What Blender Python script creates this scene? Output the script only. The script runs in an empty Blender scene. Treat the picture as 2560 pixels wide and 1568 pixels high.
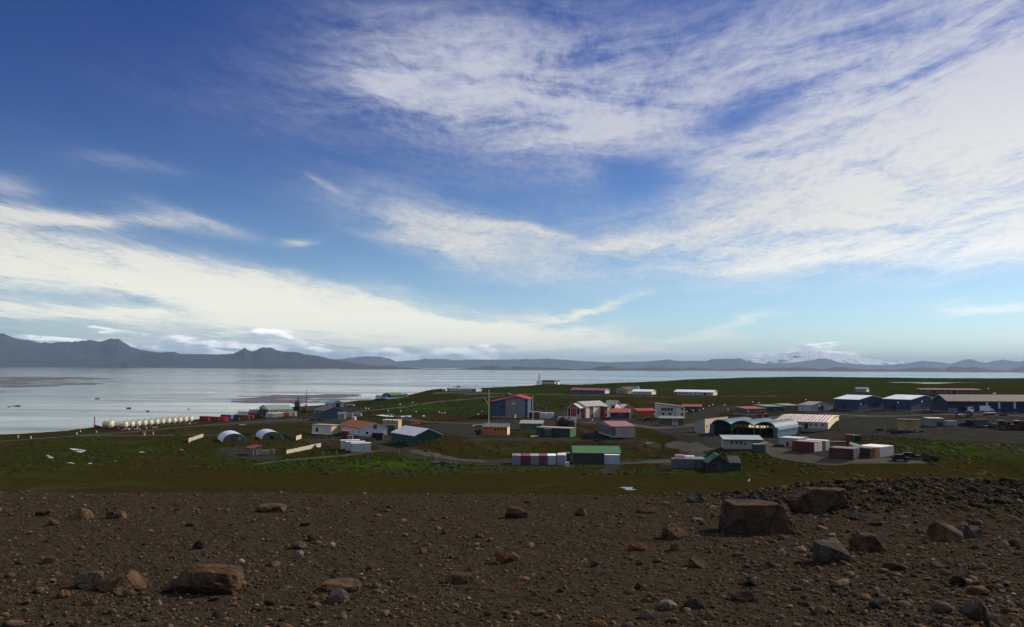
import bpy, bmesh, math, random
import numpy as np
from mathutils import Matrix, Vector
random.seed(7); rng = np.random.default_rng(11)
S = bpy.context.scene
R = math.radians

# ---------------------------------------------------------------- camera
EYE = 36.0
F = 2048.0                                   # focal length in source pixels of a 2560 px wide frame
PITCH, ROLL = math.atan(133 / F), R(0.30)
cam_d = bpy.data.cameras.new('camera'); cam = bpy.data.objects.new('camera', cam_d)
S.collection.objects.link(cam); S.camera = cam
cam_d.sensor_width = 36.0; cam_d.lens = 36.0 * F / 2560; cam_d.clip_start = 0.2; cam_d.clip_end = 120000
Mc = Matrix.Translation((0, 0, EYE)) @ Matrix.Rotation(math.pi / 2 + PITCH, 4, 'X') @ Matrix.Rotation(ROLL, 4, 'Z')
cam.matrix_world = Mc
RC = np.array(Mc.to_3x3())

# ---------------------------------------------------------------- sun and exposure
SUN_AZ, SUN_EL = R(59), R(33)                # azimuth from +Y towards +X
sl = bpy.data.lights.new('sun', 'SUN'); so = bpy.data.objects.new('sun', sl); S.collection.objects.link(so)
sl.energy = 4.6; sl.angle = R(0.53); sl.color = (1.0, 0.90, 0.76)
sd = Vector((math.sin(SUN_AZ) * math.cos(SUN_EL), math.cos(SUN_AZ) * math.cos(SUN_EL), math.sin(SUN_EL)))
so.rotation_euler = (-sd).to_track_quat('-Z', 'Y').to_euler(); so.location = (60, 20, 90)
S.view_settings.view_transform = 'Standard'; S.view_settings.look = 'None'
S.view_settings.exposure = 0.0; S.view_settings.gamma = 1.0
S.cycles.max_bounces = 6; S.cycles.volume_bounces = 0; S.cycles.transparent_max_bounces = 12
S.cycles.use_denoising = True

# ---------------------------------------------------------------- small helpers
def lin(c):
    return tuple(((v / 255) / 12.92 if v <= 10 else (((v / 255) + 0.055) / 1.055) ** 2.4) for v in c)
def ray(px, py):
    d = RC @ np.array([(px - 1280) / F, -(py - 784) / F, -1.0])
    return d / d[1]                          # scaled so that Y = 1
def proj(x, y, z):
    v = np.stack([np.asarray(x, float), np.asarray(y, float), np.asarray(z, float) - EYE], -1) @ RC
    w = np.where(v[..., 2] < -1e-3, -v[..., 2], 1e-3)
    return 1280 + F * v[..., 0] / w, 784 - F * v[..., 1] / w
def at(px, py, D):
    r = ray(px, py) * D
    return (r[0], r[1], EYE + r[2])
def hor(px):                                 # pixel row of the true horizon
    return 917 + (px - 1280) * math.tan(ROLL)
def sm(a, b, x):
    t = np.clip((x - a) / (b - a), 0, 1); return t * t * (3 - 2 * t)

def _h(i, j, s):
    n = (i.astype(np.int64) * 374761393 + j.astype(np.int64) * 668265263 + s * 1442695041) & 0x7fffffff
    n = ((n ^ (n >> 13)) * 1274126177) & 0x7fffffff
    return ((n ^ (n >> 16)) & 0xffff) / 65535.0
def vn(x, y, s=0):
    xi = np.floor(x); yi = np.floor(y); u = x - xi; v = y - yi
    u = u * u * (3 - 2 * u); v = v * v * (3 - 2 * v); xi = xi.astype(np.int64); yi = yi.astype(np.int64)
    return ((_h(xi, yi, s) * (1 - u) + _h(xi + 1, yi, s) * u) * (1 - v) + (_h(xi, yi + 1, s) * (1 - u) + _h(xi + 1, yi + 1, s) * u) * v) * 2 - 1
def fbm(x, y, o=4, s=0, g=.5):
    a = 0; k = 1; t = 0
    for i in range(o):
        a = a + k * vn(x * 2 ** i + 17.3 * i, y * 2 ** i - 9.1 * i, s + i); t += k; k *= g
    return a / t

# ---------------------------------------------------------------- node expressions
class N:
    def __init__(s, tree): s.t = tree; s.n = tree.nodes; s.l = tree.links
    def new(s, typ, **kw):
        n = s.n.new(typ)
        for k, v in kw.items(): setattr(n, k, v)
        return n
    def put(s, sock, v):
        if isinstance(v, bpy.types.NodeSocket): s.l.new(v, sock)
        else: sock.default_value = v
    def m(s, op, a, b=0.0, c=0.0, clamp=False):
        n = s.new('ShaderNodeMath', operation=op, use_clamp=clamp)
        s.put(n.inputs[0], a); s.put(n.inputs[1], b); s.put(n.inputs[2], c); return n.outputs[0]
    def mul(s, a, b): return s.m('MULTIPLY', a, b)
    def add(s, a, b): return s.m('ADD', a, b)
    def sub(s, a, b): return s.m('SUBTRACT', a, b)
    def step(s, x, a, b, lo=0.0, hi=1.0):
        n = s.new('ShaderNodeMapRange', interpolation_type='SMOOTHSTEP')
        s.put(n.inputs[0], x); s.put(n.inputs[1], a); s.put(n.inputs[2], b); s.put(n.inputs[3], lo); s.put(n.inputs[4], hi); return n.outputs[0]
    def xyz(s, x, y, z=0.0):
        n = s.new('ShaderNodeCombineXYZ'); s.put(n.inputs[0], x); s.put(n.inputs[1], y); s.put(n.inputs[2], z); return n.outputs[0]
    def mix(s, f, a, b, mode='MIX'):
        n = s.new('ShaderNodeMix', data_type='RGBA', blend_type=mode)
        s.put(n.inputs[0], f)
        for k, v in ((6, a), (7, b)): s.put(n.inputs[k], v if isinstance(v, bpy.types.NodeSocket) else (tuple(v) + (1,))[:4])
        return n.outputs[2]
    def noise(s, vec, scale, det=4.0, rough=.55, lac=2.0, dist=0.0):
        n = s.new('ShaderNodeTexNoise'); s.put(n.inputs['Vector'], vec); n.inputs['Scale'].default_value = scale
        n.inputs['Detail'].default_value = det; n.inputs['Roughness'].default_value = rough
        n.inputs['Lacunarity'].default_value = lac; n.inputs['Distortion'].default_value = dist; return n.outputs[0]
    def scale(s, vec, v):
        n = s.new('ShaderNodeVectorMath', operation='MULTIPLY'); s.put(n.inputs[0], vec); s.put(n.inputs[1], v); return n.outputs[0]

# ---------------------------------------------------------------- world: Nishita sky with procedural cirrus
W = bpy.data.worlds.new('World'); S.world = W; W.use_nodes = True
W.node_tree.nodes.clear(); w = N(W.node_tree)
sky = w.new('ShaderNodeTexSky', sky_type='NISHITA', sun_disc=False)
sky.sun_elevation = SUN_EL; sky.sun_rotation = SUN_AZ; sky.air_density = 1.0; sky.dust_density = 0.2; sky.ozone_density = 3.0; sky.altitude = 0
co = w.new('ShaderNodeTexCoord').outputs['Generated']
sp = w.new('ShaderNodeSeparateXYZ'); w.put(sp.inputs[0], co); dx, dy, dz = sp.outputs
az = w.m('ARCTAN2', dx, dy); el = w.m('ARCSINE', w.m('MAXIMUM', w.m('MINIMUM', dz, 1.0), -1.0))
zz = w.add(w.m('MAXIMUM', dz, 0.0), 0.05)
PH = R(5.0)
pa = w.m('DIVIDE', w.sub(w.mul(dx, math.cos(PH)), w.mul(dy, math.sin(PH))), zz)
pb = w.m('DIVIDE', w.add(w.mul(dx, math.sin(PH)), w.mul(dy, math.cos(PH))), zz)
# coarse warp so that cloud edges are not straight
warp = w.sub(w.noise(w.xyz(w.mul(pa, .8), w.mul(pb, .25)), 1.6, 3), .5)
warp2 = w.sub(w.noise(w.xyz(w.mul(pa, 1.1), w.mul(pb, .5), 4.0), 1.3, 3), .5)
pa2 = w.add(pa, w.mul(warp, .55))
fib = w.noise(w.xyz(w.mul(pa2, 3.2), w.mul(pb, .55), 1.0), 1.6, 9, .66, 2.1, .25)   # long fibres
puf = w.noise(w.xyz(w.mul(pa2, 1.1), w.mul(pb, .6), 3.0), 1.5, 8, .62, 2.2, .2)     # mottled structure
vv = w.sub(el, w.mul(w.mul(az, az), .24))
hor_f = w.noise(w.xyz(w.add(w.mul(az, 4.2), w.mul(warp2, 1.2)), w.add(w.mul(vv, 21.0), w.mul(warp, 2.2)), 2.0), 1.35, 10, .68, 2.1, .35)
fine = w.noise(w.xyz(w.mul(pa2, 11.0), w.mul(pb, 5.0), 7.0), 2.4, 8, .7)
azw = w.add(az, w.mul(warp2, .10)); elw = w.add(el, w.mul(warp, .05))
def azel(px, py):
    d = ray(px, py); d = d / np.linalg.norm(d)
    return math.atan2(d[0], d[1]), math.asin(d[2])
def blob(x0, y0, x1, y1, th, amp, soft=1.0, wv=1.0):
    """long soft patch of cloud between two directions, given as the points of the sky they cover"""
    a0, e0 = azel(x0, y0); a1, e1 = azel(x1, y1)
    ca, ce = (a0 + a1) / 2, (e0 + e1) / 2; L = math.hypot(a1 - a0, e1 - e0) / 2; an = math.atan2(e1 - e0, a1 - a0)
    u = w.sub(azw, ca); v = w.sub(elw, ce); c, s_ = math.cos(an), math.sin(an)
    p = w.m('DIVIDE', w.add(w.mul(u, c), w.mul(v, s_)), L); q = w.m('DIVIDE', w.sub(w.mul(v, c), w.mul(u, s_)), th / F)
    d = w.add(w.m('POWER', w.m('ABSOLUTE', p), 2.5), w.mul(q, q))
    return w.mul(w.m('EXPONENT', w.mul(d, -1.0)), amp)
cov = None
for b in SKY_BLOBS if 'SKY_BLOBS' in globals() else [
    (-500, 500, 1250, 830, 60, .92), (-500, 640, 700, 745, 42, .62), (-400, 480, 380, 560, 26, .75), (-200, 420, 160, 470, 26, .45),
    (-400, 745, 1100, 835, 22, .85), (700, 790, 1700, 868, 36, .95), (0, 825, 1400, 878, 22, .5),
    (800, 500, 1480, 690, 66, .60), (700, 592, 800, 600, 11, .5), (300, 490, 640, 580, 26, .42), (120, 395, 460, 425, 20, .3), (0, 560, 420, 545, 16, .5), (1000, 545, 1420, 585, 14, .5), (770, 440, 860, 490, 9, .3),
    (1330, 815, 1600, 740, 13, .55), (1690, 850, 1940, 795, 16, .5), (1480, 690, 2000, 655, 14, .25),
    (1560, 625, 3000, 560, 92, .76), (1640, 500, 3000, 330, 130, .52), (1900, 400, 3000, 100, 150, .50), (1440, 620, 1700, 620, 22, .4),
    (1150, 230, 2700, 40, 230, .46), (2000, 120, 3000, -60, 120, .35), (2250, 330, 2900, 250, 90, .25), (900, 60, 1750, 330, 160, .40), (850, 230, 1500, 250, 70, .32), (600, 60, 1300, 200, 110, .22), (200, 150, 1300, 420, 120, .17), (1250, 370, 1700, 280, 30, .3), (2360, 775, 2900, 790, 18, .8), (2300, 850, 3000, 860, 16, .25),
    (1700, 330, 1980, 250, 38, -.42), (1480, 420, 1680, 470, 60, -.35), (2050, 90, 2350, 40, 40, -.25), (1950, 590, 2600, 535, 9, -.28)]:
    g = blob(*b); cov = g if cov is None else w.add(cov, g)
# outside the photographed part of the sky the cover is an even thin veil
cov = w.add(cov, w.mul(w.step(w.m('ABSOLUTE', az), .75, 1.1), .45))
cov = w.add(cov, w.mul(w.step(el, .52, .75), .35))
tex = w.add(w.mul(hor_f, .50), w.add(w.mul(fib, .06), w.add(w.mul(puf, .22), w.mul(fine, .22))))
dens = w.add(w.mul(cov, w.add(.50, w.mul(tex, .9))), w.mul(w.sub(tex, .5), w.m('MINIMUM', w.mul(cov, 4.6), 3.5)))
dens = w.step(dens, .0, 1.08)
# low cumulus lying along the far coast
cu = None
for x0, y0, x1, y1, th, amp in [(40, 855, 290, 850, 15, 1.0), (300, 858, 760, 868, 16, 1.0), (600, 842, 720, 846, 16, 1.0), (640, 868, 860, 888, 10, .9), (900, 880, 1000, 880, 12, 1), (800, 892, 1290, 893, 9, .9),
                                (1060, 882, 1300, 880, 14, .8), (1930, 882, 2140, 880, 14, .9), (1965, 870, 2100, 872, 9, .7), (1860, 893, 2000, 897, 8, .5), (1486, 862, 1510, 862, 4, .45)]:
    g = blob(x0, y0, x1, y1, th, amp); cu = g if cu is None else w.m('MAXIMUM', cu, g)
cn = w.noise(w.xyz(w.mul(az, 18.0), w.mul(el, 44.0)), 1.0, 7, .58)
cn_up = w.noise(w.xyz(w.mul(w.add(az, .008), 18.0), w.mul(w.add(el, .006), 44.0)), 1.0, 4, .5)
cud = w.step(w.add(cu, w.mul(w.sub(cn, .5), w.mul(w.m('MINIMUM', w.mul(cu, 2.5), 1.0), 1.8))), .10, .62)
lit = w.step(w.sub(cn, cn_up), -.10, .12)
# colours
skyc = w.mix(1.0, sky.outputs[0], w.mix(w.step(el, .0, .36), (.88, 1.0, 1.08), (.20, .34, .72)), 'MULTIPLY')
skyc = w.mix(1.0, skyc, w.mix(w.step(az, -.75, .8), (.80, .86, .95), (1.0, 1.04, 1.06)), 'MULTIPLY')
bgS = w.new('ShaderNodeBackground'); w.put(bgS.inputs[0], skyc); w.put(bgS.inputs[1], w.step(el, .0, .18, .118, .096))
ccol = w.mix(w.step(el, .02, .34), lin((238, 234, 214)), lin((200, 203, 218)))
ccol = w.mix(w.mul(w.step(az, .05, .6), w.step(el, .45, .05)), ccol, lin((252, 251, 246)))
bgC = w.new('ShaderNodeBackground'); w.put(bgC.inputs[0], ccol); w.put(bgC.inputs[1], w.step(el, .0, .20, 1.42, 1.0))
cuc = w.mix(lit, lin((160, 166, 178)), lin((250, 247, 238)))
bgU = w.new('ShaderNodeBackground'); w.put(bgU.inputs[0], cuc); bgU.inputs[1].default_value = 1.75
ms1 = w.new('ShaderNodeMixShader'); w.put(ms1.inputs[0], w.mul(dens, .96)); w.l.new(bgS.outputs[0], ms1.inputs[1]); w.l.new(bgC.outputs[0], ms1.inputs[2])
ms2 = w.new('ShaderNodeMixShader'); w.put(ms2.inputs[0], w.mul(cud, .9)); w.l.new(ms1.outputs[0], ms2.inputs[1]); w.l.new(bgU.outputs[0], ms2.inputs[2])
wo = w.new('ShaderNodeOutputWorld'); w.l.new(ms2.outputs[0], wo.inputs[0])
W.cycles.sampling_method = 'MANUAL'; W.cycles.sample_map_resolution = 512

# ---------------------------------------------------------------- materials
_mats = {}
def mat(rgb, rough=.75, metal=0.0, var=.14, streak=0.0, stain=None, corr=0.0, srgb=True, spec=.3, seams=0.0):
    """painted sheet / timber / render: base colour with weathering; corr = corrugation spacing in m"""
    key = (tuple(rgb), rough, metal, var, streak, stain, corr, srgb, spec, seams)
    if key in _mats: return _mats[key]
    m = bpy.data.materials.new('paint'); m.use_nodes = True; m.node_tree.nodes.clear(); q = N(m.node_tree)
    c = lin(rgb) if srgb else rgb
    tc = q.new('ShaderNodeTexCoord').outputs['Object']
    oi = q.new('ShaderNodeObjectInfo').outputs['Random']
    v = q.new('ShaderNodeVectorMath', operation='ADD'); q.put(v.inputs[0], tc); q.put(v.inputs[1], q.xyz(q.mul(oi, 37.0), q.mul(oi, 11.0)))
    v = v.outputs[0]
    n1 = q.noise(v, .7, 5, .6); n2 = q.noise(q.scale(v, (3.0, 3.0, .35)), 1.0, 4, .65)
    f = q.add(q.mul(q.sub(n1, .5), var * 2), q.mul(q.sub(n2, .5), streak * 2))
    col = q.mix(1.0, c, q.xyz(q.add(f, 1.0), q.add(f, 1.0), q.add(q.mul(f, 1.15), 1.0)), 'MULTIPLY')
    if corr:
        sx_ = q.new('ShaderNodeSeparateXYZ'); q.put(sx_.inputs[0], tc)
        wn = q.new('ShaderNodeTexWhiteNoise', noise_dimensions='1D'); q.put(wn.inputs['W'], q.add(q.m('FLOOR', q.m('DIVIDE', q.add(sx_.outputs[0], q.mul(sx_.outputs[1], 1.01)), 1.3)), q.mul(oi, 50.0)))
        pf = q.add(.90, q.mul(wn.outputs['Value'], .17)); col = q.mix(1.0, col, q.xyz(pf, pf, pf), 'MULTIPLY')
    if stain: col = q.mix(q.mul(q.step(q.add(q.mul(n1, .5), q.mul(n2, .5)), .52, .66), .8), col, lin(stain))
    b = q.new('ShaderNodeBsdfPrincipled'); q.put(b.inputs['Base Color'], col)
    b.inputs['Roughness'].default_value = rough; b.inputs['Metallic'].default_value = metal
    b.inputs['Specular IOR Level'].default_value = spec
    h = q.mul(n2, .3)
    if corr:
        s_ = q.new('ShaderNodeSeparateXYZ'); q.put(s_.inputs[0], tc)
        h = q.add(h, q.m('SINE', q.mul(q.add(s_.outputs[0], s_.outputs[1]), 6.283 / corr)))
    bp = q.new('ShaderNodeBump'); q.put(bp.inputs['Height'], h); bp.inputs['Strength'].default_value = .35 if corr else .15; bp.inputs['Distance'].default_value = .04
    q.l.new(bp.outputs[0], b.inputs['Normal'])
    o = q.new('ShaderNodeOutputMaterial'); q.l.new(b.outputs[0], o.inputs[0])
    _mats[key] = m; _args[m.name] = dict(rgb=rgb, rough=rough, metal=metal, var=var, streak=streak, stain=stain, corr=corr, srgb=srgb, spec=spec, seams=seams); return m
_args = {}
def dulled(m):
    """sun-bleached, duller version of a roof paint"""
    a = dict(_args[m.name]); r = a['rgb']
    if min(r) > 195: return m
    g = sum(r) / 3; a['rgb'] = tuple(int((v * .88 + g * .12) * .80) for v in r); a['streak'] = max(a['streak'], .14); a['var'] = max(a['var'], .2); return mat(**a)
GLASS = mat((22, 26, 30), rough=.12, var=.05, spec=.6)
DARK = mat((26, 26, 27), rough=.8)
RUBBER = mat((22, 21, 20), rough=.9)
CONC = mat((122, 120, 112), rough=.9, var=.2)
WHITE = mat((225, 224, 216), rough=.55, var=.06, streak=.06)
TRIM = mat((196, 196, 192), rough=.6, var=.08)
STEEL = mat((120, 122, 122), rough=.5, metal=.4)

# ---------------------------------------------------------------- mesh builder
class MB:
    def __init__(s): s.v = []; s.f = []
    def poly(s, pts): i = len(s.v); s.v += [tuple(p) for p in pts]; s.f.append(tuple(range(i, i + len(pts)))); return s
    def prism(s, base, top):
        n = len(base); i = len(s.v); s.v += [tuple(p) for p in base] + [tuple(p) for p in top]
        s.f.append(tuple(range(i + n - 1, i - 1, -1))); s.f.append(tuple(range(i + n, i + 2 * n)))
        for k in range(n): j = (k + 1) % n; s.f.append((i + k, i + j, i + n + j, i + n + k))
        return s
    def box(s, x0, x1, y0, y1, z0, z1):
        return s.prism([(x0, y0, z0), (x1, y0, z0), (x1, y1, z0), (x0, y1, z0)], [(x0, y0, z1), (x1, y0, z1), (x1, y1, z1), (x0, y1, z1)])
    def ext(s, prof, a0, a1, axis):
        """extrude a 2D profile (u, z): axis 'x' -> u is y; axis 'y' -> u is x"""
        g = (lambda a, u, z: (a, u, z)) if axis == 'x' else (lambda a, u, z: (u, a, z))
        return s.prism([g(a0, u, z) for u, z in prof], [g(a1, u, z) for u, z in prof])
    def tube(s, p0, p1, r0, r1=None, n=8, cap=True):
        r1 = r0 if r1 is None else r1
        a = Vector(p0); b = Vector(p1); d = (b - a).normalized(); u = d.orthogonal().normalized(); v = d.cross(u)
        c = [(math.cos(2 * math.pi * k / n), math.sin(2 * math.pi * k / n)) for k in range(n)]
        return s.prism([tuple(a + (u * x + v * y) * r0) for x, y in c], [tuple(b + (u * x + v * y) * r1) for x, y in c])
    def ball(s, c, r, n=10, m=6, sq=1.0):
        i = len(s.v)
        for a in range(m + 1):
            t = math.pi * a / m
            for k in range(n):
                p = 2 * math.pi * k / n; s.v.append((c[0] + r * math.sin(t) * math.cos(p), c[1] + r * math.sin(t) * math.sin(p), c[2] + r * sq * math.cos(t)))
        for a in range(m):
            for k in range(n): j = (k + 1) % n; s.f.append((i + a * n + k, i + (a + 1) * n + k, i + (a + 1) * n + j, i + a * n + j))
        return s
    def build(s, name, material, parent=None, smooth=False):
        me = bpy.data.meshes.new(name); me.from_pydata(s.v, [], s.f)
        bm = bmesh.new(); bm.from_mesh(me); bmesh.ops.recalc_face_normals(bm, faces=bm.faces); bm.to_mesh(me); bm.free()
        if smooth: me.shade_smooth()
        me.materials.append(material)
        o = bpy.data.objects.new(name, me); S.collection.objects.link(o); o.parent = parent; return o
def tag(o, label=None, cat=None, group=None, kind=None):
    for k, v in (('label', label), ('category', cat), ('group', group), ('kind', kind)):
        if v: o[k] = v
    return o
def thing(name, label, cat, loc=(0, 0, 0), rz=0.0, group=None):
    o = bpy.data.objects.new(name, None); o.empty_display_size = .3; S.collection.objects.link(o)
    o.location = loc; o.rotation_euler = (0, 0, rz); return tag(o, label, cat, group)
_kids = {}
def copy_tree(o, parent=None):
    kids = [c for c in list(S.collection.objects) if c.parent == o]
    c = o.copy(); S.collection.objects.link(c); c.parent = parent
    for k in kids: copy_tree(k, c)
    return c

# ---------------------------------------------------------------- terrain control points
CTRL = []
def ctrl(px, py, D, off=0.0): x, y, z = at(px, py, D); CTRL.append((x, y, z + off)); return x, y, z
def cz(px, D, z): r = ray(px, 900); CTRL.append((r[0] * D, D, z))

# ---------------------------------------------------------------- generic building
def solve(P, d, px):
    f = lambda t: float(proj(P[0] + d[0] * t, P[1] + d[1] * t, P[2])[0]) - px
    lo, hi = 0.05, 90.0; s0 = f(lo)
    if s0 * f(hi) > 0: return 6.0
    for _ in range(40):
        m_ = (lo + hi) / 2
        if f(m_) * s0 > 0: lo = m_
        else: hi = m_
    return lo
class B:
    """building whose nearest ground corner is seen at (px,py); yaw>0: front face runs to the left, right face back to the right;
    yaw<0: front face runs to the right, left face back to the left. Sizes follow from the picture columns or are given in metres."""
    def __init__(s, name, label, cat, px, py, D, yaw, xL=None, xR=None, La=None, Lb=None, group=None, flat=True):
        s.P = at(px, py, D); s.D = D; s.py = py; s.th = R(yaw); c, n = math.cos(s.th), math.sin(s.th)
        if yaw >= 0:
            La = La or solve(s.P, (-c, n), xL); Lb = Lb or solve(s.P, (n, c), xR); s.x0, s.x1 = -La, 0.0
        else:
            La = La or solve(s.P, (c, -n), xR); Lb = Lb or solve(s.P, (n, c), xL); s.x0, s.x1 = 0.0, La
        s.La, s.Lb = La, Lb
        s.root = thing(name, label, cat, s.P, -s.th, group)
        if flat:
            for a, b in ((s.x0, 0), (s.x1, 0), (s.x0, Lb), (s.x1, Lb)):
                CTRL.append((s.P[0] + a * c + b * n, s.P[1] - a * n + b * c, s.P[2]))
    def h(s, y): return (s.py - y) * s.D / F       # metres above the base for a picture row seen over the nearest corner
    def walls(s, m_, H, rise=0, axis='x', z0=-.7, name='wall'):
        x0, x1, L = s.x0, s.x1, s.Lb; s.H = H; s.rise = rise; s.axis = axis; b = MB()
        if axis == 'x': b.ext([(0, z0), (L, z0), (L, H)] + ([(L / 2, H + rise)] if rise else []) + [(0, H)], x0, x1, 'x')
        elif axis == 'y': b.ext([(x0, z0), (x1, z0), (x1, H)] + ([((x0 + x1) / 2, H + rise)] if rise else []) + [(x0, H)], 0, L, 'y')
        elif axis == 'sx': b.ext([(0, z0), (L, z0), (L, H + rise), (0, H)], x0, x1, 'x')     # mono pitch rising to the back
        elif axis == 'sy': b.ext([(x0, z0), (x1, z0), (x1, H + rise), (x0, H)], 0, L, 'y')   # mono pitch rising to the right
        b.build(name, m_, s.root); return s
    def roof(s, m_, t=.14, o=.28, edge=None, e=.0):
        m_ = dulled(m_)
        x0, x1, L, H, r = s.x0, s.x1, s.Lb, s.H, s.rise; b = MB(); g = .02
        if s.axis in 'xy':
            u0, u1 = (0, L) if s.axis == 'x' else (x0, x1); a0, a1 = (x0, x1) if s.axis == 'x' else (0, L)
            k = r / ((u1 - u0) / 2) * o if r else 0; mid = (u0 + u1) / 2
            if r: pr = [(u0 - o, H - k + g), (mid, H + r + g), (u1 + o, H - k + g), (u1 + o, H - k + g + t), (mid, H + r + g + t), (u0 - o, H - k + g + t)]
            else: pr = [(u0 - o, H + g), (u1 + o, H + g), (u1 + o, H + g + t), (u0 - o, H + g + t)]
            b.ext(pr, a0 - o, a1 + o, s.axis); ob = b.build('roof', m_, s.root)
            if edge:
                for side, a in ((-1, a0 - o), (1, a1 + o)):
                    e_ = MB(); p2 = [(u, z - (.06 if i < len(pr) / 2 else -.03)) for i, (u, z) in enumerate(pr)]; e_.ext(p2, min(a, a + side * .07), max(a, a + side * .07), s.axis); e_.build('verge_board', edge, ob)
        else:
            u0, u1 = (0, L) if s.axis == 'sx' else (x0, x1); a0, a1 = (x0, x1) if s.axis == 'sx' else (0, L); k = r / (u1 - u0) * o
            b.ext([(u0 - o, H - k + g), (u1 + o, H + r + k + g), (u1 + o, H + r + k + g + t), (u0 - o, H - k + g + t)], a0 - o, a1 + o, s.axis[1]); ob = b.build('roof', m_, s.root)
            if edge:
                e_ = MB(); e_.ext([(u0 - o - .06, H - k + g - .05), (u0 - o - .01, H - k + g - .05), (u0 - o - .01, H - k + g + t + .03), (u0 - o - .06, H - k + g + t + .03)], a0 - o, a1 + o, s.axis[1]); e_.build('fascia', edge, ob)
        s.r = ob; return s
    def fbox(s, face, u0, u1, z0, z1, d, d0=0.0):
        """box lying on a wall face; u in metres from the face's left end as seen"""
        b = MB()
        if face == 'F': b.box(s.x0 + u0, s.x0 + u1, -d, -d0, z0, z1)
        elif face == 'R': b.box(s.x1 + d0, s.x1 + d, u0, u1, z0, z1)
        else: b.box(s.x0 - d, s.x0 - d0, s.Lb - u1, s.Lb - u0, z0, z1)
        return b
    def win(s, face, u, z, wd, hh, frame=TRIM, pane=GLASS, arch=False, name='window', bar=False):
        """u = centre as a fraction of the face; z = centre height in metres"""
        L = s.La if face == 'F' else s.Lb; c = u * L; fr = .09
        o = s.fbox(face, c - wd / 2 - fr, c + wd / 2 + fr, z - hh / 2 - fr, z + hh / 2 + fr, .045, -.02).build(name, frame, s.root)
        if arch:
            b = MB(); n = 8; pts = [(c - wd / 2, z - hh / 2), (c + wd / 2, z - hh / 2)] + [(c + wd / 2 * math.cos(math.pi * k / n), z + hh / 2 - wd / 2 + wd / 2 * math.sin(math.pi * k / n)) for k in range(n + 1)]
            b.prism([(s.x0 + u_, -.075, z_) for u_, z_ in pts], [(s.x0 + u_, -.047, z_) for u_, z_ in pts]); b.build('pane', pane, o)
        else: s.fbox(face, c - wd / 2, c + wd / 2, z - hh / 2, z + hh / 2, .065, .047).build('pane', pane, o)
        if bar: s.fbox(face, c - .05, c + .05, z - hh / 2, z + hh / 2, .085, .067).build('mullion', frame, o)
        return s
    def wins(s, face, us, z, wd, hh, **k):
        for u in us: s.win(face, u, z, wd, hh, **k)
        return s
    def door(s, face, u, wd, hh, m_, z0=0.0, name='door', frame=None, handle=True):
        L = s.La if face == 'F' else s.Lb; c = u * L
        o = s.fbox(face, c - wd / 2, c + wd / 2, z0, z0 + hh, .06, -.01).build(name, m_, s.root)
        if frame:
            b = s.fbox(face, c - wd / 2 - .12, c - wd / 2, z0, z0 + hh + .12, .09, -.01)
            for a in (s.fbox(face, c + wd / 2, c + wd / 2 + .12, z0, z0 + hh + .12, .09, -.01), s.fbox(face, c - wd / 2, c + wd / 2, z0 + hh, z0 + hh + .12, .09, -.01)):
                i = len(b.v); b.v += a.v; b.f += [tuple(x + i for x in f_) for f_ in a.f]
            b.build('door_frame', frame, o)
        if handle and wd < 2: s.fbox(face, c + wd * .3, c + wd * .38, z0 + 1.0, z0 + 1.1, .11, .06).build('handle', STEEL, o)
        return s
    def panel(s, face, u0, u1, z0, z1, m_, name='wall_panel', d=.03):
        L = s.La if face == 'F' else s.Lb
        s.fbox(face, u0 * L, u1 * L, z0, z1, d, -.01).build(name, m_, s.root); return s
    def base(s, m_=None, hh=.35, o=.06):
        MB().box(s.x0 - o, s.x1 + o, -o, s.Lb + o, -.8, hh).build('foundation', m_ or CONC, s.root); return s
    def battens(s, face, n, z0, z1, m_, w_=.07):
        L = s.La if face == 'F' else s.Lb; b = MB()
        for k in range(n + 1):
            a = s.fbox(face, min(max(L * k / n - w_ / 2, 0), L - w_), min(max(L * k / n + w_ / 2, w_), L), z0, z1, .05, -.01); i = len(b.v); b.v += a.v; b.f += [tuple(x + i for x in f_) for f_ in a.f]
        b.build('battens', m_, s.root); return s
    def chimney(s, x, y, r, z0, z1, m_=STEEL, name='chimney'):
        MB().tube((x, y, z0), (x, y, z1), r, r, 10).build(name, m_, s.root); return s

# ================================================================ buildings
C_WHITE = (222, 220, 212); C_CREAM = (214, 198, 160)
whiteM = mat(C_WHITE, streak=.12, corr=.25); creamM = mat(C_CREAM, streak=.15); greyM = mat((150, 152, 152), streak=.12, corr=.25)
navyM = mat((52, 66, 84), corr=.25, streak=.1); slateM = mat((74, 92, 112), corr=.25, streak=.1)
redroofM = mat((176, 66, 58), corr=.3, streak=.15); whiteroofM = mat((224, 226, 226), rough=.45, corr=.3, streak=.08)
darkgreenM = mat((44, 84, 60), corr=.25, streak=.1); greenM = mat((88, 148, 96), corr=.25, streak=.12)

# ---- hill top
b = B('lookout_station', 'pale flat-roofed station building with a dark window band on the hill skyline beside the mast', 'building', 1387, 961, 700, 25, 1356, 1400)
b.walls(mat((176, 186, 180), streak=.1), 2.5).base(); b.panel('F', .02, .98, 2.1, 2.5, mat((70, 52, 46)), 'window_band'); b.panel('R', .05, .95, 2.1, 2.5, mat((70, 52, 46)), 'window_band')
MB().box(b.x0 - .2, 0.2, -.2, b.Lb + .2, 2.52, 3.25).build('upper_wall', mat((150, 132, 112)), b.root)
for k in range(7): b.win('F', (k + .6) / 7.3, 2.85, 1.0, .4, frame=mat((120, 96, 84)))
MB().box(b.x0 - .5, .5, -.5, b.Lb + .5, 3.27, 3.5).build('roof', mat((168, 120, 108)), b.root)
b = B('white_annexe', 'small bright white block at the right end of the hilltop station', 'building', 1394, 961.5, 696, 30, 1390.5, 1399)
b.walls(WHITE, 2.3).roof(WHITE, o=.1); b.door('F', .5, .8, 1.9, DARK)

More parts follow.
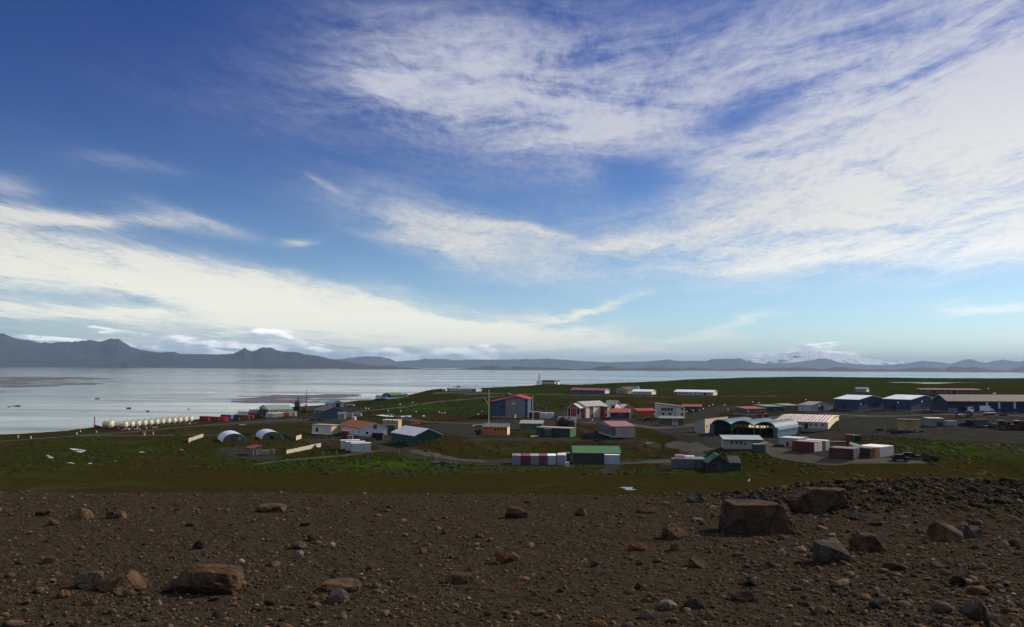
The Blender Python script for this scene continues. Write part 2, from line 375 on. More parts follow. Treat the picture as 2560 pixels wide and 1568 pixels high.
b = B('barracks', 'long low white barracks on the ridge with a pale pink roof edge', 'building', 1190, 980, 600, 22, 1122, 1204, group='long barracks above the village')
b.walls(mat((176, 184, 188), streak=.1), 2.1, 1.0).roof(mat((206, 190, 182), streak=.1), edge=TRIM).base(); b.wins('F', (.05, .18, .33, .45, .55, .63, .7, .78), 1.3, .8, .9); b.door('F', .88, 1.0, 1.9, DARK); b.door('F', .95, 1.0, 1.9, DARK); b.win('R', .75, 1.4, .8, .8)
b.chimney(b.x0 * .7, b.Lb / 2, .18, 2.8, 4.6); b.chimney(b.x0 * .12, b.Lb / 2, .15, 2.8, 4.5)
MB().box(b.x0 * .8, b.x0 * .72, b.Lb * .4, b.Lb * .7, 2.8, 3.9).build('roof_hatch', DARK, b.root)
b = B('outbuilding', 'tiny pale shed just left of the ridge barracks', 'shed', 1114, 978, 600, 20, 1106, 1118)
b.walls(mat((190, 190, 190)), 1.5, .5).roof(WHITE); b.door('F', .6, .8, 1.4, DARK)
b = B('barracks', 'long royal blue barracks with a red roof and a white gable on the hillside', 'building', 1512, 985, 585, 24, 1428, 1523.5, group='long barracks above the village')
b.walls(mat((44, 76, 140), corr=.25), 2.4, 1.3).roof(mat((190, 84, 66), streak=.1), edge=TRIM).base(); b.panel('R', .0, 1, 0, 2.38, WHITE, 'gable_wall'); b.wins('R', (.25, .72), 1.5, 1.3, 1.1); b.wins('F', (.1, .3, .45, .59, .75, .9), 1.4, .9, .8, frame=mat((44, 76, 140)))
b = B('gabled_hall', 'beige gabled hall with a dark red roof left of the white hillside barracks', 'building', 1569, 985.5, 590, 40, 1541, 1585)
b.walls(mat((150, 142, 124), streak=.1), 3.0, 2.0, 'y').roof(mat((128, 52, 46), corr=.3), edge=TRIM).base(); b.win('F', .42, 1.6, 2.4, 1.3, frame=mat((110, 104, 92)))
b = B('square_tower', 'pale green flat-roofed block behind the dark red hall roof', 'building', 1596, 981, 612, 25, 1576, 1598)
b.walls(mat((150, 176, 160)), 4.3).roof(mat((160, 182, 168)), o=.15); b.win('R', .5, 3.3, .9, .9); b.panel('R', 0, 1, 0, 4.2, mat((206, 216, 200)), 'end_wall')  # end wall repeats the green lighter, for its sunlit side
b = B('barracks', 'short white hillside barracks with five windows joined to the red-roofed hall', 'building', 1629, 988, 575, 24, 1580, 1640, group='long barracks above the village')
b.walls(mat((170, 178, 182), streak=.1), 2.3, 1.3).roof(whiteroofM, edge=WHITE).base(); b.wins('F', (.2, .38, .5, .62, .76, .9), 1.3, .8, .9); b.panel('R', 0, 1, 0, 2.25, creamM, 'gable_wall'); b.door('R', .5, 1.6, 1.9, mat((226, 216, 190)), handle=False)  # cream gable stands for sun on the white end
b = B('barracks', 'longest white hillside barracks with a rounded pale roof and a row of windows', 'building', 1783, 990, 570, 24, 1686, 1793, group='long barracks above the village')
b.walls(mat((156, 160, 172), streak=.1), 2.4, 1.3).roof(whiteroofM, edge=WHITE).base(); b.wins('F', (.13, .2, .27, .34, .42, .55, .72, .9), 1.4, .85, .95); b.door('F', .04, 1.3, 2.0, DARK); b.door('F', .8, 1.5, 2.1, DARK); b.panel('R', 0, 1, 0, 2.3, creamM, 'gable_wall')  # gable end coloured cream, sunlight put into the paint
for k in range(26): MB().box(b.x0 * (k + .5) / 26 - .06, b.x0 * (k + .5) / 26 + .06, -.28, -.2, 2.3, 2.5).build('roof_clip', TRIM, b.root) if k % 6 == 0 else None

# ---- promontory
b = B('gabled_hall', 'green hall with a light green roof on the promontory above the bay', 'building', 979, 997, 620, 56, 956, 1012)
b.walls(darkgreenM, 2.6, 1.6, 'y').roof(mat((96, 152, 84), corr=.3, streak=.2), edge=mat((190, 200, 190))).base(WHITE, .9, .05)
b.door('F', .45, 1.0, 2.0, WHITE, z0=.9); b.door('F', .7, 1.4, 2.0, DARK, z0=.9); b.panel('R', 0, 1, .9, 2.5, mat((96, 150, 80)), 'side_wall')  # side wall green lightened to show sun on that side
b = B('lean_to', 'small green lean-to at the right end of the promontory hall', 'shed', 1014, 993, 645, 35, 1010, 1019)
b.walls(mat((70, 110, 66)), 2.6).roof(mat((110, 160, 90)), o=.1); b.door('F', .5, .9, 1.9, DARK)
b = B('storage_hut', 'white cube hut left of the green promontory hall', 'hut', 953, 997, 630, 30, 939, 957)
b.walls(WHITE, 2.5).roof(WHITE, o=.05); b.panel('F', .02, .98, .1, 2.3, mat((186, 178, 190)), 'front_wall')

# ---- harbour
b = B('boathouse', 'pale corrugated gabled boathouse with a dark doorway by the water', 'building', 829, 1019, 640, 56, 812, 860)
b.walls(mat((170, 168, 164), corr=.25, streak=.15), 3.2, 2.4).roof(mat((176, 184, 192), corr=.3), edge=TRIM).base(); b.door('R', .5, 3.4, 3.4, DARK, handle=False); b.win('R', .18, 1.4, .7, .9); b.door('F', .4, 2.6, 1.8, DARK, handle=False)
b = B('open_shelter', 'grey boxy open-fronted shelter right of the boathouse', 'shed', 884, 1022, 625, 15, 864, 887)
b.walls(mat((168, 168, 162)), 2.9).roof(mat((186, 186, 180)), o=.1); b.panel('F', .1, .9, .3, 2.5, mat((60, 60, 60)), 'opening')  # dark sheet on the front paints the shade inside
b = B('workshop', 'slate blue gabled workshop with a brown-grey roof near the harbour', 'building', 808, 1050, 485, 57, 783, 861)
b.walls(mat((58, 72, 86), corr=.25, streak=.1), 5.2, 2.2).roof(mat((112, 104, 90), corr=.3, streak=.2), edge=mat((150, 150, 140))).base(); b.wins('F', (.2, .55, .85), 4.2, .8, 1.1, frame=mat((140, 160, 170)))
b = B('storage_hut', 'tan hut with a light blue sloping roof in front of the slate workshop', 'hut', 862, 1051, 474, 4, 844, 864)
b.walls(mat((140, 134, 112), streak=.1), 3.6, .9, 'sx').roof(mat((112, 150, 186)), edge=TRIM); b.panel('F', .04, .96, 0, 3.3, mat((146, 138, 116)), 'front_wall')
b = B('storage_hut', 'tiny white hut with a dark doorway below the grey harbour containers', 'hut', 887, 1051, 455, 35, 880, 891)
b.walls(WHITE, 1.7).roof(WHITE, o=.1); b.door('F', .5, .9, 1.3, mat((96, 44, 36)), handle=False)
b = B('quay_hall', 'long cream quay hall with a pale green roof and a dark green open gable', 'building', 671, 1044, 500, 62, 648, 731)
b.walls(mat((226, 220, 190), streak=.1, corr=.3), 4.6, 2.2, 'y').roof(mat((158, 186, 158), corr=.3, streak=.15), o=.4, edge=mat((90, 140, 100))).base()
b.panel('F', 0, 1, 0, 4.55, darkgreenM, 'gable_wall'); b.door('F', .55, 5.0, 4.0, DARK, handle=False); b.wins('R', (.12, .32, .54, .75), 3.5, .7, .5)  # near-black door sheet paints the shade inside the open gable
b = B('quay_kiosk', 'small cream kiosk with a dark doorway at the right end of the quay hall', 'hut', 738, 1041, 490, 50, 731, 742)
b.walls(mat((222, 216, 190)), 2.8).roof(mat((190, 196, 176)), o=.2); b.door('F', .55, 1.3, 2.0, DARK, handle=False)
b = B('storage_hut', 'grey block hut left of the quay hall with a white gable strip', 'hut', 640, 1043, 520, 40, 623, 651)
b.walls(mat((150, 152, 154), streak=.1), 4.3).roof(mat((180, 182, 184)), o=.1); b.panel('R', 0, .25, 0, 4.2, WHITE, 'wall_strip'); b.chimney(-1.5, 1.5, .2, 4.3, 5.4); b.chimney(-4, 1.5, .2, 4.3, 5.0)
b = B('storage_hut', 'low white hut behind the dark shore containers', 'hut', 620, 1037, 535, 30, 594, 624)
b.walls(mat((214, 210, 200)), 1.9, .4).roof(whiteroofM, edge=mat((180, 84, 70))); b.door('R', .5, 1.2, 1.6, DARK)

# ---- left of centre
b = B('block_house', 'white flat-roofed block house with a sunlit cream end wall and a red roof edge', 'building', 828, 1087, 337, 28, 780, 847)
b.walls(mat((196, 196, 190), streak=.2, stain=(150, 140, 116)), 3.6).base(WHITE, .5); MB().box(b.x0 - .3, .3, -.3, b.Lb + .3, 3.62, 3.85).build('roof', mat((150, 148, 142)), b.root)
MB().box(b.x0 - .34, .34, -.37, -.31, 3.62, 3.9).build('fascia', mat((190, 130, 122)), b.root); b.wins('F', (.27, .73), 2.6, .8, .6); b.door('F', .26, 1.2, 1.6, DARK, z0=.9, handle=False); b.panel('R', .12, .92, .55, 3.2, mat((214, 182, 128)), 'sunlit_panel')  # end panel coloured warm and bright as if sunlit
b = B('barn', 'white barn with a rust orange roof and a loft hatch in its gable', 'building', 903, 1092, 322, 57, 847, 968)
b.walls(mat((196, 198, 202), streak=.18, stain=(150, 146, 138)), 3.1, 2.0).roof(mat((188, 98, 36), corr=.35, streak=.35, stain=(112, 70, 38)), o=.35, edge=TRIM).base()
b.wins('F', (.08, .68, .92), 1.6, .7, .9); b.win('R', .52, 3.6, 1.6, 1.6, pane=mat((86, 66, 52)), name='loft_hatch'); b.win('R', .22, 1.4, 1.1, .9); b.win('R', .8, 3.1, .5, .3, pane=WHITE, name='vent')
b = B('garage', 'dark open-fronted garage box set against the rust-roofed barn gable', 'shed', 957, 1101, 308, 8, 929, 960)
b.walls(mat((48, 44, 42)), 2.6).roof(mat((120, 116, 108)), o=.15); b.panel('F', .05, .95, .1, 2.3, mat((16, 15, 15)), 'opening'); b.panel('F', .1, .4, .1, 1.1, mat((60, 56, 50)), 'shelf')  # near-black sheet stands for the shaded inside of the open front
b = B('cream_store', 'cream store with a white flat roof behind the dark green tank', 'building', 995, 1072, 350, 32, 957, 1004)
b.walls(mat((150, 134, 100), streak=.1), 3.3).roof(WHITE, o=.2, t=.3); b.panel('R', 0, 1, 0, 3.25, mat((234, 204, 146)), 'end_wall')  # end wall is the same cream made brighter, as in sun
b = B('green_hall', 'dark green gabled hall with a pale grey roof and four small windows', 'building', 1036, 1117, 272, 56, 980, 1104)
b.walls(mat((38, 66, 46), corr=.3, streak=.12), 3.55, 2.05).roof(mat((196, 198, 200), rough=.5, corr=.3, streak=.06), o=.4, edge=TRIM).base(mat((70, 96, 74)), .2)
b.wins('R', (.17, .42, .64, .87), 1.35, .75, .95, frame=mat((120, 130, 124)), bar=True); b.door('F', .3, 2.4, 2.4, mat((52, 66, 60)), handle=False)
b = B('quonset_hut', 'left round-roofed quonset hut with a pale curved roof', 'building', 557, 1106, 303, 64, xR=614, La=15, flat=True, group='quonset huts in the grass')
def quonset(b, hh, mw, mr, endm):
    n = 14; L = b.Lb; o = []
    pr = [(L / 2 - L / 2 * math.cos(math.pi * k / n), hh * math.sin(math.pi * k / n) ** .85) for k in range(n + 1)]
    po = [(L / 2 - (L / 2 + .12) * math.cos(math.pi * k / n), (hh + .12) * math.sin(math.pi * k / n) ** .85) for k in range(n + 1)]
    m_ = MB()
    for k in range(n): m_.ext([(pr[k][0], pr[k][1]), (pr[k + 1][0], pr[k + 1][1]), (po[k + 1][0], po[k + 1][1]), (po[k][0], po[k][1])], b.x0, b.x1 + .15, 'x')
    m_.build('roof', mr, b.root)
    MB().ext([(u, z - .02) for u, z in pr], b.x1 - .12, b.x1, 'x').build('end_wall', endm, b.root)
    MB().ext([(u, z - .02) for u, z in pr], b.x0, b.x0 + .12, 'x').build('end_wall', endm, b.root)
qr = mat((204, 208, 220), rough=.5, corr=.4, streak=.15, stain=(150, 146, 140)); qe = mat((92, 100, 72), corr=.4, streak=.1)
quonset(b, 3.0, None, qr, qe); b.door('R', .5, 2.2, 1.9, mat((70, 76, 58)), handle=False); b.win('R', .72, 1.2, 1.0, .5, pane=mat((150, 130, 90)))
b = B('quonset_hut', 'right round-roofed quonset hut with a dark end wall', 'building', 655, 1099, 318, 64, xR=706, La=15, group='quonset huts in the grass')
quonset(b, 2.8, None, mat((190, 194, 212), rough=.5, corr=.4, streak=.15, stain=(150, 146, 140)), mat((84, 90, 66), corr=.4, streak=.1)); b.door('R', .48, 1.6, 1.3, DARK, handle=False)
b = B('garden_shed', 'small grey shed with a crimson roof and a white-framed door', 'shed', 629, 1139, 268, -38, 613, 654)
b.walls(mat((96, 108, 104), streak=.1), 2.1, .7, 'sy').roof(mat((164, 52, 60)), o=.25); b.door('F', .35, 1.0, 1.9, mat((70, 84, 78)), frame=mat((190, 206, 180)))

# ---- centre
b = B('gymnasium', 'tall blue and grey hall with an uneven red roof and a pale gable emblem', 'building', 1319, 1045, 400, 5, 1225, Lb=26)
L = b.La; X = lambda p: b.x0 + L * (p - 1225) / 94
e0, pk, e1 = 7.3, 10.2, 8.7
bl = mat((50, 76, 98), corr=.3, streak=.1); gy = mat((122, 122, 120), corr=.3, streak=.06); rr = mat((150, 38, 42), corr=.35, streak=.1)
prof = [(X(1225), -.6), (X(1319), -.6), (X(1319), e1), (X(1290), pk), (X(1225), e0)]
MB().ext(prof, 0, b.Lb, 'y').build('wall', bl, b.root)
MB().ext([(X(1264), .6), (X(1312), .6), (X(1312), 8.95), (X(1290), 9.95), (X(1264), 8.9)], -.12, -.01, 'y').build('front_panel', gy, b.root)
rf = MB().ext([(X(1225) - .3, e0), (X(1290), pk + .02), (X(1319) + .6, e1 - .2), (X(1319) + .6, e1 + .25), (X(1290), pk + .48), (X(1262), 9.2), (X(1225) - .3, e0 + .25)], -.55, b.Lb + .3, 'y').build('roof', rr, b.root)
MB().box(b.x0 - .05, .05, -.25, b.Lb, -.8, .62).build('foundation', mat((132, 134, 136)), b.root)
for px in (1254, 1260.5): b.win('F', (px - 1225) / 94, 5.2, .9, .9, frame=bl)
for px in (1297, 1302.5, 1309): b.win('F', (px - 1225) / 94, 5.1, .95, .9, frame=gy)
for px in (1272.5, 1278): b.win('F', (px - 1225) / 94, 2.5, .95, .9, frame=gy)
b.win('F', (1301 - 1225) / 94, 2.2, .8, 1.0, frame=WHITE)
em = MB(); cx = X(1284.5)
for sg in (-1, 1):
    em.prism([(cx, -.2, 6.1), (cx + sg * .35, -.2, 6.7), (cx + sg * .45, -.2, 7.2), (cx, -.2, 7.0)], [(cx, -.13, 6.1), (cx + sg * .35, -.13, 6.7), (cx + sg * .45, -.13, 7.2), (cx, -.13, 7.0)])
    em.prism([(cx + sg * .45, -.2, 6.7), (cx + sg * .95, -.2, 6.95), (cx + sg * 1.05, -.2, 7.5), (cx + sg * .5, -.2, 7.3)], [(cx + sg * .45, -.13, 6.7), (cx + sg * .95, -.13, 6.95), (cx + sg * 1.05, -.13, 7.5), (cx + sg * .5, -.13, 7.3)])
em.build('emblem', mat((206, 208, 208)), b.root)
b = B('prefab_hut', 'orange prefab hut with a grey roof in the middle of the village', 'hut', 1268, 1089, 300, 12, 1207, 1274)
b.walls(mat((188, 92, 46), streak=.12), 2.9, .95, 'sx').roof(mat((126, 126, 124), streak=.1), o=.3, edge=mat((150, 90, 60))).base().battens('F', 7, 0, 2.85, mat((202, 116, 72)))
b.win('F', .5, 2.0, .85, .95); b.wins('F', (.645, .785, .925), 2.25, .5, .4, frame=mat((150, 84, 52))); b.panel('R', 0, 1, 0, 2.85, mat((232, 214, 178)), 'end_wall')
b = B('prefab_hut', 'green prefab hut with a pale grey roof right of the orange hut', 'hut', 1355, 1078, 322, 6, 1300, 1358)
b.walls(mat((72, 92, 52), streak=.12), 2.8, .75, 'sx').roof(mat((176, 176, 170), streak=.1), o=.35, edge=mat((128, 128, 124))).base().battens('F', 7, 0, 2.75, mat((110, 124, 90)))
b.win('F', .52, 1.9, .7, .95); b.win('F', .8, 2.0, .6, .6); b.door('F', .38, .8, 1.9, mat((100, 104, 92)))
b = B('garage', 'low brown garage with a pinkish roof and dark opening beside the blue hall', 'shed', 1349, 1045, 385, 8, 1321, 1352)
b.walls(mat((84, 70, 60)), 2.5).roof(mat((186, 130, 110)), o=.15); b.door('F', .25, 1.8, 2.1, DARK, handle=False); b.panel('F', .0, .07, 0, 2.4, mat((196, 150, 128)), 'pillar')  # near-black door sheet paints the shaded inside
b = B('prefab_hut', 'hut with a broad grey roof standing behind the dark shrub', 'hut', 1436, 1069, 335, 14, 1392, 1441)
b.walls(mat((96, 96, 84), streak=.1), 2.7, 1.2, 'sx').roof(mat((126, 128, 128)), o=.3, edge=mat((150, 150, 146))).base(); b.wins('F', (.3, .6), 1.7, .8, .8); b.door('F', .88, .8, 1.9, mat((88, 100, 70)))
b = B('twin_cabin', 'dark green flat cabin with a light green entrance and a pinkish roof', 'cabin', 1425, 1093, 290, 27, 1341, 1440)
b.walls(mat((34, 58, 46), corr=.3), 2.9).roof(mat((206, 170, 160), streak=.15), o=.12, edge=None); b.panel('R', 0, 1, 0, 2.85, mat((66, 106, 64)), 'end_wall')  # end wall green raised to imitate sunlight
b.fbox('F', b.La * .28, b.La * .47, 0, 2.55, .9, -.02).build('porch', mat((50, 88, 60)), b.root); b.fbox('F', b.La * .26, b.La * .48, 2.57, 2.67, 1.1, -.02).build('porch_roof', mat((150, 176, 140)), b.root); b.win('R', .35, 2.1, .5, .4, frame=mat((66, 106, 64)))

cw = mat((218, 212, 192), streak=.05); br = mat((150, 62, 36)); br_shade = mat((112, 50, 32)); pr_ = mat((200, 197, 184), corr=.35)  # second brick is the first one darkened, shade painted into its colour
b = B('village_hall', 'white and brick red community hall with stepped pale gabled roofs', 'building', 1465, 1046.5, 382, -46, xR=1516, Lb=8.6)
b.walls(cw, 5.6, 2.0).roof(pr_, o=.35, edge=TRIM).base(CONC, .25)
MB().ext([(.7, -.8), (b.Lb - .7, -.8), (b.Lb - .7, 4.9), (b.Lb / 2, 6.6), (.7, 4.9)], -3.6, -.02, 'x').build('entrance_wall', br, b.root)
MB().ext([(.3, 4.75), (b.Lb / 2, 6.65), (b.Lb - .3, 4.75), (b.Lb - .3, 4.95), (b.Lb / 2, 6.87), (.3, 4.95)], -4.0, -.36, 'x').build('entrance_roof', pr_, b.root)
gl = MB()
for y0, y1 in ((.7, 2.3), (b.Lb - 2.3, b.Lb - .7)): gl.box(-3.68, -3.61, y0 + .25, y1 - .1, .1, 4.6)
gl.build('glazed_panel', GLASS, b.root)
fr = MB()
for y in (.62, 2.3, b.Lb - 2.55, b.Lb - .85): fr.box(-3.74, -3.69, y, y + .25, -.2, 4.9)
fr.box(-3.74, -3.69, .9, b.Lb - .9, 4.7, 4.9); fr.build('entrance_frame', mat((190, 194, 196)), b.root)
MB().box(-3.8, -3.5, 1.2, 2.9, -.2, 2.0).build('door', mat((150, 160, 170)), b.root)
L = b.La
for a, c in ((.18, .34),):
    b.panel('F', a, c, .1, 5.4, br, 'brick_panel', .05); b.win('F', (a + c) / 2, 4.3, L * .1, 1.0, frame=WHITE, bar=True); b.win('F', (a + c) / 2, 1.4, L * .1, 1.0, frame=WHITE, bar=True)
b.panel('F', .36, .41, 0, 5.5, WHITE, 'pilaster', .12)
MB().box(L * .70, L * .999, -2.6, -.01, -.8, 5.25).build('bay_wall', cw, b.root); MB().box(L * .70 - .04, L * .70 - .005, -2.6, -.02, -.3, 5.2).build('bay_side', br_shade, b.root)
MB().ext([(L * .70 - .3, 5.27), (L + .3, 5.27), (L + .3, 5.45), (L * .70 - .3, 5.45)], -2.95, -.4, 'y').build('bay_roof', pr_, b.root)
MB().box(L * .71, L * .83, -2.66, -2.61, .1, 5.1).build('brick_panel', br, b.root)
for z in (1.3, 4.1): MB().box(L * .73, L * .81, -2.72, -2.67, z - .5, z + .5).build('window', GLASS, b.root)
b = B('hall_wing', 'gabled right wing of the community hall with a red and white sunlit end', 'building', 1538, 1044, 392, 30, 1514, 1549)
b.walls(mat((150, 120, 100)), 6.0, 1.9).roof(pr_, o=.35, edge=TRIM); b.panel('F', .22, .95, 2.2, 5.8, br_shade, 'shaded_panel'); b.wins('F', (.42, .62, .82), 4.2, 1.2, 2.4, frame=mat((120, 70, 55)))  # flat panel in the darkened brick paints the shaded front
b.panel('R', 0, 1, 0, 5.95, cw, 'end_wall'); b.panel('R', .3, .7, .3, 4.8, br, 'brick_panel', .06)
b = B('prefab_hut', 'navy prefab hut with a red roof in front of the community hall', 'hut', 1574, 1049, 366, 10, 1526, 1577)
b.walls(mat((44, 54, 66), corr=.3), 2.9, .9, 'sx').roof(mat((186, 60, 52), streak=.1), o=.35, edge=mat((120, 60, 56))).base().battens('F', 6, 0, 2.8, mat((86, 92, 98))); b.win('F', .52, 1.9, .9, .9)
b = B('gabled_hall', 'tan rounded hall with a white roof behind the navy hut', 'building', 1553, 1038, 410, -30, 1541, 1582)
b.walls(mat((146, 132, 104)), 3.0, 2.2, 'y').roof(whiteroofM, edge=WHITE, o=.4); b.wins('F', (.3, .6), 1.7, 1.0, .8)
b = B('prefab_hut', 'bright orange prefab hut with a red roof left of the three-storey house', 'hut', 1596, 1043, 388, -14, 1585, 1641)
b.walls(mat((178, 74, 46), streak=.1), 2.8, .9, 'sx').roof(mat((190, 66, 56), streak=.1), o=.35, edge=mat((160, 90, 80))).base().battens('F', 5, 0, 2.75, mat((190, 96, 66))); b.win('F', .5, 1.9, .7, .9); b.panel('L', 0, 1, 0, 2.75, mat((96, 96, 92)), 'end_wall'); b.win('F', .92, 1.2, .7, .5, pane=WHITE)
b = B('beige_barn', 'beige barn with a faded pink roof and pale ridge cap', 'building', 1531, 1089, 276, -9, 1491, 1588)
b.walls(mat((146, 146, 122), streak=.12), 2.9, .9, 'x').roof(mat((196, 126, 128), corr=.35, streak=.12), o=.2, edge=mat((180, 120, 120)))
MB().box(b.x0 + .3, b.x1 - .3, b.Lb / 2 - .25, b.Lb / 2 + .25, 3.9, 4.14).build('ridge_cap', mat((216, 196, 192)), b.r if hasattr(b, 'r') else b.root)
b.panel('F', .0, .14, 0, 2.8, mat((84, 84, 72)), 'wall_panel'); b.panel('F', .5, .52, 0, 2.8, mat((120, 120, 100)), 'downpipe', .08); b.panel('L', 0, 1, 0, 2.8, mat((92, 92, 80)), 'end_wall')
b = B('residence', 'three-storey white house with four arched windows and a red sloping roof edge', 'building', 1713, 1047, 358, 4, 1643, Lb=9)
b.walls(mat((196, 194, 184), streak=.1), 4.8, 1.4, 'sy', z0=-.7)
# the roof falls to the right, so mirror the profile
for o_ in [c for c in S.collection.objects if c.parent == b.root]: bpy.data.objects.remove(o_)
MB().ext([(b.x0, -.7), (0, -.7), (0, 4.95), (b.x0, 6.35)], 0, b.Lb, 'y').build('wall', mat((196, 192, 178), streak=.1), b.root)
k = 1.4 / b.La
MB().ext([(b.x0 - .3, 6.37 + .3 * k), (.3, 4.97 - .3 * k), (.3, 5.15 - .3 * k), (b.x0 - .3, 6.55 + .3 * k)], -.3, b.Lb + .3, 'y').build('roof', mat((140, 134, 128)), b.root)
MB().ext([(b.x0 - .3, 6.32 + .3 * k), (.33, 4.9 - .3 * k), (.33, 5.2 - .3 * k), (b.x0 - .3, 6.6 + .3 * k)], -.37, -.31, 'y').build('fascia', mat((156, 44, 48)), b.root)
b.fbox('F', 0, b.La * .64, 2.55, 5.2, .5, -.01).build('upper_storey', mat((168, 170, 166), streak=.1), b.root)
for u in (.185, .295, .405, .515):
    o_ = MB().box(b.x0 + u * b.La - .52, b.x0 + u * b.La + .52, -.56, -.51, 3.4, 4.75).build('window', mat((120, 118, 100)), b.root)
    n = 8; c = b.x0 + u * b.La; pts = [(c - .42, 3.5), (c + .42, 3.5)] + [(c + .42 * math.cos(math.pi * j / n), 4.22 + .42 * math.sin(math.pi * j / n)) for j in range(n + 1)]
    MB().prism([(x, -.6, z) for x, z in pts], [(x, -.565, z) for x, z in pts]).build('pane', GLASS, o_)
b.wins('F', (.21, .46), 2.0, 1.0, .8, frame=mat((150, 148, 140))); b.win('F', .89, 4.1, .9, 1.0, frame=mat((150, 140, 110)), pane=mat((90, 82, 60))); b.win('F', .89, 1.9, .8, 1.2, arch=True, frame=mat((150, 140, 110)))
b.panel('F', .645, .66, .5, 5.3, mat((110, 108, 104)), 'downpipe', .1)
b = B('prefab_hut', 'green prefab hut with white double doors below the three-storey house', 'hut', 1709, 1065, 322, 4, 1652, 1710)
b.walls(mat((64, 82, 52), streak=.1), 2.85, .3, 'sx').roof(mat((150, 150, 142)), o=.5, edge=mat((150, 150, 142))).base().battens('F', 10, 0, 2.8, mat((96, 108, 80)))
for u in (.55, .69): b.door('F', u, .9, 2.5, mat((168, 172, 172))); b.win('F', u, 1.9, .55, .8, frame=mat((168, 172, 172)), pane=mat((60, 44, 38)))
b = B('prefab_hut', 'navy hut with a red roof just right of the three-storey house', 'hut', 1754, 1029.5, 428, 6, 1709, 1756)
b.walls(mat((46, 58, 70), corr=.3), 2.5, .9, 'sx').roof(mat((176, 62, 54), streak=.1), o=.3, edge=mat((130, 80, 76))).battens('F', 6, 0, 2.45, mat((70, 80, 90))); b.wins('F', (.42, .8), 1.5, .7, .8)
b = B('prefab_hut', 'grey-green hut with a red roof on a pale slab behind the blue hangar', 'hut', 1866, 1038, 372, -24, 1838, 1915)
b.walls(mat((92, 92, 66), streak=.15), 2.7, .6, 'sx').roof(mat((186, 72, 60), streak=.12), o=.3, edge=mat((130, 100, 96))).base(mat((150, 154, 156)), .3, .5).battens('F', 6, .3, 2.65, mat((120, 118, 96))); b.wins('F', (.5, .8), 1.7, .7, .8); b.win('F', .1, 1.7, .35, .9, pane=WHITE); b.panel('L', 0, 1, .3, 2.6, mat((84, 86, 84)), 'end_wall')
b = B('prefab_hut', 'navy hut with a flat light green roof on the right side of the village', 'hut', 1916, 1031.5, 420, -20, 1885, 1961)
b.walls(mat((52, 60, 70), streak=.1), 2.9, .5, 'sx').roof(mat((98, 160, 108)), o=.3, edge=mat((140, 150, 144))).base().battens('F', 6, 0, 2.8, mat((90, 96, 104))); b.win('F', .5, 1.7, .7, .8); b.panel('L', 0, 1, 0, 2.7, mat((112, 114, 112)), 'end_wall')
b = B('prefab_hut', 'olive hut with a beige flat roof between the green-roofed hut and the tin garage', 'hut', 1965, 1027, 446, -14, 1936, 1999)
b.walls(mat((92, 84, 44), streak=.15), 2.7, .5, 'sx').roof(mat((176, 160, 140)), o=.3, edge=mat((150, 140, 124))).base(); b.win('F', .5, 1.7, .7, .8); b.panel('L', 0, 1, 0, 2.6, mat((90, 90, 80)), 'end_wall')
b = B('tin_garage', 'silver tin gabled garage with a green double door', 'building', 2028, 1030, 402, 56, 1996, 2082)
b.walls(mat((166, 170, 176), streak=.15, corr=.3), 3.1, 1.5).roof(mat((168, 166, 164), corr=.35, streak=.15), o=.25, edge=mat((150, 152, 154))).base(); b.door('R', .45, 4.4, 2.9, mat((38, 84, 56), corr=.4), handle=False); b.win('F', .35, 1.7, .5, 1.2)
for px, py, D, xl, xr, t in ((2147.5, 1027.5, 380, 2087, 2213, 'left blue gabled workshop with a white roof and four square windows'), (2277, 1028, 374, 2208, 2345, 'right blue gabled workshop with a white roof beside the brown wall')):
    b = B('blue_workshop', t, 'building', px, py, D, 55, xl, xr, group='twin blue workshops')
    b.walls(mat((48, 64, 90), corr=.3, streak=.1), 5.1, 1.7).roof(mat((220, 226, 232), rough=.45, corr=.35), o=.35, edge=TRIM).base()
    b.wins('R', (.43, .57), 4.1, 1.0, 1.0, frame=mat((96, 108, 130))); b.wins('R', (.43, .57), 2.0, 1.0, 1.0, frame=mat((96, 108, 130))); b.win('F', .35, 3.7, .8, .8, frame=mat((62, 78, 108))); b.door('F', .42, 1.6, 2.6, mat((54, 36, 40)), handle=False); b.win('F', .75, 2.2, .8, .8, frame=mat((62, 78, 108)))
b = B('brown_shed', 'brown lean-to between the right blue workshop and the long garage', 'shed', 2369, 1029, 352, 6, 2344, Lb=8)
b.walls(mat((78, 62, 48), streak=.2), 5.0).roof(mat((110, 98, 84))); b.panel('F', .05, .95, .1, 2.6, mat((24, 22, 20)), 'opening')  # near-black sheet on the wall paints the shaded inside
b = B('long_garage', 'long dark blue vehicle garage with a beige roof and white pillars behind the van', 'building', 2370, 1031, 334, -2, 2350, xR=2680)
b.Lb = 11; b.walls(mat((40, 56, 72), corr=.3, streak=.08), 4.6, 2.3).roof(mat((138, 124, 104), streak=.15, corr=.4), o=.5, edge=mat((150, 176, 184))).base()
for u in (.307, .405, .53, .68, .82): b.panel('F', u, u + .014, 1.6, 4.2, mat((176, 196, 196)), 'pillar', .25)
for u0, u1 in ((.325, .40), (.425, .52), (.56, .66), (.71, .80)): b.panel('F', u0, u1, 0, 4.1, mat((24, 40, 74), corr=.5), 'garage_door', .12)
b.panel('F', .0, .29, 3.2, 4.2, mat((36, 34, 32)), 'window_band', .1); b.wins('F', (.03, .075, .12, .165, .21, .25), 3.7, 1.9, .8, frame=mat((60, 56, 54))); b.panel('F', .0, .075, 0, 1.7, mat((100, 110, 112)), 'wall_panel'); b.door('F', .11, 2.0, 2.6, mat((20, 28, 44)), handle=False)
b = B('far_hut', 'small lone grey hut on the moor above the blue workshops', 'hut', 2166, 980, 560, 40, 2139, 2173)
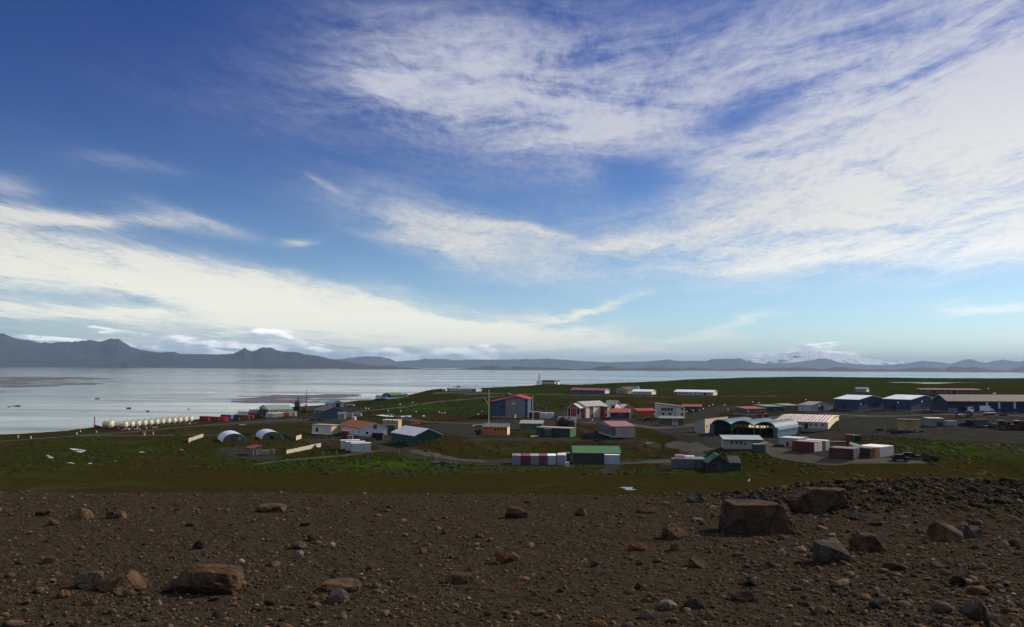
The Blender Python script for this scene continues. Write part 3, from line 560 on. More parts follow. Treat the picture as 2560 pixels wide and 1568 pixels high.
b.walls(mat((128, 136, 134), corr=.3), 1.9, 1.0).roof(mat((160, 164, 160)), edge=TRIM); b.panel('R', 0, 1, 0, 1.9, WHITE, 'end_wall'); b.win('F', .5, 1.1, .7, .6)
b = B('brown_barracks', 'long low brown barracks with a thin red roof edge on the moor at the right', 'building', 2452, 990, 460, -1, 2440, xR=2453)
b.root.location = at(2303, 985, 470); b.P = at(2303, 985, 470); b.x0, b.x1, b.La, b.Lb = 0, 33.0, 33.0, 6.0; b.root.rotation_euler = (0, 0, -R(4))
b.walls(mat((84, 82, 62), streak=.2), 2.4, .5, 'sx').roof(mat((170, 96, 76)), o=.3, edge=mat((184, 100, 80))); b.battens('F', 12, 0, 2.3, mat((112, 108, 92))); b.wins('F', (.12, .24, .4, .52, .6, .74, .86), 1.4, .8, .8); b.door('F', .22, .9, 1.9, DARK); b.door('F', .55, 1.2, 2.0, DARK)
b = B('beige_shed', 'beige flat-roofed shed with a sunlit end on the gravel yard', 'shed', 2300.5, 1076, 256, 22, 2247, 2312)
b.walls(mat((146, 128, 84), streak=.15), 3.0).roof(mat((44, 42, 42)), o=.25); b.panel('R', 0, 1, 0, 2.95, mat((214, 176, 104)), 'end_wall'); b.panel('F', .33, .66, .1, 2.8, mat((134, 116, 76)), 'sliding_door')  # end wall beige brightened to paint the sun on it
b = B('yard_cabin', 'small pale cabin with a cream overhanging roof behind the beige shed', 'cabin', 2358, 1067, 266, 12, 2324, 2364)
b.walls(mat((112, 120, 126)), 2.5).roof(mat((228, 222, 190)), o=.35); b.win('F', .15, 1.4, .6, .6); b.panel('F', .55, .95, 0, 1.5, mat((64, 46, 38)), 'crate_store', .4)
# ---- blue hangar: three open arches
b = B('arched_hangar', 'steel blue hangar of three joined arches open to the front', 'building', 1946, 1094.5, 276, 39, 1774, 2002)
hb = mat((62, 96, 108), rough=.55, corr=.45, streak=.08); w3 = b.La / 3
def harch(off):
    pts = []
    for k in range(61):
        x = b.x0 + b.La * k / 60; i = min(int(k / 20), 2); c = b.x0 + w3 * (i + .5); u = (x - c) / (w3 / 2)
        z = 5.0 - 1.45 * u * u
        if (i == 0 and u < 0) or (i == 2 and u > 0): z = 5.0 * max(0.0, 1 - abs(u) ** 2.6) ** .5
        pts.append((x, z + off))
    return pts
p0, p1 = harch(0), harch(.16); sh = MB()
for k in range(60): sh.ext([p0[k], p0[k + 1], p1[k + 1], p1[k]], -.3, b.Lb, 'y')
sh.build('roof', hb, b.root)
rim = MB()
for k in range(60): rim.ext([(p0[k][0], p0[k][1] - .08), (p0[k + 1][0], p0[k + 1][1] - .08), (p1[k + 1][0], p1[k + 1][1] + .05), (p1[k][0], p1[k][1] + .05)], -.42, -.32, 'y')
rim.build('arch_rim', mat((110, 140, 156)), b.root)
bw = MB()                                     # back wall with a strip of translucent lights
for i in range(3):
    c0 = b.x0 + w3 * i; bw.box(c0 + .05, c0 + w3 - .05, b.Lb - .25, b.Lb - .1, -.5, 1.3)
    for k in range(7): bw.box(c0 + w3 * k / 6 - (.12 if k else -.05), c0 + w3 * k / 6 + (.12 if k < 6 else -.05), b.Lb - .25, b.Lb - .1, 1.32, 2.3)
bw.build('back_wall', mat((58, 58, 50)), b.root)
tm = bpy.data.materials.new('light_sheet'); tm.use_nodes = True; tm.node_tree.nodes.clear(); q = N(tm.node_tree)
tb = q.new('ShaderNodeBsdfTranslucent'); tb.inputs[0].default_value = (.75, .70, .5, 1); to = q.new('ShaderNodeOutputMaterial'); q.l.new(tb.outputs[0], to.inputs[0])
for i in range(3):
    for k in range(6):
        if (i, k) in ((0, 0), (0, 1), (0, 2), (0, 3), (2, 0)): continue
        c0 = b.x0 + w3 * i + w3 * k / 6; MB().box(c0 + .14, c0 + w3 / 6 - .14, b.Lb - .2, b.Lb - .16, 1.33, 2.28).build('light_sheet', tm, b.root)
up = MB()
for k in range(60): up.ext([(p0[k][0], 2.32), (p0[k + 1][0], 2.32), (p0[k + 1][0], max(2.33, p0[k + 1][1] - .02)), (p0[k][0], max(2.33, p0[k][1] - .02))], b.Lb - .2, b.Lb - .1, 'y')
up.build('upper_back_wall', hb, b.root)
for i, nm in ((1, 'post'), (2, 'post')):
    for y in (-.15, 5, 10): MB().box(b.x0 + w3 * i - .12, b.x0 + w3 * i + .12, y - .1, y + .1, -.5, 3.55).build(nm, mat((96, 96, 92)), b.root)
MB().box(b.x0 + .15, b.x0 + 1.7, -.1, 0, -.3, 3.4).build('side_cheek', mat((64, 92, 118), corr=.4), b.root); MB().box(-1.7, -.15, -.1, 0, -.3, 3.3).build('side_cheek', mat((64, 92, 112), corr=.4), b.root)
MB().box(.28, .36, 0, b.Lb, 2.95, 3.1).build('gutter', mat((190, 200, 196)), b.root)
b = B('hangar_annexe', 'tall lean-to with a sunlit cream side wall joined to the left of the arched hangar', 'building', 1762.5, 1083, 297, 39, 1736, 1820)
b.walls(mat((150, 146, 138), streak=.1), 3.7, 1.3, 'sy').roof(mat((196, 190, 176)), o=.12); b.panel('R', 0, 1, 0, 4.95, mat((222, 200, 162), streak=.06), 'side_wall'); b.win('R', .08, 2.4, .8, .5, frame=mat((150, 130, 100)))  # side wall coloured bright cream for the sun falling on it
b = B('tent_barracks', 'long cream barracks with rusty streaks across its white roof behind the blue hangar', 'building', 2070, 1075.5, 290, 26, 1936, 2097)
b.walls(mat((168, 162, 138), streak=.2), 2.6, .95).roof(mat((228, 226, 222), streak=.3, corr=.9, stain=(176, 128, 104)), o=.2, edge=mat((230, 220, 190))).base()
b.battens('F', 12, 0, 2.7, mat((196, 188, 158)), .16); b.wins('F', (.48, .52, .68, .78, .9), 1.7, .8, .9, frame=mat((186, 180, 152)), pane=mat((84, 92, 92))); b.door('F', .6, 1.2, 2.2, DARK, handle=False); b.panel('R', 0, 1, 0, 2.75, mat((226, 212, 168)), 'end_wall'); b.battens('R', 4, 0, 2.8, mat((236, 228, 196)), .12)  # end wall and its battens painted in a sunlit cream
for k in range(15):
    x = b.x0 + (k + .5) * b.La / 15; MB().prism([(x - .22, .35, 3.22), (x + .22, .35, 3.22), (x + .22, b.Lb / 2 - .3, 3.92), (x - .22, b.Lb / 2 - .3, 3.92)], [(x - .22, .35, 3.3), (x + .22, .35, 3.3), (x + .22, b.Lb / 2 - .3, 4.0), (x - .22, b.Lb / 2 - .3, 4.0)]).build('roof_patch', mat((166, 122, 100) if k % 3 else (110, 106, 100)), b.r)
b = B('white_cabin', 'white cabin with a ribbed pale roof and a row of square windows below the hangar', 'building', 1906, 1125.5, 229, 3, 1811, Lb=4.5)
b.walls(mat((152, 150, 136), streak=.12), 2.75, .75, 'sx').roof(mat((190, 214, 200), corr=.5), o=.35, edge=mat((70, 60, 48))).base(mat((84, 84, 80)), .3, .03)
b.wins('F', (.2, .32, .435), 2.0, .62, .78, frame=mat((150, 146, 132)), pane=mat((44, 44, 42))); b.win('F', .545, 1.75, .42, .6, frame=mat((150, 146, 132))); b.wins('F', (.78, .895), 1.9, .72, .75, frame=mat((150, 146, 132)), pane=mat((52, 52, 50)))
# ---- valley floor
b = B('green_roof_store', 'dark timber store with a plain light green roof at the foot of the bank', 'building', 1551, 1163, 238, 1.5, 1434, Lb=6)
b.walls(mat((58, 54, 50), streak=.25), 3.3, 1.35, 'sx').roof(mat((84, 146, 88), rough=.6, streak=.05, var=.06), o=.3, edge=mat((52, 92, 60))).base(mat((88, 92, 96)), .25); b.panel('F', .5, .56, 1.2, 1.6, DARK, 'vent')
b = B('green_gabled_hut', 'dark hut with a green gabled roof beside the grey containers at the bottom right', 'hut', 1822, 1179, 200, 2, 1771, Lb=5.0)
b.walls(mat((50, 46, 40), streak=.2), 2.1, 1.7, 'y').roof(mat((70, 120, 82), corr=.3), o=.35, edge=mat((60, 92, 70))); b.door('F', .55, .9, 1.8, mat((62, 58, 58))); b.win('F', .3, 1.5, .6, .5, frame=mat((50, 46, 40)))
MB().tube((b.x0 / 2, .1, 3.95), (b.x0 / 2, b.Lb, 3.95), .11, .11, 6).build('ridge_cap', mat((160, 184, 174)), b.r)
b = B('green_lean_to', 'low dark green lean-to with sloping sheet roof right of the gabled hut', 'shed', 1852, 1178, 203, 10, 1824, 1858)
b.walls(mat((26, 62, 44), corr=.3), 1.9, 1.0, 'sx').roof(mat((52, 54, 48), corr=.3), o=.15, edge=mat((56, 108, 78)))

# ================================================================ containers
CL = {}
def cont(label, px, py, D, yaw, rgb, long='x', door=None, group='shipping containers', L=6.06, Hc=2.59, Wc=2.44, flat=True, lift=0.0, roofc=None, name='shipping_container', P=None, drgb=None):
    s = B(name, label, 'container', px, py, D, yaw, La=L if long == 'x' else Wc, Lb=Wc if long == 'x' else L, group=group, flat=flat)
    if P is not None: s.P = P; s.root.location = P
    if lift: s.root.location.z += lift
    m_ = mat(rgb, corr=.3, streak=.14, rough=.55, stain=tuple(int(v * .72) for v in rgb)); fm = mat(tuple(int(v * .86) for v in rgb), streak=.1)
    MB().box(s.x0 + .05, s.x1 - .05, .05, s.Lb - .05, .12, Hc - .08).build('body', m_, s.root)
    MB().box(s.x0 + .02, s.x1 - .02, .02, s.Lb - .02, Hc - .06, Hc).build('roof', dulled(mat(roofc or rgb, streak=.12, rough=.5)), s.root)  # most tops are coloured lighter than the sides to paint sun on them
    f = MB(); t = .1
    for x in (s.x0, s.x1 - t):
        for y in (0, s.Lb - t): f.box(x, x + t, y, y + t, -.3, Hc - .065)
    for y in (0, s.Lb - t): f.box(s.x0 + t + .005, s.x1 - t - .005, y, y + t, .0, .12); f.box(s.x0 + t + .005, s.x1 - t - .005, y, y + t, Hc - .18, Hc - .065)
    for x in (s.x0, s.x1 - t): f.box(x, x + t, t + .005, s.Lb - t - .005, .0, .12); f.box(x, x + t, t + .005, s.Lb - t - .005, Hc - .18, Hc - .065)
    f.build('frame', fm, s.root)
    s.H = Hc
    if door:
        dm = mat(drgb or rgb, streak=.2, rough=.6); Ld = s.La if door == 'F' else s.Lb
        for u0, u1 in ((.11, Ld / 2 - .02), (Ld / 2 + .02, Ld - .11)):
            d = s.fbox(door, u0, u1, .15, Hc - .2, -.0, -.045).build('door', dm, s.root)
            for u in (u0 + (u1 - u0) * .3, u0 + (u1 - u0) * .75): s.fbox(door, u - .03, u + .03, .2, Hc - .25, .03, .0).build('lock_bar', STEEL, d)
    return s
cw_, cr_, cm_, cg_ = (200, 202, 204), (96, 26, 28), (104, 40, 58), (132, 138, 144)
G1 = 'containers in the row in front of the bank'
# row along the valley track, short sides to the front
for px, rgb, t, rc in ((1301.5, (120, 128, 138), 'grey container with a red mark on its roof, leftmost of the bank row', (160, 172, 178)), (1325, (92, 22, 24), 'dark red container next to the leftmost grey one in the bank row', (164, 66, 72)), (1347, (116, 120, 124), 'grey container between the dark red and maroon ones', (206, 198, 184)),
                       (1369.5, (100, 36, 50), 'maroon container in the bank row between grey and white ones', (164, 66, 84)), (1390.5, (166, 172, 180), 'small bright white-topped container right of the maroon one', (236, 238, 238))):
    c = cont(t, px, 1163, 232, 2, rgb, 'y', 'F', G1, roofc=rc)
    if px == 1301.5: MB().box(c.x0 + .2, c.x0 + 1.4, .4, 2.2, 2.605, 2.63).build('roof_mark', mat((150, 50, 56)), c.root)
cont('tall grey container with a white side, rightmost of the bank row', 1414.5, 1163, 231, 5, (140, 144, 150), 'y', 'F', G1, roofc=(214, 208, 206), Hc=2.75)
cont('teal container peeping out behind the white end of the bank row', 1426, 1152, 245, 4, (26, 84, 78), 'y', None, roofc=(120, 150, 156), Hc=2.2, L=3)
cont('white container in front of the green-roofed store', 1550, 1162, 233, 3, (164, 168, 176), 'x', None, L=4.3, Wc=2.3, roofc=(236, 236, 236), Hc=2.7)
# three white ones on the left
G2 = 'three white containers side by side'
ax = R(-14); ux = (math.sin(ax), math.cos(ax)); P0 = at(877.5, 1131, 252)
for k, t in ((2, 'farthest of three white containers left of the dark green hall'), (1, 'middle one of three white containers left of the dark green hall'), (0, 'nearest of three white containers left of the dark green hall')):
    Pk = (P0[0] + ux[0] * 3.4 * k - 1.5 * k, P0[1] + ux[1] * 3.4 * k, P0[2] + .15 * k); CTRL.append(Pk)
    cont(t, 877.5, 1131, 252, -14, (176, 180, 178), 'x', 'L', G2, P=Pk, flat=(k == 0), roofc=(232, 232, 230), Hc=2.7)
# right-hand groups
G3 = 'containers parked in the eastern yard'
def row(px, py, D, yaw, specs, gap=.12, long='x'):
    """containers side by side; the first has its nearest corner at (px,py), the rest follow back to the right"""
    th = R(yaw); P = at(px, py, D); out = []
    for k, (rgb, t, rc, drgb) in enumerate(specs):
        Pk = (P[0] + math.sin(th) * (2.44 + gap) * k, P[1] + math.cos(th) * (2.44 + gap) * k, P[2])
        out.append(cont(t, px, py, D, yaw, rgb, 'x', 'R', G3, P=Pk, flat=False, roofc=rc, drgb=drgb))
        c_, n_ = math.cos(th), math.sin(th)
        for a in (0, -6.06):
            for b_ in (0, 2.44): CTRL.append((Pk[0] + a * c_ + b_ * n_, Pk[1] - a * n_ + b_ * c_, Pk[2]))
    return out
row(2036, 1131, 218, 43, [((92, 30, 28), 'dark red container at the left of the red and white yard row', (120, 50, 50), (204, 206, 208)), ((200, 198, 190), 'cream-topped white container second in the red and white yard row', (226, 216, 190), (204, 206, 208)),
                          ((96, 34, 32), 'brown-red container third in the red and white yard row', (130, 62, 58), (96, 34, 32)), ((206, 206, 200), 'white container with barred doors at the right of the red and white yard row', (226, 232, 230), (178, 172, 156))])
row(1996, 1119, 240, 42, [((150, 152, 150), 'white container with a pink-stained roof behind the red yard row', (232, 206, 186), (150, 152, 150)), ((176, 178, 178), 'white container between the pink-topped and blue-topped ones', (226, 226, 224), (150, 152, 150)), ((90, 116, 140), 'blue-topped container at the back of the yard', (140, 170, 200), (90, 110, 130))])
row(2134, 1149, 206, 40, [((72, 40, 32), 'brown container with an orange edge at the front of the yard', (150, 84, 66), (98, 98, 100)), ((96, 96, 100), 'grey container tucked behind the brown front one', (160, 150, 146), (98, 98, 100))])
row(2176, 1147, 209, 50, [((60, 46, 30), 'dark olive container in the lower yard row', (120, 70, 50), (44, 34, 22)), ((140, 84, 34), 'orange container in the lower yard row', (200, 120, 80), (150, 92, 38)), ((196, 196, 192), 'white container right of the orange one in the lower yard row', (240, 236, 230), (186, 182, 176)),
                          ((196, 196, 192), 'white container second from the right end of the lower yard row', (240, 236, 230), (186, 182, 176)), ((196, 196, 192), 'white container at the right end of the lower yard row beside the dark cars', (240, 236, 230), (186, 182, 176))])
c = cont('rust brown container standing on end above the lower yard row', 2138, 1124, 232, 26, (104, 50, 30), 'x', None, G3, L=2.44, Wc=2.44, Hc=4.1, roofc=(150, 80, 56))
c = cont('green container with a dark upper opening beside the rust brown upright one', 2154, 1125, 230, 8, (46, 92, 58), 'x', None, G3, L=1.9, Wc=2.4, Hc=4.0, roofc=(130, 72, 50)); c.panel('F', .08, .95, 2.3, 3.8, mat((24, 20, 18)), 'opening', .02)  # dark sheet paints the shade inside the upper part
b = B('tilted_sheet', 'green corrugated sheet leaning between the yard containers', 'sheet', 2167, 1132, 214, 30, La=2.4, Lb=2.4, flat=False)
MB().prism([(-4.2, 0, 1.9), (0, 0, .9), (0, 1.6, 1.3), (-4.2, 1.6, 2.4)], [(-4.2, 0, 1.98), (0, 0, .98), (0, 1.6, 1.38), (-4.2, 1.6, 2.48)]).build('sheet', mat((84, 132, 94), corr=.3), b.root); MB().box(-4.25, .05, -.08, -.01, .6, .85).build('edge_trim', mat((150, 170, 150)), b.root)
for x in (-3.9, -.3): MB().box(x, x + .12, .1, .25, -1.2, 1.1).build('prop', mat((80, 70, 60)), b.root)
# bottom right dark store
b0 = cont('long grey container under the pink and white boxes at the bottom right', 1740, 1173, 206, 2, (84, 86, 90), 'x', 'F', 'storage containers by the green hut', L=5.8, roofc=(206, 196, 190), Hc=2.5)
cont('shorter dark grey container between the long one and the green hut', 1766, 1173, 205, 4, (72, 74, 80), 'y', 'F', 'storage containers by the green hut', roofc=(150, 134, 124), Hc=2.4)
for label, x0, x1, y0, rgb, hh in (('pink box lying on the long grey container', -4.9, -2.6, .9, (206, 156, 156), .75), ('bright white box lying on the long grey container', -2.45, -.15, 1.0, (232, 234, 234), .5)):
    t = thing('storage_box', label, 'box', (b0.P[0], b0.P[1], b0.P[2] + 2.5), -R(2)); MB().box(x0, x1, y0, y0 + 1.2, .012, hh).build('body', mat(rgb), t); MB().box(x0 - .04, x1 + .04, y0 - .04, y0 + 1.24, hh + .003, hh + .08).build('lid', mat(tuple(min(255, int(v * 1.08)) for v in rgb)), t)
b0 = cont('dark grey box container right of the white cabin, planks on its top', 1914, 1134, 222, 10, (66, 68, 72), 'x', None, L=3.2, Hc=2.3, roofc=(80, 80, 82))
for label, x0, x1, y, rgb, tl in (('cream plank sticking out to the right on the dark box container', -1.9, .7, .5, (222, 190, 160), .5), ('short white plank on the left of the dark box container', -3.1, -2.2, .6, (214, 214, 208), .1), ('small white sack on top of the dark box container', -2.0, -1.6, .4, (226, 226, 220), 0)):
    t = thing('plank' if 'plank' in label else 'sack', label, 'plank' if 'plank' in label else 'sack', (b0.P[0], b0.P[1], b0.P[2] + 2.32), -R(10)); MB().prism([(x0, y, .0), (x1, y, tl), (x1, y + .5, tl), (x0, y + .5, .0)], [(x0, y, .16), (x1, y, tl + .14), (x1, y + .5, tl + .14), (x0, y + .5, .22)]).build('board' if 'plank' in label else 'cloth', mat(rgb), t)
# shore line
G4 = 'containers along the shore road'
for t, px, py, D, yaw, rgb, long, xL, Hc, rc, L in (
    ('bright red-ended container at the right of the long red shore stack', 562, 1054, 484, 40, (176, 26, 18), 'x', 0, 2.6, (150, 30, 24), 6.06),
    ('dark red shore container in the middle of the long red stack', 545, 1053.3, 488, 22, (120, 24, 16), 'x', 0, 2.6, (150, 34, 26), 6.06),
    ('dark red shore container nearest the white tanks', 520, 1052.6, 492, 16, (120, 24, 16), 'x', 0, 2.7, (150, 34, 26), 6.06),
    ('navy container with a light blue end behind the red shore stack', 570, 1048, 502, 24, (36, 54, 78), 'x', 0, 2.6, (60, 90, 124), 6.06),
    ('light blue container end behind the bright red shore container', 576, 1048, 503, 30, (82, 126, 172), 'y', 0, 2.6, (100, 150, 190), 3.0),
    ('maroon container right of the light blue shore container', 592, 1049, 500, 18, (112, 30, 24), 'y', 0, 2.5, (140, 44, 38), 6.06),
    ('navy container between two maroon shore containers', 604, 1049.5, 497, 22, (36, 48, 72), 'x', 0, 2.6, (60, 70, 90), 6.06),
    ('maroon shore container with a ribbed side facing right', 622, 1049.5, 494, 12, (132, 48, 40), 'x', 0, 2.6, (150, 60, 50), 5.0),
    ('short maroon shore container beside the navy one', 631, 1049, 496, 8, (124, 42, 36), 'x', 0, 2.5, (150, 60, 50), 2.4),
    ('red container in front of the grey block hut', 642, 1042, 515, 14, (160, 30, 26), 'x', 0, 2.3, (170, 50, 44), 6.06),
    ('white long container at the left front of the quay hall', 671, 1045.5, 482, 60, (176, 180, 182), 'x', 0, 2.8, (216, 218, 214), 6.06)):
    cont(t, px, py, D, yaw, rgb, long, 'R' if 'end' in t else 'F', G4, L=L, Hc=Hc, roofc=rc)
for k, (t, rgb) in enumerate((('cream container first in the row before the quay hall wall', (212, 208, 192)), ('cream container second in the row before the quay hall wall', (214, 210, 194)), ('cream container third in the row before the quay hall wall', (208, 206, 190)), ('cream container left of the vermilion pair before the quay hall', (206, 204, 190)), ('vermilion container left one of the pair before the quay hall', (206, 72, 44)), ('vermilion container right one of the pair before the quay hall', (198, 62, 40)))):
    cont(t, 680.5 + 6.9 * k, 1045.2 - .35 * k, 482 + 1.5 * k, -25, rgb, 'y', 'F', G4, Wc=1.72, Hc=2.7, roofc=(222, 222, 210) if k < 4 else (200, 90, 64), flat=False)
for t, px, py, D, yaw, rgb, L in (('grey container with a red end beside the slate workshop', 881, 1046, 482, 8, (150, 150, 146), 4.4), ('grey container at the right end behind the rust-roofed barn', 902, 1046.5, 480, 8, (134, 138, 138), 4.6), ('red container standing against the left of the grey harbour containers', 868, 1046, 483, 14, (160, 52, 44), 1.2)):
    cont(t, px, py, D, yaw, rgb, 'x', None, 'grey harbour containers', L=L, Hc=3.0, roofc=(176, 172, 166))
cont('silver box container parked behind the flagpoles', 1384, 1046.5, 384, 6, (178, 180, 186), 'x', None, L=6.06, Hc=2.6, roofc=(230, 230, 226))
cont('pale box container behind the beige shed on the yard', 2393, 1066, 266, 6, (136, 142, 146), 'x', None, G3, L=3.2, Hc=1.7, roofc=(176, 180, 180))
cont('rusty iron tank box right of the dark quonset bund', 1011, 1000, 10, 0, (0, 0, 0)) if False else None

# ================================================================ fuel tanks
tm_ = mat((214, 208, 180), rough=.45, streak=.14, corr=0); th = R(22.4); Pa = at(317, 1071, 433); Pb = at(480, 1057.5, 478); Pb = (Pb[0], Pb[1], Pa[2] + .2)
tank_names = ['nearest to the shore mast', 'second', 'third', 'fourth', 'fifth', 'sixth', 'seventh', 'eighth', 'ninth', 'tenth', 'eleventh', 'farthest, beside the red containers']
def tank(P, label, L=10.5, r=1.45):
    t = thing('fuel_tank', label, 'tank', P, th, 'white fuel tanks in a row by the sea')   # local -x points along the body
    t.rotation_euler = (0, 0, -th)
    b_ = MB(); n = 20; prof = [(0.0, .0), (-.14, .62), (-.34, 1.0), (-.75, 1.32), (-1.15, 1.45)]
    rings = [(.0, 0.02)] + [(-x_, rr) for x_, rr in ((.03, .55), (.12, .95), (.28, 1.25), (.5, 1.45))]
    rings = [(x_, rr * r / 1.45) for x_, rr in rings] + [(-L + .5, r), (-L + .28, r * .86), (-L + .12, r * .65), (-L, .02)]
    i0 = 0
    for x_, rr in rings:
        for k in range(n): b_.v.append((x_, rr * math.cos(2 * math.pi * k / n), r + .35 + rr * math.sin(2 * math.pi * k / n)))
    for a in range(len(rings) - 1):
        for k in range(n): j = (k + 1) % n; b_.f.append((a * n + k, a * n + j, (a + 1) * n + j, (a + 1) * n + k))
    b_.build('shell', tm_, t, smooth=True)
    sd_ = MB()
    for x_ in (-1.6, -L / 2, -L + 1.6): sd_.box(x_ - .2, x_ + .2, -1.0, 1.0, -.6, .75)
    sd_.build('saddle', CONC, t)
    MB().tube((-1.4, 0, 2 * r + .3), (-1.4, 0, 2 * r + .75), .3, .3, 10).build('manhole', mat((120, 90, 70)), t)
    wk = MB().box(-.9, -.35, -1.7, 1.7, 2 * r + .42, 2 * r + .5)
    wk.build('walkway', mat((196, 196, 180)), t); rl = MB()
    for y in (-1.5, 0, 1.5): rl.box(-.9, -.84, y, y + .06, 2 * r + .5, 2 * r + 1.35)
    rl.box(-.9, -.84, -1.7, 1.7, 2 * r + 1.37, 2 * r + 1.43); rl.build('railing', mat((150, 130, 108)), t)
    return t
for k in range(12):
    f = k / 11; P = tuple(Pa[i] + (Pb[i] - Pa[i]) * f for i in range(3)); CTRL.append(P); CTRL.append((P[0] - 10 * math.cos(th), P[1] + 10 * math.sin(th), P[2]))
    tank(P, 'white fuel tank with a domed sunlit end, %s in the shore row' % tank_names[k] if 0 < k < 11 else 'white fuel tank with a domed end, %s' % tank_names[k])
P = at(281, 1070.5, 428); t = tank((P[0], P[1], P[2]), 'dark-sided single fuel tank set apart at the left end of the shore row', 6.0, 1.7)
MB().box(-.5, -.3, -1.75, -1.6, .1, 3.9).build('ladder', mat((214, 206, 170)), t)
# rust red bund wall round the tanks
bd = MB(); rm = mat((104, 34, 22), streak=.2)
Q = [at(238, 1067, 436), at(262, 1073, 424), at(303, 1076.5, 421), at(317, 1073.5, 430), at(486, 1059, 474), at(500, 1057, 484)]
t = thing('bund_wall', 'low rust red bund wall running along the foot of the white tanks', 'wall', Q[2])
for a_, b2 in zip(Q[:-1], Q[1:]):
    d = Vector((b2[0] - a_[0], b2[1] - a_[1], 0)); n_ = Vector((-d.y, d.x, 0)).normalized() * .12; o_ = Vector(Q[2])
    pts = [Vector(a_) - n_ - o_, Vector(b2) - n_ - o_, Vector(b2) + n_ - o_, Vector(a_) + n_ - o_]
    hh = .95 if a_ is Q[0] or a_ is Q[1] else .45
    bd.prism([tuple(p - Vector((0, 0, .6))) for p in pts], [tuple(p + Vector((0, 0, hh))) for p in pts]); CTRL.append(a_)
bd.build('wall', rm, t)

# ================================================================ walls of slabs round the quonset huts
def slabwall(label, pts, hh, rgb, panels, kids='panel', step=True):
    """pts: [(px,py,D)...]; separate upright panels between posts"""
    P = [at(*p) for p in pts]; o_ = P[0]; t = thing('slab_wall', label, 'wall', o_); m_ = mat(rgb, streak=.15); seg = len(P) - 1
    for i in range(seg):
        a_, b2 = Vector(P[i]), Vector(P[i + 1]); CTRL.append(tuple(a_)); CTRL.append(tuple(b2)); d = (b2 - a_); n_ = Vector((-d.y, d.x, 0)).normalized() * .08
        for k in range(panels):
            p, q_ = a_ + d * (k / panels) - Vector(o_), a_ + d * ((k + .97) / panels) - Vector(o_); z = p.z if step else None; bt = MB(); zt = max(p.z, q_.z) + hh + (.0 if k % 3 else .06)
            c = [p - n_, q_ - n_, q_ + n_, p + n_]; bt.prism([(v.x, v.y, min(p.z, q_.z) - .7) for v in c], [(v.x, v.y, zt) for v in c]); bt.build(kids, m_, t)
    return t
slabwall('light wall of upright slabs climbing the grass left of the quonset huts', [(471, 1106, 305), (508, 1093, 334)], 1.35, (176, 160, 140), 8)
slabwall('stepped pale slab wall on the green bank below the block house', [(716, 1137, 262), (802, 1118, 278)], 1.35, (206, 190, 166), 9)
slabwall('short pink-white slab wall end left of the block house', [(740, 1101, 300), (753, 1096, 310)], 1.4, (206, 176, 150), 2)
slabwall('dark slab wall behind the left quonset hut', [(509, 1093, 334), (545, 1092, 338)], 1.1, (70, 70, 62), 5)
slabwall('dark slab wall between the two quonset huts', [(590, 1091, 342), (640, 1089.5, 346)], 1.2, (66, 64, 56), 6)
slabwall('dark slab wall sloping down right of the right quonset hut', [(700, 1090, 348), (734, 1100, 322)], 1.5, (50, 46, 40), 4)
slabwall('dark timber retaining wall on the yard below the block house', [(766, 1113, 285), (790, 1121, 274)], 1.1, (66, 62, 52), 3)

# ================================================================ ground
for px in (-1500, -600, 0, 640, 1280, 1900, 2560, 3200, 4200):
    k = 1.0 if px < 1850 else 1.02
    for D, z in ((20, 32.0), (30, 29.3), (50, 25.3), (70, 21.2), (100, 15.6), (130, 12.4)): cz(px, D, z * k)
    for D, z in ((160, 10.3), (195, 9.4)): cz(px, D, z + (1.0 if px > 1850 else 0) + (.4 if px > 2300 else 0))
def cg(lst):
    for px, py, D in lst: ctrl(px, py, D)
# grass flats on the left, valley floor
cg([(200, 1200, 200), (600, 1200, 198), (1000, 1200, 196), (1400, 1200, 194), (1700, 1195, 192), (100, 1160, 232), (300, 1150, 240), (500, 1165, 228), (700, 1180, 216), (900, 1180, 214), (1100, 1180, 214), (1250, 1175, 218), (1500, 1172, 222), (1650, 1180, 210), (1900, 1195, 186),
    (50, 1120, 300), (200, 1125, 290), (330, 1118, 298), (450, 1130, 280), (600, 1145, 262), (560, 1122, 282), (780, 1150, 240), (960, 1150, 240), (1060, 1150, 244), (1180, 1152, 240),
    (0, 1100, 360), (100, 1094, 372), (250, 1086, 384), (400, 1084, 384), (560, 1085, 372), (330, 1078, 412), (650, 1075, 390), (760, 1066, 400), (700, 1060, 440), (800, 1056, 440)])
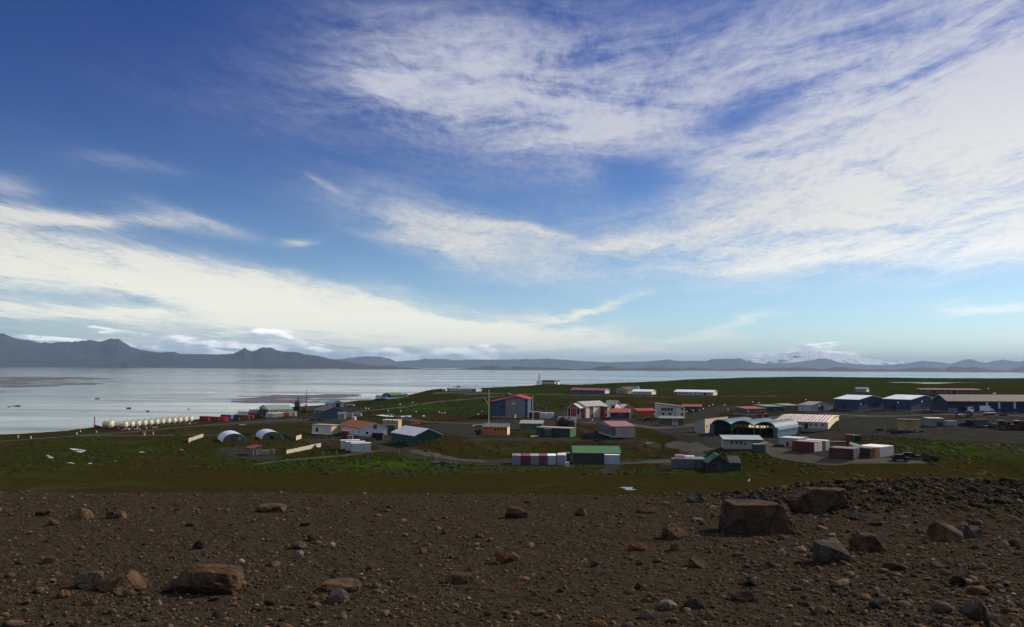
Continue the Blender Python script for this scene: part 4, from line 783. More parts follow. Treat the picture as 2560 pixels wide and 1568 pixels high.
# bank: lip and foot
for px, yl, yf in ((1090, 1097, 1140), (1150, 1103, 1143), (1220, 1106, 1145), (1300, 1107, 1146), (1380, 1107, 1146), (1450, 1108, 1146), (1560, 1116, 1145), (1640, 1122, 1142)):
    ctrl(px, yl, 271); ctrl(px, yf, 250); ctrl(px, yl - 6, 280)
cg([(1140, 1090, 290), (1100, 1080, 312), (1150, 1062, 352), (1200, 1055, 376), (1060, 1060, 370), (1000, 1045, 430), (900, 1040, 470), (1000, 1030, 480), (1100, 1030, 460), (1180, 1040, 420),
    (950, 1010, 560), (1050, 1005, 560), (1150, 1000, 560), (1150, 985, 590), (1300, 985, 590), (1400, 1010, 480), (1500, 1000, 520), (1650, 1000, 510), (1800, 1000, 500), (1400, 1030, 430),
    (1480, 1062, 340), (1620, 1062, 335), (1760, 1050, 360), (1700, 1085, 290), (1620, 1095, 280), (1760, 1100, 262), (1740, 1130, 232), (1780, 1145, 222), (1720, 1150, 226), (1600, 1153, 230), (1900, 1150, 214),
    (1760, 1020, 430), (1840, 1005, 470), (2000, 1040, 370), (2100, 1050, 330), (2200, 1060, 300), (2200, 1040, 345), (2350, 1045, 310), (2500, 1045, 300), (2450, 1100, 238), (2350, 1090, 246), (2550, 1085, 250), (2250, 1105, 238), (2200, 1120, 228), (2080, 1090, 262), (2560, 1120, 226),
    (2300, 1145, 214), (2400, 1145, 212), (2500, 1150, 208), (2560, 1165, 200), (2200, 1170, 200), (2050, 1170, 202), (2000, 1155, 210), (1950, 1165, 206), (2100, 1190, 188), (2400, 1180, 194),
    (1950, 990, 520), (2050, 985, 530), (2240, 985, 500), (2100, 975, 580), (2500, 985, 470), (2560, 975, 500)])
# moor and skyline, falling to the sea behind
sky_pts = [(940, 999, 655), (1020, 988, 690), (1075, 975, 700), (1120, 970, 705), (1205, 970, 715), (1320, 966, 715), (1350, 962, 705), (1420, 962, 715), (1500, 959.5, 750), (1560, 957, 770), (1640, 954, 800), (1700, 950.5, 830), (1800, 947, 860),
           (1900, 944, 880), (1990, 943, 900), (2100, 946, 940), (2220, 947.5, 950), (2300, 950, 960), (2350, 952, 960), (2420, 953, 950), (2470, 951, 930), (2560, 948, 900), (2700, 944, 900), (3200, 940, 900)]
for px, py, D in sky_pts:
    x, y, z = ctrl(px, py, D); r = ray(px, 900); CTRL.append((r[0] * (D + 70), D + 70, z - 6)); CTRL.append((r[0] * (D + 300), D + 300, -6)); CTRL.append((r[0] * (D + 700), D + 700, -12))
cg([(1600, 968, 650), (1750, 965, 680), (1900, 960, 700), (2050, 958, 720), (2150, 957, 730), (2560, 965, 640), (2460, 970, 600), (1250, 972, 660)])
PZ = 23.9                                      # moor pond
for px, D in ((2240, 720), (2300, 700), (2300, 740), (2350, 690), (2350, 750), (2400, 700), (2400, 740), (2450, 715)): cz(px, D, PZ - .5)
for px, D in ((2200, 720), (2500, 715)): cz(px, D, PZ + .4)
cg([(2300, 963, 640), (2400, 963, 640)])
# shore on the left
for px, D, z in ((-600, 395, 1), (-200, 400, 1), (0, 408, 1.2), (75, 412, 1.3), (110, 418, 1.5), (170, 428, 1.5), (230, 440, 1.6), (300, 486, 1.6), (400, 505, 1.6), (500, 515, 2.0), (600, 535, 2.3), (650, 555, 2.4), (700, 590, 2.4), (735, 640, 2.0), (745, 700, 1.2), (790, 720, 1.2), (850, 770, 1.2), (870, 760, 2.2), (900, 745, 5)): cz(px, D, z)
for px, D, z in ((-600, 430, -2), (-200, 435, -2), (0, 440, -2), (100, 455, -2), (200, 470, -2), (250, 490, -2), (320, 520, -2), (400, 545, -2), (500, 560, -2), (600, 580, -2), (660, 610, -2), (700, 660, -2), (722, 740, -2), (790, 760, -2), (850, 830, -2.5), (900, 900, -3), (950, 960, -4), (1000, 1000, -5),
                 (-600, 600, -8), (0, 600, -8), (300, 700, -8), (600, 800, -8), (800, 1000, -9), (-1500, 500, -6), (-1500, 900, -10), (0, 1000, -12)): cz(px, D, z)
C_ = np.array(CTRL, float)
# merge near-duplicates so that the fit stays well behaved
key = np.round(C_[:, :2] / 1.2).astype(int); _, idx = np.unique(key, axis=0, return_index=True); C_ = C_[idx]
CC = 5.0
def phi(r2): return np.sqrt(r2 + CC * CC)
mu = C_[:, :2].mean(0); A = phi(((C_[:, None, :2] - C_[None, :, :2]) ** 2).sum(-1)); n_ = len(C_)
Pm = np.c_[np.ones(n_), (C_[:, :2] - mu) / 300]
K = np.block([[A - np.eye(n_) * .8, Pm], [Pm.T, np.zeros((3, 3))]]); sol = np.linalg.solve(K, np.r_[C_[:, 2], np.zeros(3)])
def rbf(x, y):
    x = np.asarray(x, float).ravel(); y = np.asarray(y, float).ravel(); out = np.empty(len(x))
    for i in range(0, len(x), 20000):
        X, Y = x[i:i + 20000], y[i:i + 20000]; r2 = (X[:, None] - C_[None, :, 0]) ** 2 + (Y[:, None] - C_[None, :, 1]) ** 2
        out[i:i + 20000] = phi(r2) @ sol[:n_] + sol[n_] + sol[n_ + 1] * (X - mu[0]) / 300 + sol[n_ + 2] * (Y - mu[1]) / 300
    return out
def height(x, y, rough=None):
    x = np.asarray(x, float).ravel(); y = np.asarray(y, float).ravel(); r = np.hypot(x, y)
    near = 34.3 - .052 * np.clip(y, -60, 60) - .02 * np.clip(y - 15.5, 0, 99) ** 2 - .004 * np.clip(np.abs(x) - 60, 0, 400)
    near += .36 * np.exp(-((y - 16.6 - .3 * np.sin(x * .9)) / 1.9) ** 2) * sm(4.0, 6.8, x) * (1 + .35 * fbm(x * .7, y * .7, 3, 40))
    near += .03 * fbm(x * .5, y * .5, 3, 5) * sm(2, 5, r) + .010 * fbm(x * 6, y * 6, 3, 6) + .006 * vn(x * 30, y * 30, 8)
    far = np.where(y > 14, 0.0, near); k = y > 14; far[k] = rbf(x[k], y[k])
    lam = np.ones(len(x)) if rough is None else rough
    tus = fbm(x / 3.2, y / 4.5, 4, 21); und = fbm(x / 22, y / 22, 4, 31)
    far = far + lam * (.30 * tus + .35 * und) * sm(25, 60, y) * sm(-.5, 2.5, far)
    t = sm(16.5, 27, y); return near * (1 - t) + far * t
def ground(px, py, lo=60.0, hi=1100.0):
    r = ray(px, py); D = np.geomspace(lo, hi, 700); z = EYE + r[2] * D; h = height(r[0] * D, D, np.zeros(700))
    i = np.argmax(h >= z) if (h >= z).any() else 699
    if i == 0: return (r[0] * D[0], D[0], float(h[0]))
    a, b2 = h[i - 1] - z[i - 1], h[i] - z[i]; t = a / (a - b2) if b2 != a else 0; d = D[i - 1] + (D[i] - D[i - 1]) * t
    return (r[0] * d, d, float(height([r[0] * d], [d], np.zeros(1))[0]))
# polar sheet: fine where the picture looks, coarse all round
azs = np.concatenate([np.linspace(-180, -44, 24)[:-1], np.linspace(-44, -36, 20)[:-1], np.linspace(-36, 36, 1000), np.linspace(36, 44, 20)[1:], np.linspace(44, 180, 24)[1:]]); azs = np.radians(azs)
rs = np.concatenate([[.3, 1, 2, 3], np.linspace(3.6, 5.4, 12)[:-1], 1 / np.linspace(1 / 5.4, 1 / 19.5, 330)[:-1], np.geomspace(19.5, 140, 70)[:-1], 1 / np.linspace(1 / 140, 1 / 700, 430)[:-1], np.linspace(700, 1000, 60), np.geomspace(1010, 1900, 8)])
GA, GR = np.meshgrid(azs, rs); NX = GR * np.sin(GA); NY = GR * np.cos(GA) ; nr, nc = NX.shape
fx, fy = NX.ravel(), NY.ravel()
z0 = height(fx, fy, np.zeros(fx.size)); PX, PY = proj(fx, fy, z0); PX[fy < 3] = -9999; PY[fy < 3] = 5000
def inpoly(px, py, poly, soft=None):
    c = np.zeros(px.shape, bool); n = len(poly)
    for i in range(n):
        x1, y1 = poly[i]; x2, y2 = poly[(i + 1) % n]
        if y1 == y2: continue
        k = ((y1 > py) != (y2 > py)) & (px < (x2 - x1) * (py - y1) / (y2 - y1) + x1); c ^= k
    return c
wob = fbm(fx / 6, fy / 9, 3, 77); QX = PX + wob * 9; QY = PY + fbm(fx / 7, fy / 8, 3, 79) * 2.6
far = fy > 60
grav = np.zeros(fx.size)
POLY = [
 [(1030, 1064), (1130, 1056), (1210, 1052), (1330, 1048), (1440, 1050), (1530, 1055), (1500, 1064), (1440, 1062), (1440, 1078), (1360, 1082), (1290, 1080), (1205, 1092), (1180, 1094), (1120, 1084), (1060, 1076)],
 [(1170, 1096), (1300, 1094), (1500, 1094), (1620, 1102), (1690, 1112), (1640, 1114), (1500, 1103), (1300, 1102), (1180, 1103)],
 [(1440, 1062), (1500, 1088), (1540, 1094), (1470, 1092)],
 [(1545, 1050), (1640, 1055), (1720, 1050), (1780, 1045), (1900, 1094), (1960, 1098), (2100, 1100), (2100, 1156), (2000, 1152), (1940, 1140), (1900, 1112), (1810, 1100), (1800, 1128), (1745, 1140), (1690, 1165), (1650, 1165), (1700, 1130), (1690, 1095), (1640, 1078), (1590, 1066)],
 [(1700, 1048), (1755, 1020), (1840, 1012), (1850, 1018), (1800, 1034), (1780, 1048)],
 [(1830, 1046), (1990, 1034), (2060, 1026), (2190, 1030), (2350, 1028), (2600, 1034), (2600, 1112), (2480, 1106), (2300, 1096), (2180, 1090), (2110, 1098), (2000, 1098), (2000, 1082), (2100, 1076), (2090, 1050), (1990, 1046), (1900, 1052)],
 [(528, 1122), (600, 1115), (690, 1138), (705, 1146), (660, 1150), (590, 1144)],
 [(760, 1098), (860, 1096), (985, 1092), (960, 1110), (1010, 1128), (1080, 1150), (1040, 1146), (960, 1126), (930, 1112), (860, 1106), (780, 1110)],
 [(1020, 1118), (1040, 1120), (1060, 1140), (960, 1130)],
 [(480, 1062), (560, 1057), (640, 1050), (730, 1044), (850, 1048), (900, 1052), (860, 1058), (740, 1057), (620, 1062), (540, 1068)],
 [(735, 1012), (860, 1020), (930, 1018), (900, 1030), (780, 1034), (735, 1030)],
 [(1500, 1152), (1700, 1147), (1720, 1156), (1560, 1160), (1530, 1185), (1490, 1180), (1520, 1165)],
 [(1060, 1150), (1280, 1148), (1440, 1164), (1430, 1170), (1280, 1166), (1100, 1158)],
 [(2090, 1145), (2260, 1147), (2290, 1152), (2200, 1157), (2080, 1156)],
 [(1390, 1040), (1430, 1036), (1520, 1048), (1600, 1046), (1650, 1052), (1560, 1058), (1400, 1054)], [(1330, 1024), (1430, 1026), (1430, 1036), (1320, 1040)],
 [(600, 1080), (0, 1108), (0, 1088), (200, 1082)] ]
for k, pl in enumerate(POLY[:-1]): grav[inpoly(QX, QY, pl) & far] = 1
road = np.zeros(fx.size)
ROADS = [([(-100, 1112), (0, 1103), (100, 1096), (190, 1089.5), (300, 1088), (500, 1087.5), (560, 1086)], 5), ([(190, 1089), (300, 1082), (430, 1070), (530, 1062), (660, 1054), (760, 1050)], 6), ([(860, 1042), (900, 1028), (1000, 1019), (1100, 1004), (1180, 997), (1262, 990)], 6), ([(1000, 1046), (1060, 1055), (1150, 1058), (1210, 1060)], 5),
         ([(1090, 983), (1300, 985), (1530, 990), (1640, 992), (1800, 992), (1930, 990)], 7), ([(900, 1060), (1000, 1070), (1060, 1070)], 4), ([(640, 1160), (720, 1150), (860, 1140), (960, 1126)], 2.5), ([(1040, 1128), (1120, 1146), (1200, 1153)], 4), ([(1690, 1110), (1760, 1125), (1720, 1150), (1600, 1155), (1550, 1160)], 7), ([(800, 1048), (950, 1036), (1030, 1048)], 4),
         ([(1880, 1100), (1960, 1138), (2080, 1153), (2280, 1152)], 7), ([(1480, 1056), (1560, 1060), (1640, 1070), (1760, 1060), (1900, 1045), (2060, 1036), (2250, 1040), (2560, 1040)], 8)]
for pts, wd in ROADS:
    G = [ground(*p) for p in pts]
    for a_, b2 in zip(G[:-1], G[1:]):
        d = np.array([b2[0] - a_[0], b2[1] - a_[1]]); L2 = d @ d; t = np.clip(((fx - a_[0]) * d[0] + (fy - a_[1]) * d[1]) / L2, 0, 1)
        dist = np.hypot(fx - a_[0] - t * d[0], fy - a_[1] - t * d[1]); road = np.maximum(road, np.where(far, 1 - sm(wd * .38, wd * .62, dist + wob * .6), 0))
# greenness
lush = np.full(fx.size, .42)
def zone(c, x, y, sx, sy, v, k=1.0):
    g = np.exp(-((QX - x) / sx) ** 2 - ((QY - y) / sy) ** 2) * k; lush[:] = lush * (1 - g) + v * g
lush[far & (PY < 985)] = .78; lush[far & (PY > 1180)] = .40
for a_ in ((1050, 1020, 170, 22, .95), (1250, 1010, 160, 20, .85), (950, 1160, 260, 18, 1.0), (700, 1160, 140, 14, .85), (1100, 1175, 220, 8, .85), (1450, 1180, 300, 10, .75), (1820, 1190, 160, 12, .7), (2350, 1118, 220, 14, .95), (2250, 1150, 260, 10, .75), (2440, 1135, 120, 12, .9),
           (300, 1110, 260, 10, .7), (250, 1140, 260, 12, .8), (560, 1100, 120, 6, .8), (1870, 1138, 100, 8, .85), (1080, 1040, 120, 5, .3), (1100, 1047, 170, 6, .05), (1180, 1100, 120, 8, .08), (1400, 1110, 260, 7, .1), (1640, 1120, 80, 12, .1), (1470, 1080, 60, 14, .12), (1600, 1080, 80, 8, .12), (1760, 1036, 80, 9, .12), (2050, 1050, 70, 6, .1), (2480, 1108, 120, 6, .12), (1050, 1115, 50, 20, .3),
           (800, 1075, 160, 14, .3), (640, 1070, 160, 8, .35), (120, 1215, 500, 14, .22), (1300, 1215, 900, 16, .34), (1900, 960, 500, 12, .75), (2450, 975, 120, 10, .3), (1000, 985, 80, 10, .3), (860, 1040, 100, 8, .3)): zone('', *a_)
stony = 1 - sm(17.5, 24, fy); stony[fy < 16] = 1
rough = np.clip(1 - grav - road, 0, 1) * (.35 + lush * .9)
rough[inpoly(PX, PY, [(1080, 1106), (1660, 1106), (1660, 1146), (1080, 1146)]) & far] = 2.2
fz = height(fx, fy, rough); fz[far & (np.hypot(fx - ray(2350, 900)[0] * 720, (fy - 720)) < 75)] = np.minimum(fz, 99)[far & (np.hypot(fx - ray(2350, 900)[0] * 720, (fy - 720)) < 75)]
me = bpy.data.meshes.new('ground'); V = np.stack([fx, fy, fz], 1)
ii = np.arange(nr - 1)[:, None] * nc + np.arange(nc - 1)[None, :]; FQ = np.stack([ii, ii + 1, ii + nc + 1, ii + nc], -1).reshape(-1, 4)[:, ::-1]
me.vertices.add(len(V)); me.vertices.foreach_set('co', V.ravel()); me.loops.add(FQ.size); me.loops.foreach_set('vertex_index', FQ.ravel()); me.polygons.add(len(FQ))
me.polygons.foreach_set('loop_start', np.arange(len(FQ)) * 4); me.polygons.foreach_set('loop_total', np.full(len(FQ), 4)); me.update(calc_edges=True); me.shade_smooth()
def attr(me_, name, cols):
    a_ = me_.attributes.new(name, 'FLOAT_COLOR', 'POINT'); a_.data.foreach_set('color', np.concatenate([cols, np.ones((len(cols), 1))], 1).astype(np.float32).ravel())
attr(me, 'zone', np.stack([np.maximum(grav, 0), lush, stony], 1)); attr(me, 'zone2', np.stack([road, road * 0, road * 0], 1))
gm = bpy.data.materials.new('ground'); gm.use_nodes = True; gm.node_tree.nodes.clear(); q = N(gm.node_tree)
za = q.new('ShaderNodeAttribute', attribute_name='zone').outputs['Color']; sr = q.new('ShaderNodeSeparateColor'); q.put(sr.inputs[0], za)
zb = q.new('ShaderNodeAttribute', attribute_name='zone2').outputs['Color']; sr2 = q.new('ShaderNodeSeparateColor'); q.put(sr2.inputs[0], zb)
g_, l_, s_ = sr.outputs; r_ = sr2.outputs[0]
pos = q.new('ShaderNodeNewGeometry').outputs['Position']
nb = q.noise(pos, .045, 5, .6); nm = q.noise(pos, .35, 5, .62); nf = q.noise(pos, 2.2, 4, .65); npb = q.noise(pos, 14.0, 4, .7); npf = q.noise(pos, 60.0, 3, .7)
gsel = q.step(q.add(l_, q.add(q.mul(q.sub(nb, .5), 1.9), q.mul(q.sub(nm, .5), 1.3))), .22, .78)
grass = q.mix(gsel, (.034, .025, .006), (.022, .034, .003))
grass = q.mix(q.step(nf, .35, .7), q.mix(1.0, grass, (.50, .52, .55), 'MULTIPLY'), q.mix(1.0, grass, (1.3, 1.25, 1.1), 'MULTIPLY'))
grass = q.mix(q.mul(q.step(nm, .56, .72), .65), grass, (.012, .015, .005)); grass = q.mix(q.mul(q.step(nb, .52, .66), .45), grass, (.050, .040, .016))
grass = q.mix(q.mul(q.step(l_, .78, 1.0), q.step(nf, .35, .65, .25, .85)), grass, (.050, .082, .005))
gr = q.mix(q.step(nm, .3, .7), (.026, .026, .021), (.042, .040, .032)); gr = q.mix(q.mul(q.step(nf, .5, .8), .4), gr, (.058, .048, .032))
rd = q.mix(q.step(nf, .3, .7), (.062, .057, .046), (.088, .080, .064))
gfac = q.step(q.add(g_, q.mul(q.sub(nm, .5), .8)), .35, .65)
col = q.mix(gfac, grass, gr); col = q.mix(q.step(q.add(r_, q.mul(q.sub(nf, .5), .4)), .3, .7), col, rd)
vor = q.new('ShaderNodeTexVoronoi', feature='F1'); q.put(vor.inputs['Vector'], pos); vor.inputs['Scale'].default_value = 28.0; vc = vor.outputs['Color']; vd = vor.outputs['Distance']
sv = q.new('ShaderNodeSeparateColor'); q.put(sv.inputs[0], vc)
st = q.mix(q.step(npb, .3, .7), (.024, .0180, .011), (.052, .040, .026)); st = q.mix(q.mul(q.step(sv.outputs[0], .55, 1.0), q.step(vd, .030, .012)), st, (.10, .080, .056))
st = q.mix(q.mul(q.step(npf, .55, .75), .5), st, (.085, .067, .046)); st = q.mix(q.mul(q.step(nm, .5, .8), .35), st, (.034, .028, .010))
col = q.mix(s_, col, st)
bs = q.new('ShaderNodeBsdfPrincipled'); q.put(bs.inputs['Base Color'], col); bs.inputs['Roughness'].default_value = .95; bs.inputs['Specular IOR Level'].default_value = .0
bp = q.new('ShaderNodeBump'); q.put(bp.inputs['Height'], q.add(q.mul(nf, .25), q.mul(nm, .35))); bp.inputs['Strength'].default_value = .8; bp.inputs['Distance'].default_value = .6
bp2 = q.new('ShaderNodeBump'); q.put(bp2.inputs['Height'], q.add(q.mul(npb, .6), q.add(q.mul(npf, .35), q.mul(q.step(vd, .035, .0), .5)))); q.put(bp2.inputs['Strength'], q.mul(s_, .9)); bp2.inputs['Distance'].default_value = .03
q.l.new(bp.outputs[0], bp2.inputs['Normal']); q.l.new(bp2.outputs[0], bs.inputs['Normal'])
o = q.new('ShaderNodeOutputMaterial'); q.l.new(bs.outputs[0], o.inputs[0]); me.materials.append(gm)
go = bpy.data.objects.new('ground', me); S.collection.objects.link(go); tag(go, 'dark stony slope, grassy valley, gravel yards and moor running out to the sea', kind='structure')

# ================================================================ water
def water(name, verts, faces, label, wave=1.0, base=(.018, .028, .034)):
    m_ = bpy.data.materials.new(name); m_.use_nodes = True; m_.node_tree.nodes.clear(); q = N(m_.node_tree)
    p = q.new('ShaderNodeNewGeometry').outputs['Position']
    big = q.noise(q.scale(p, (.0011, .0042, 1.0)), 1.0, 5, .62); mid = q.noise(q.scale(p, (.006, .03, 1.0)), 1.0, 4, .6); sml = q.noise(q.scale(p, (.5, 1.0, 1.0)), 1.0, 3, .6)
    pr = q.new('ShaderNodeBsdfPrincipled'); pr.inputs['Base Color'].default_value = base + (1,); pr.inputs['IOR'].default_value = 1.333
    q.put(pr.inputs['Roughness'], q.step(q.add(q.mul(big, .7), q.mul(mid, .3)), .40, .62, .05 + .02 * wave, .08 + .13 * wave))
    b = q.new('ShaderNodeBump'); q.put(b.inputs['Height'], sml); q.put(b.inputs['Strength'], q.step(q.add(q.mul(big, .65), q.mul(mid, .35)),   .42, .62, .04 * wave, .24 * wave)); b.inputs['Distance'].default_value = .25
    q.l.new(b.outputs[0], pr.inputs['Normal']); o = q.new('ShaderNodeOutputMaterial'); q.l.new(pr.outputs[0], o.inputs[0])
    me = bpy.data.meshes.new(name); me.from_pydata(verts, [], faces); me.materials.append(m_); ob = bpy.data.objects.new(name, me); S.collection.objects.link(ob); tag(ob, label, kind='structure'); return ob
nn = 64; RW = 58000
water('sea', [(RW * math.sin(2 * math.pi * k / nn), RW * math.cos(2 * math.pi * k / nn), 0) for k in range(nn)], [tuple(range(nn))[::-1]], 'calm grey-blue bay reaching to the far mountains')
pts = [at(px, py, (PZ - EYE) / ray(px, py)[2])[:2] for px, py in ((2212, 956.2), (2240, 955.2), (2300, 954.4), (2350, 954.3), (2420, 954.6), (2484, 956), (2440, 957.3), (2390, 957.6), (2340, 959.6), (2310, 959.2), (2280, 957.6), (2240, 957.2))]
cx_, cy_ = np.mean([p[0] for p in pts]), np.mean([p[1] for p in pts])
water('pond', [(x, y, PZ) for x, y in pts], [tuple(range(len(pts)))], 'pale pond lying on the moor near the skyline', .2)
def puddle(label, pl):
    G = [ground(*p) for p in pl]; z = max(g[2] for g in G) + .02; c = np.mean([[g[0], g[1]] for g in G], 0)
    z = float(np.mean([g[2] for g in G])) + .10
    P2 = [at(px, py, (z - EYE) / ray(px, py)[2])[:2] for px, py in pl]; V = []
    for i, p in enumerate(P2):
        p2 = P2[(i + 1) % len(P2)]
        for t in (0, .33, .66):
            j = 1 + .12 * random.uniform(-1, 1) * (t > 0); V.append((c[0] + (p[0] + (p2[0] - p[0]) * t - c[0]) * j, c[1] + (p[1] + (p2[1] - p[1]) * t - c[1]) * j, z))
    ob = water('puddle', V, [tuple(range(len(V)))], label, .1)
    return ob
PUDS = [('puddle in the left grass shaped like a wedge', [(172, 1120.5), (190, 1122), (216, 1126), (208, 1131), (200, 1134), (190, 1128)]), ('small puddle at the left edge of the marsh', [(115, 1138), (122, 1138.5), (134, 1144), (135, 1148.5), (124, 1147), (120, 1143)]),
        ('low puddle below the wedge-shaped one', [(163, 1158), (174, 1156), (188, 1158.5), (176, 1160)]), ('tiny puddle in the middle of the marsh', [(220, 1158), (231, 1157.5), (228, 1160), (222, 1160)]), ('round puddle right of the tiny one', [(276, 1153), (283, 1150.5), (291, 1152), (290, 1156), (278, 1156)]),
        ('thin curved channel of water below the tanks', [(349, 1130), (365, 1128.5), (382, 1127.4), (382, 1129), (365, 1130.8), (350, 1131.5)]), ('sliver of water at the foot of the slab wall', [(449, 1123.5), (460, 1123.5), (461, 1125), (452, 1125)]),
        ('long strip of water across the grass above the rust-roofed barn', [(938, 1038), (960, 1037), (985, 1039.5), (1000, 1040), (998, 1042), (970, 1041.6), (950, 1040)]), ('second strip of water beside the parked jeep', [(1001, 1040), (1040, 1038.6), (1044, 1040), (1036, 1042), (1003, 1042.4)]),
        ('short strip of water right of the parked jeep', [(1056, 1038.6), (1062, 1038.2), (1062, 1041.4), (1058, 1041.6)]), ('rocky puddle in the near grass below the green-roofed store', [(1546, 1219), (1560, 1217), (1582, 1218), (1580, 1223), (1608, 1226), (1600, 1228.6), (1572, 1228.4), (1544, 1228), (1556, 1223)])]
for l, p in PUDS: puddle(l, p)
# kelp beds: many flat drifting fronds, one mass
def kelp(px0, px1, py0, py1, n, seed, dens, label, cx, cy):
    g = np.random.default_rng(seed); V = []; Fk = []
    while len(Fk) < n:
        px, py = g.uniform(px0, px1), g.uniform(py0, py1); D = EYE / -ray(px, py)[2]; x, y = ray(px, py)[0] * D, D
        if g.random() > dens(px, py): continue
        if fbm(np.array([x / 34]), np.array([y / 26]), 3, seed)[0] < .10: continue
        a_, b_ = g.uniform(3, 12) * D / 900, g.uniform(1.2, 4.0) * D / 900; i = len(V); m_ = 7; ph = g.uniform(0, 6)
        for k in range(m_): rr = g.uniform(.55, 1.1); t = 2 * math.pi * k / m_; V.append((x + a_ * rr * math.cos(t), y + b_ * 2 * rr * math.sin(t), .05 + .012 * g.random()))
        Fk.append(tuple(range(i, i + m_)))
    me = bpy.data.meshes.new('kelp'); me.from_pydata(V, [], Fk); me.materials.append(mat((92, 84, 80), rough=.6, var=.3)); ob = bpy.data.objects.new('kelp', me); S.collection.objects.link(ob); tag(ob, label, 'kelp', kind='stuff')
kelp(590, 960, 983, 1010, 1500, 5, lambda a, b: float(np.clip(1.15 - ((a - 770) / 190) ** 4 - ((b - (996.5 + (a - 770) * -.012)) / 10.5) ** 4, 0, 1)), 'brown kelp bed in the bay behind the quay', 0, 0)
kelp(-60, 330, 940, 984, 3200, 9, lambda a, b: float(np.clip(max(1.3 - ((a - 60) / 200) ** 2 - ((b - 947) / 4.5) ** 2, .75 - ((a - 40) / 260) ** 2 - ((b - 961 - a * -.01) / 10) ** 2), 0, 1)), 'dark kelp streaks in the bay at the left edge', 0, 0)
kelp(1120, 560 + 1100, 0, 1, 0, 1, lambda a, b: 1, '', 0, 0) if False else None

# ================================================================ islands, coasts and mountains
def rock_mat(name, c0, c1, snow=None, s0=0.0):
    m_ = bpy.data.materials.new(name); m_.use_nodes = True; m_.node_tree.nodes.clear(); q = N(m_.node_tree); ge = q.new('ShaderNodeNewGeometry'); p = ge.outputs['Position']
    n = q.noise(q.scale(p, (.0022, .0022, .006)), 1.0, 6, .62); col = q.mix(q.step(n, .3, .7), c0, c1)
    if snow is not None:
        s3 = q.new('ShaderNodeSeparateXYZ'); q.put(s3.inputs[0], p); n2 = q.noise(q.scale(p, (.0014, .0014, .0045)), 1.0, 7, .7)
        col = q.mix(q.step(q.add(n2, q.mul(q.sub(s3.outputs[2], s0), .00025)), snow, snow + .05), col, (.72, .74, .78))
    b = q.new('ShaderNodeBsdfPrincipled'); q.put(b.inputs['Base Color'], col); b.inputs['Roughness'].default_value = .95; b.inputs['Specular IOR Level'].default_value = .1
    o = q.new('ShaderNodeOutputMaterial'); q.l.new(b.outputs[0], o.inputs[0]); return m_
def ridge(name, label, D, prof, depth, material, seed, relief=.22, kind='structure', cat=None, jag=.04, dense=1.5):
    """mountain range: crest follows the heights seen, slopes fall to the sea in front and behind"""
    px = np.arange(prof[0][0], prof[-1][0] + .01, dense); py = np.interp(px, [p[0] for p in prof], [p[1] for p in prof])
    rr = [ray(a_, b_) for a_, b_ in zip(px, py)]; kx = np.array([r[0] for r in rr]); H = np.maximum(np.array([EYE + r[2] * D for r in rr]), 0.5)
    H = H * (1 + jag * fbm(px / 9, px * 0, 4, seed)); n = 34; t = np.linspace(-1, 1, n); V = np.zeros((n, len(px), 3))
    for i, tt in enumerate(t):
        y = D + tt * depth; s_ = 1 - abs(tt); env = s_ ** 1.25
        nz = 1 + relief * 2 * fbm(kx * D / (depth * .55), np.full(len(px), tt * 2.2 + 9), 5, seed + 3) * (1 - s_ ** 3) * (1 if tt < 0 else .3)
        z = H * env * nz * (1 if tt > 0 else 1) - (2 if abs(tt) == 1 else 0); wv = fbm(kx * D / (depth * 1.3), kx * 0 + 3, 3, seed + 8) * depth * .25 * (1 - s_)
        V[i, :, 0] = kx * y; V[i, :, 1] = y + wv; V[i, :, 2] = z
    m_ = len(px); ii = np.arange(n - 1)[:, None] * m_ + np.arange(m_ - 1)[None, :]; Q = np.stack([ii, ii + 1, ii + m_ + 1, ii + m_], -1).reshape(-1, 4)
    me = bpy.data.meshes.new(name); me.from_pydata(V.reshape(-1, 3).tolist(), [], Q.tolist()); me.shade_smooth(); me.materials.append(material)
    ob = bpy.data.objects.new(name, me); S.collection.objects.link(ob); tag(ob, label, cat, kind=kind); return ob
rmA = rock_mat('rock', (.018, .017, .020), (.038, .034, .034), .70, 500); rmB = rock_mat('moor_rock', (.04, .036, .03), (.07, .06, .042)); rmC = rock_mat('snowy_rock', (.04, .04, .045), (.07, .07, .075), .40, 350); rmD = rock_mat('far_rock', (.035, .036, .04), (.06, .06, .06))
ridge('mountains', 'dark table-topped mountains behind the bay on the left', 12500, [(-500, 850), (-300, 820), (-120, 845), (-40, 838), (0, 829), (12, 830), (25, 838), (50, 846), (85, 850), (100, 855), (112, 853), (125, 857), (140, 853), (180, 852), (225, 847), (240, 850), (258, 849), (272, 843), (298, 843), (306, 850), (330, 866), (360, 874), (400, 879), (435, 877), (450, 883), (540, 885), (582, 884), (600, 875), (612, 868), (621, 875), (630, 877), (642, 874), (655, 868), (678, 868), (692, 876), (705, 879), (730, 879), (760, 886), (790, 889), (830, 897), (880, 905), (920, 912), (960, 918)], 1900, rmA, 3, .5, jag=.03)
ridge('mountains', 'hazy long range behind the islands across the middle of the horizon', 21000, [(780, 912), (820, 902), (850, 897), (885, 893), (905, 890), (945, 889), (975, 896), (990, 903), (1035, 900), (1060, 896), (1110, 896), (1130, 900), (1190, 898), (1260, 899), (1370, 897), (1450, 902), (1520, 906), (1600, 904), (1640, 901), (1665, 898), (1700, 901), (1765, 902), (1785, 897), (1850, 895), (1866, 902), (1900, 908), (2000, 915), (2050, 921)], 2500, rmD, 13, .45, jag=.06)
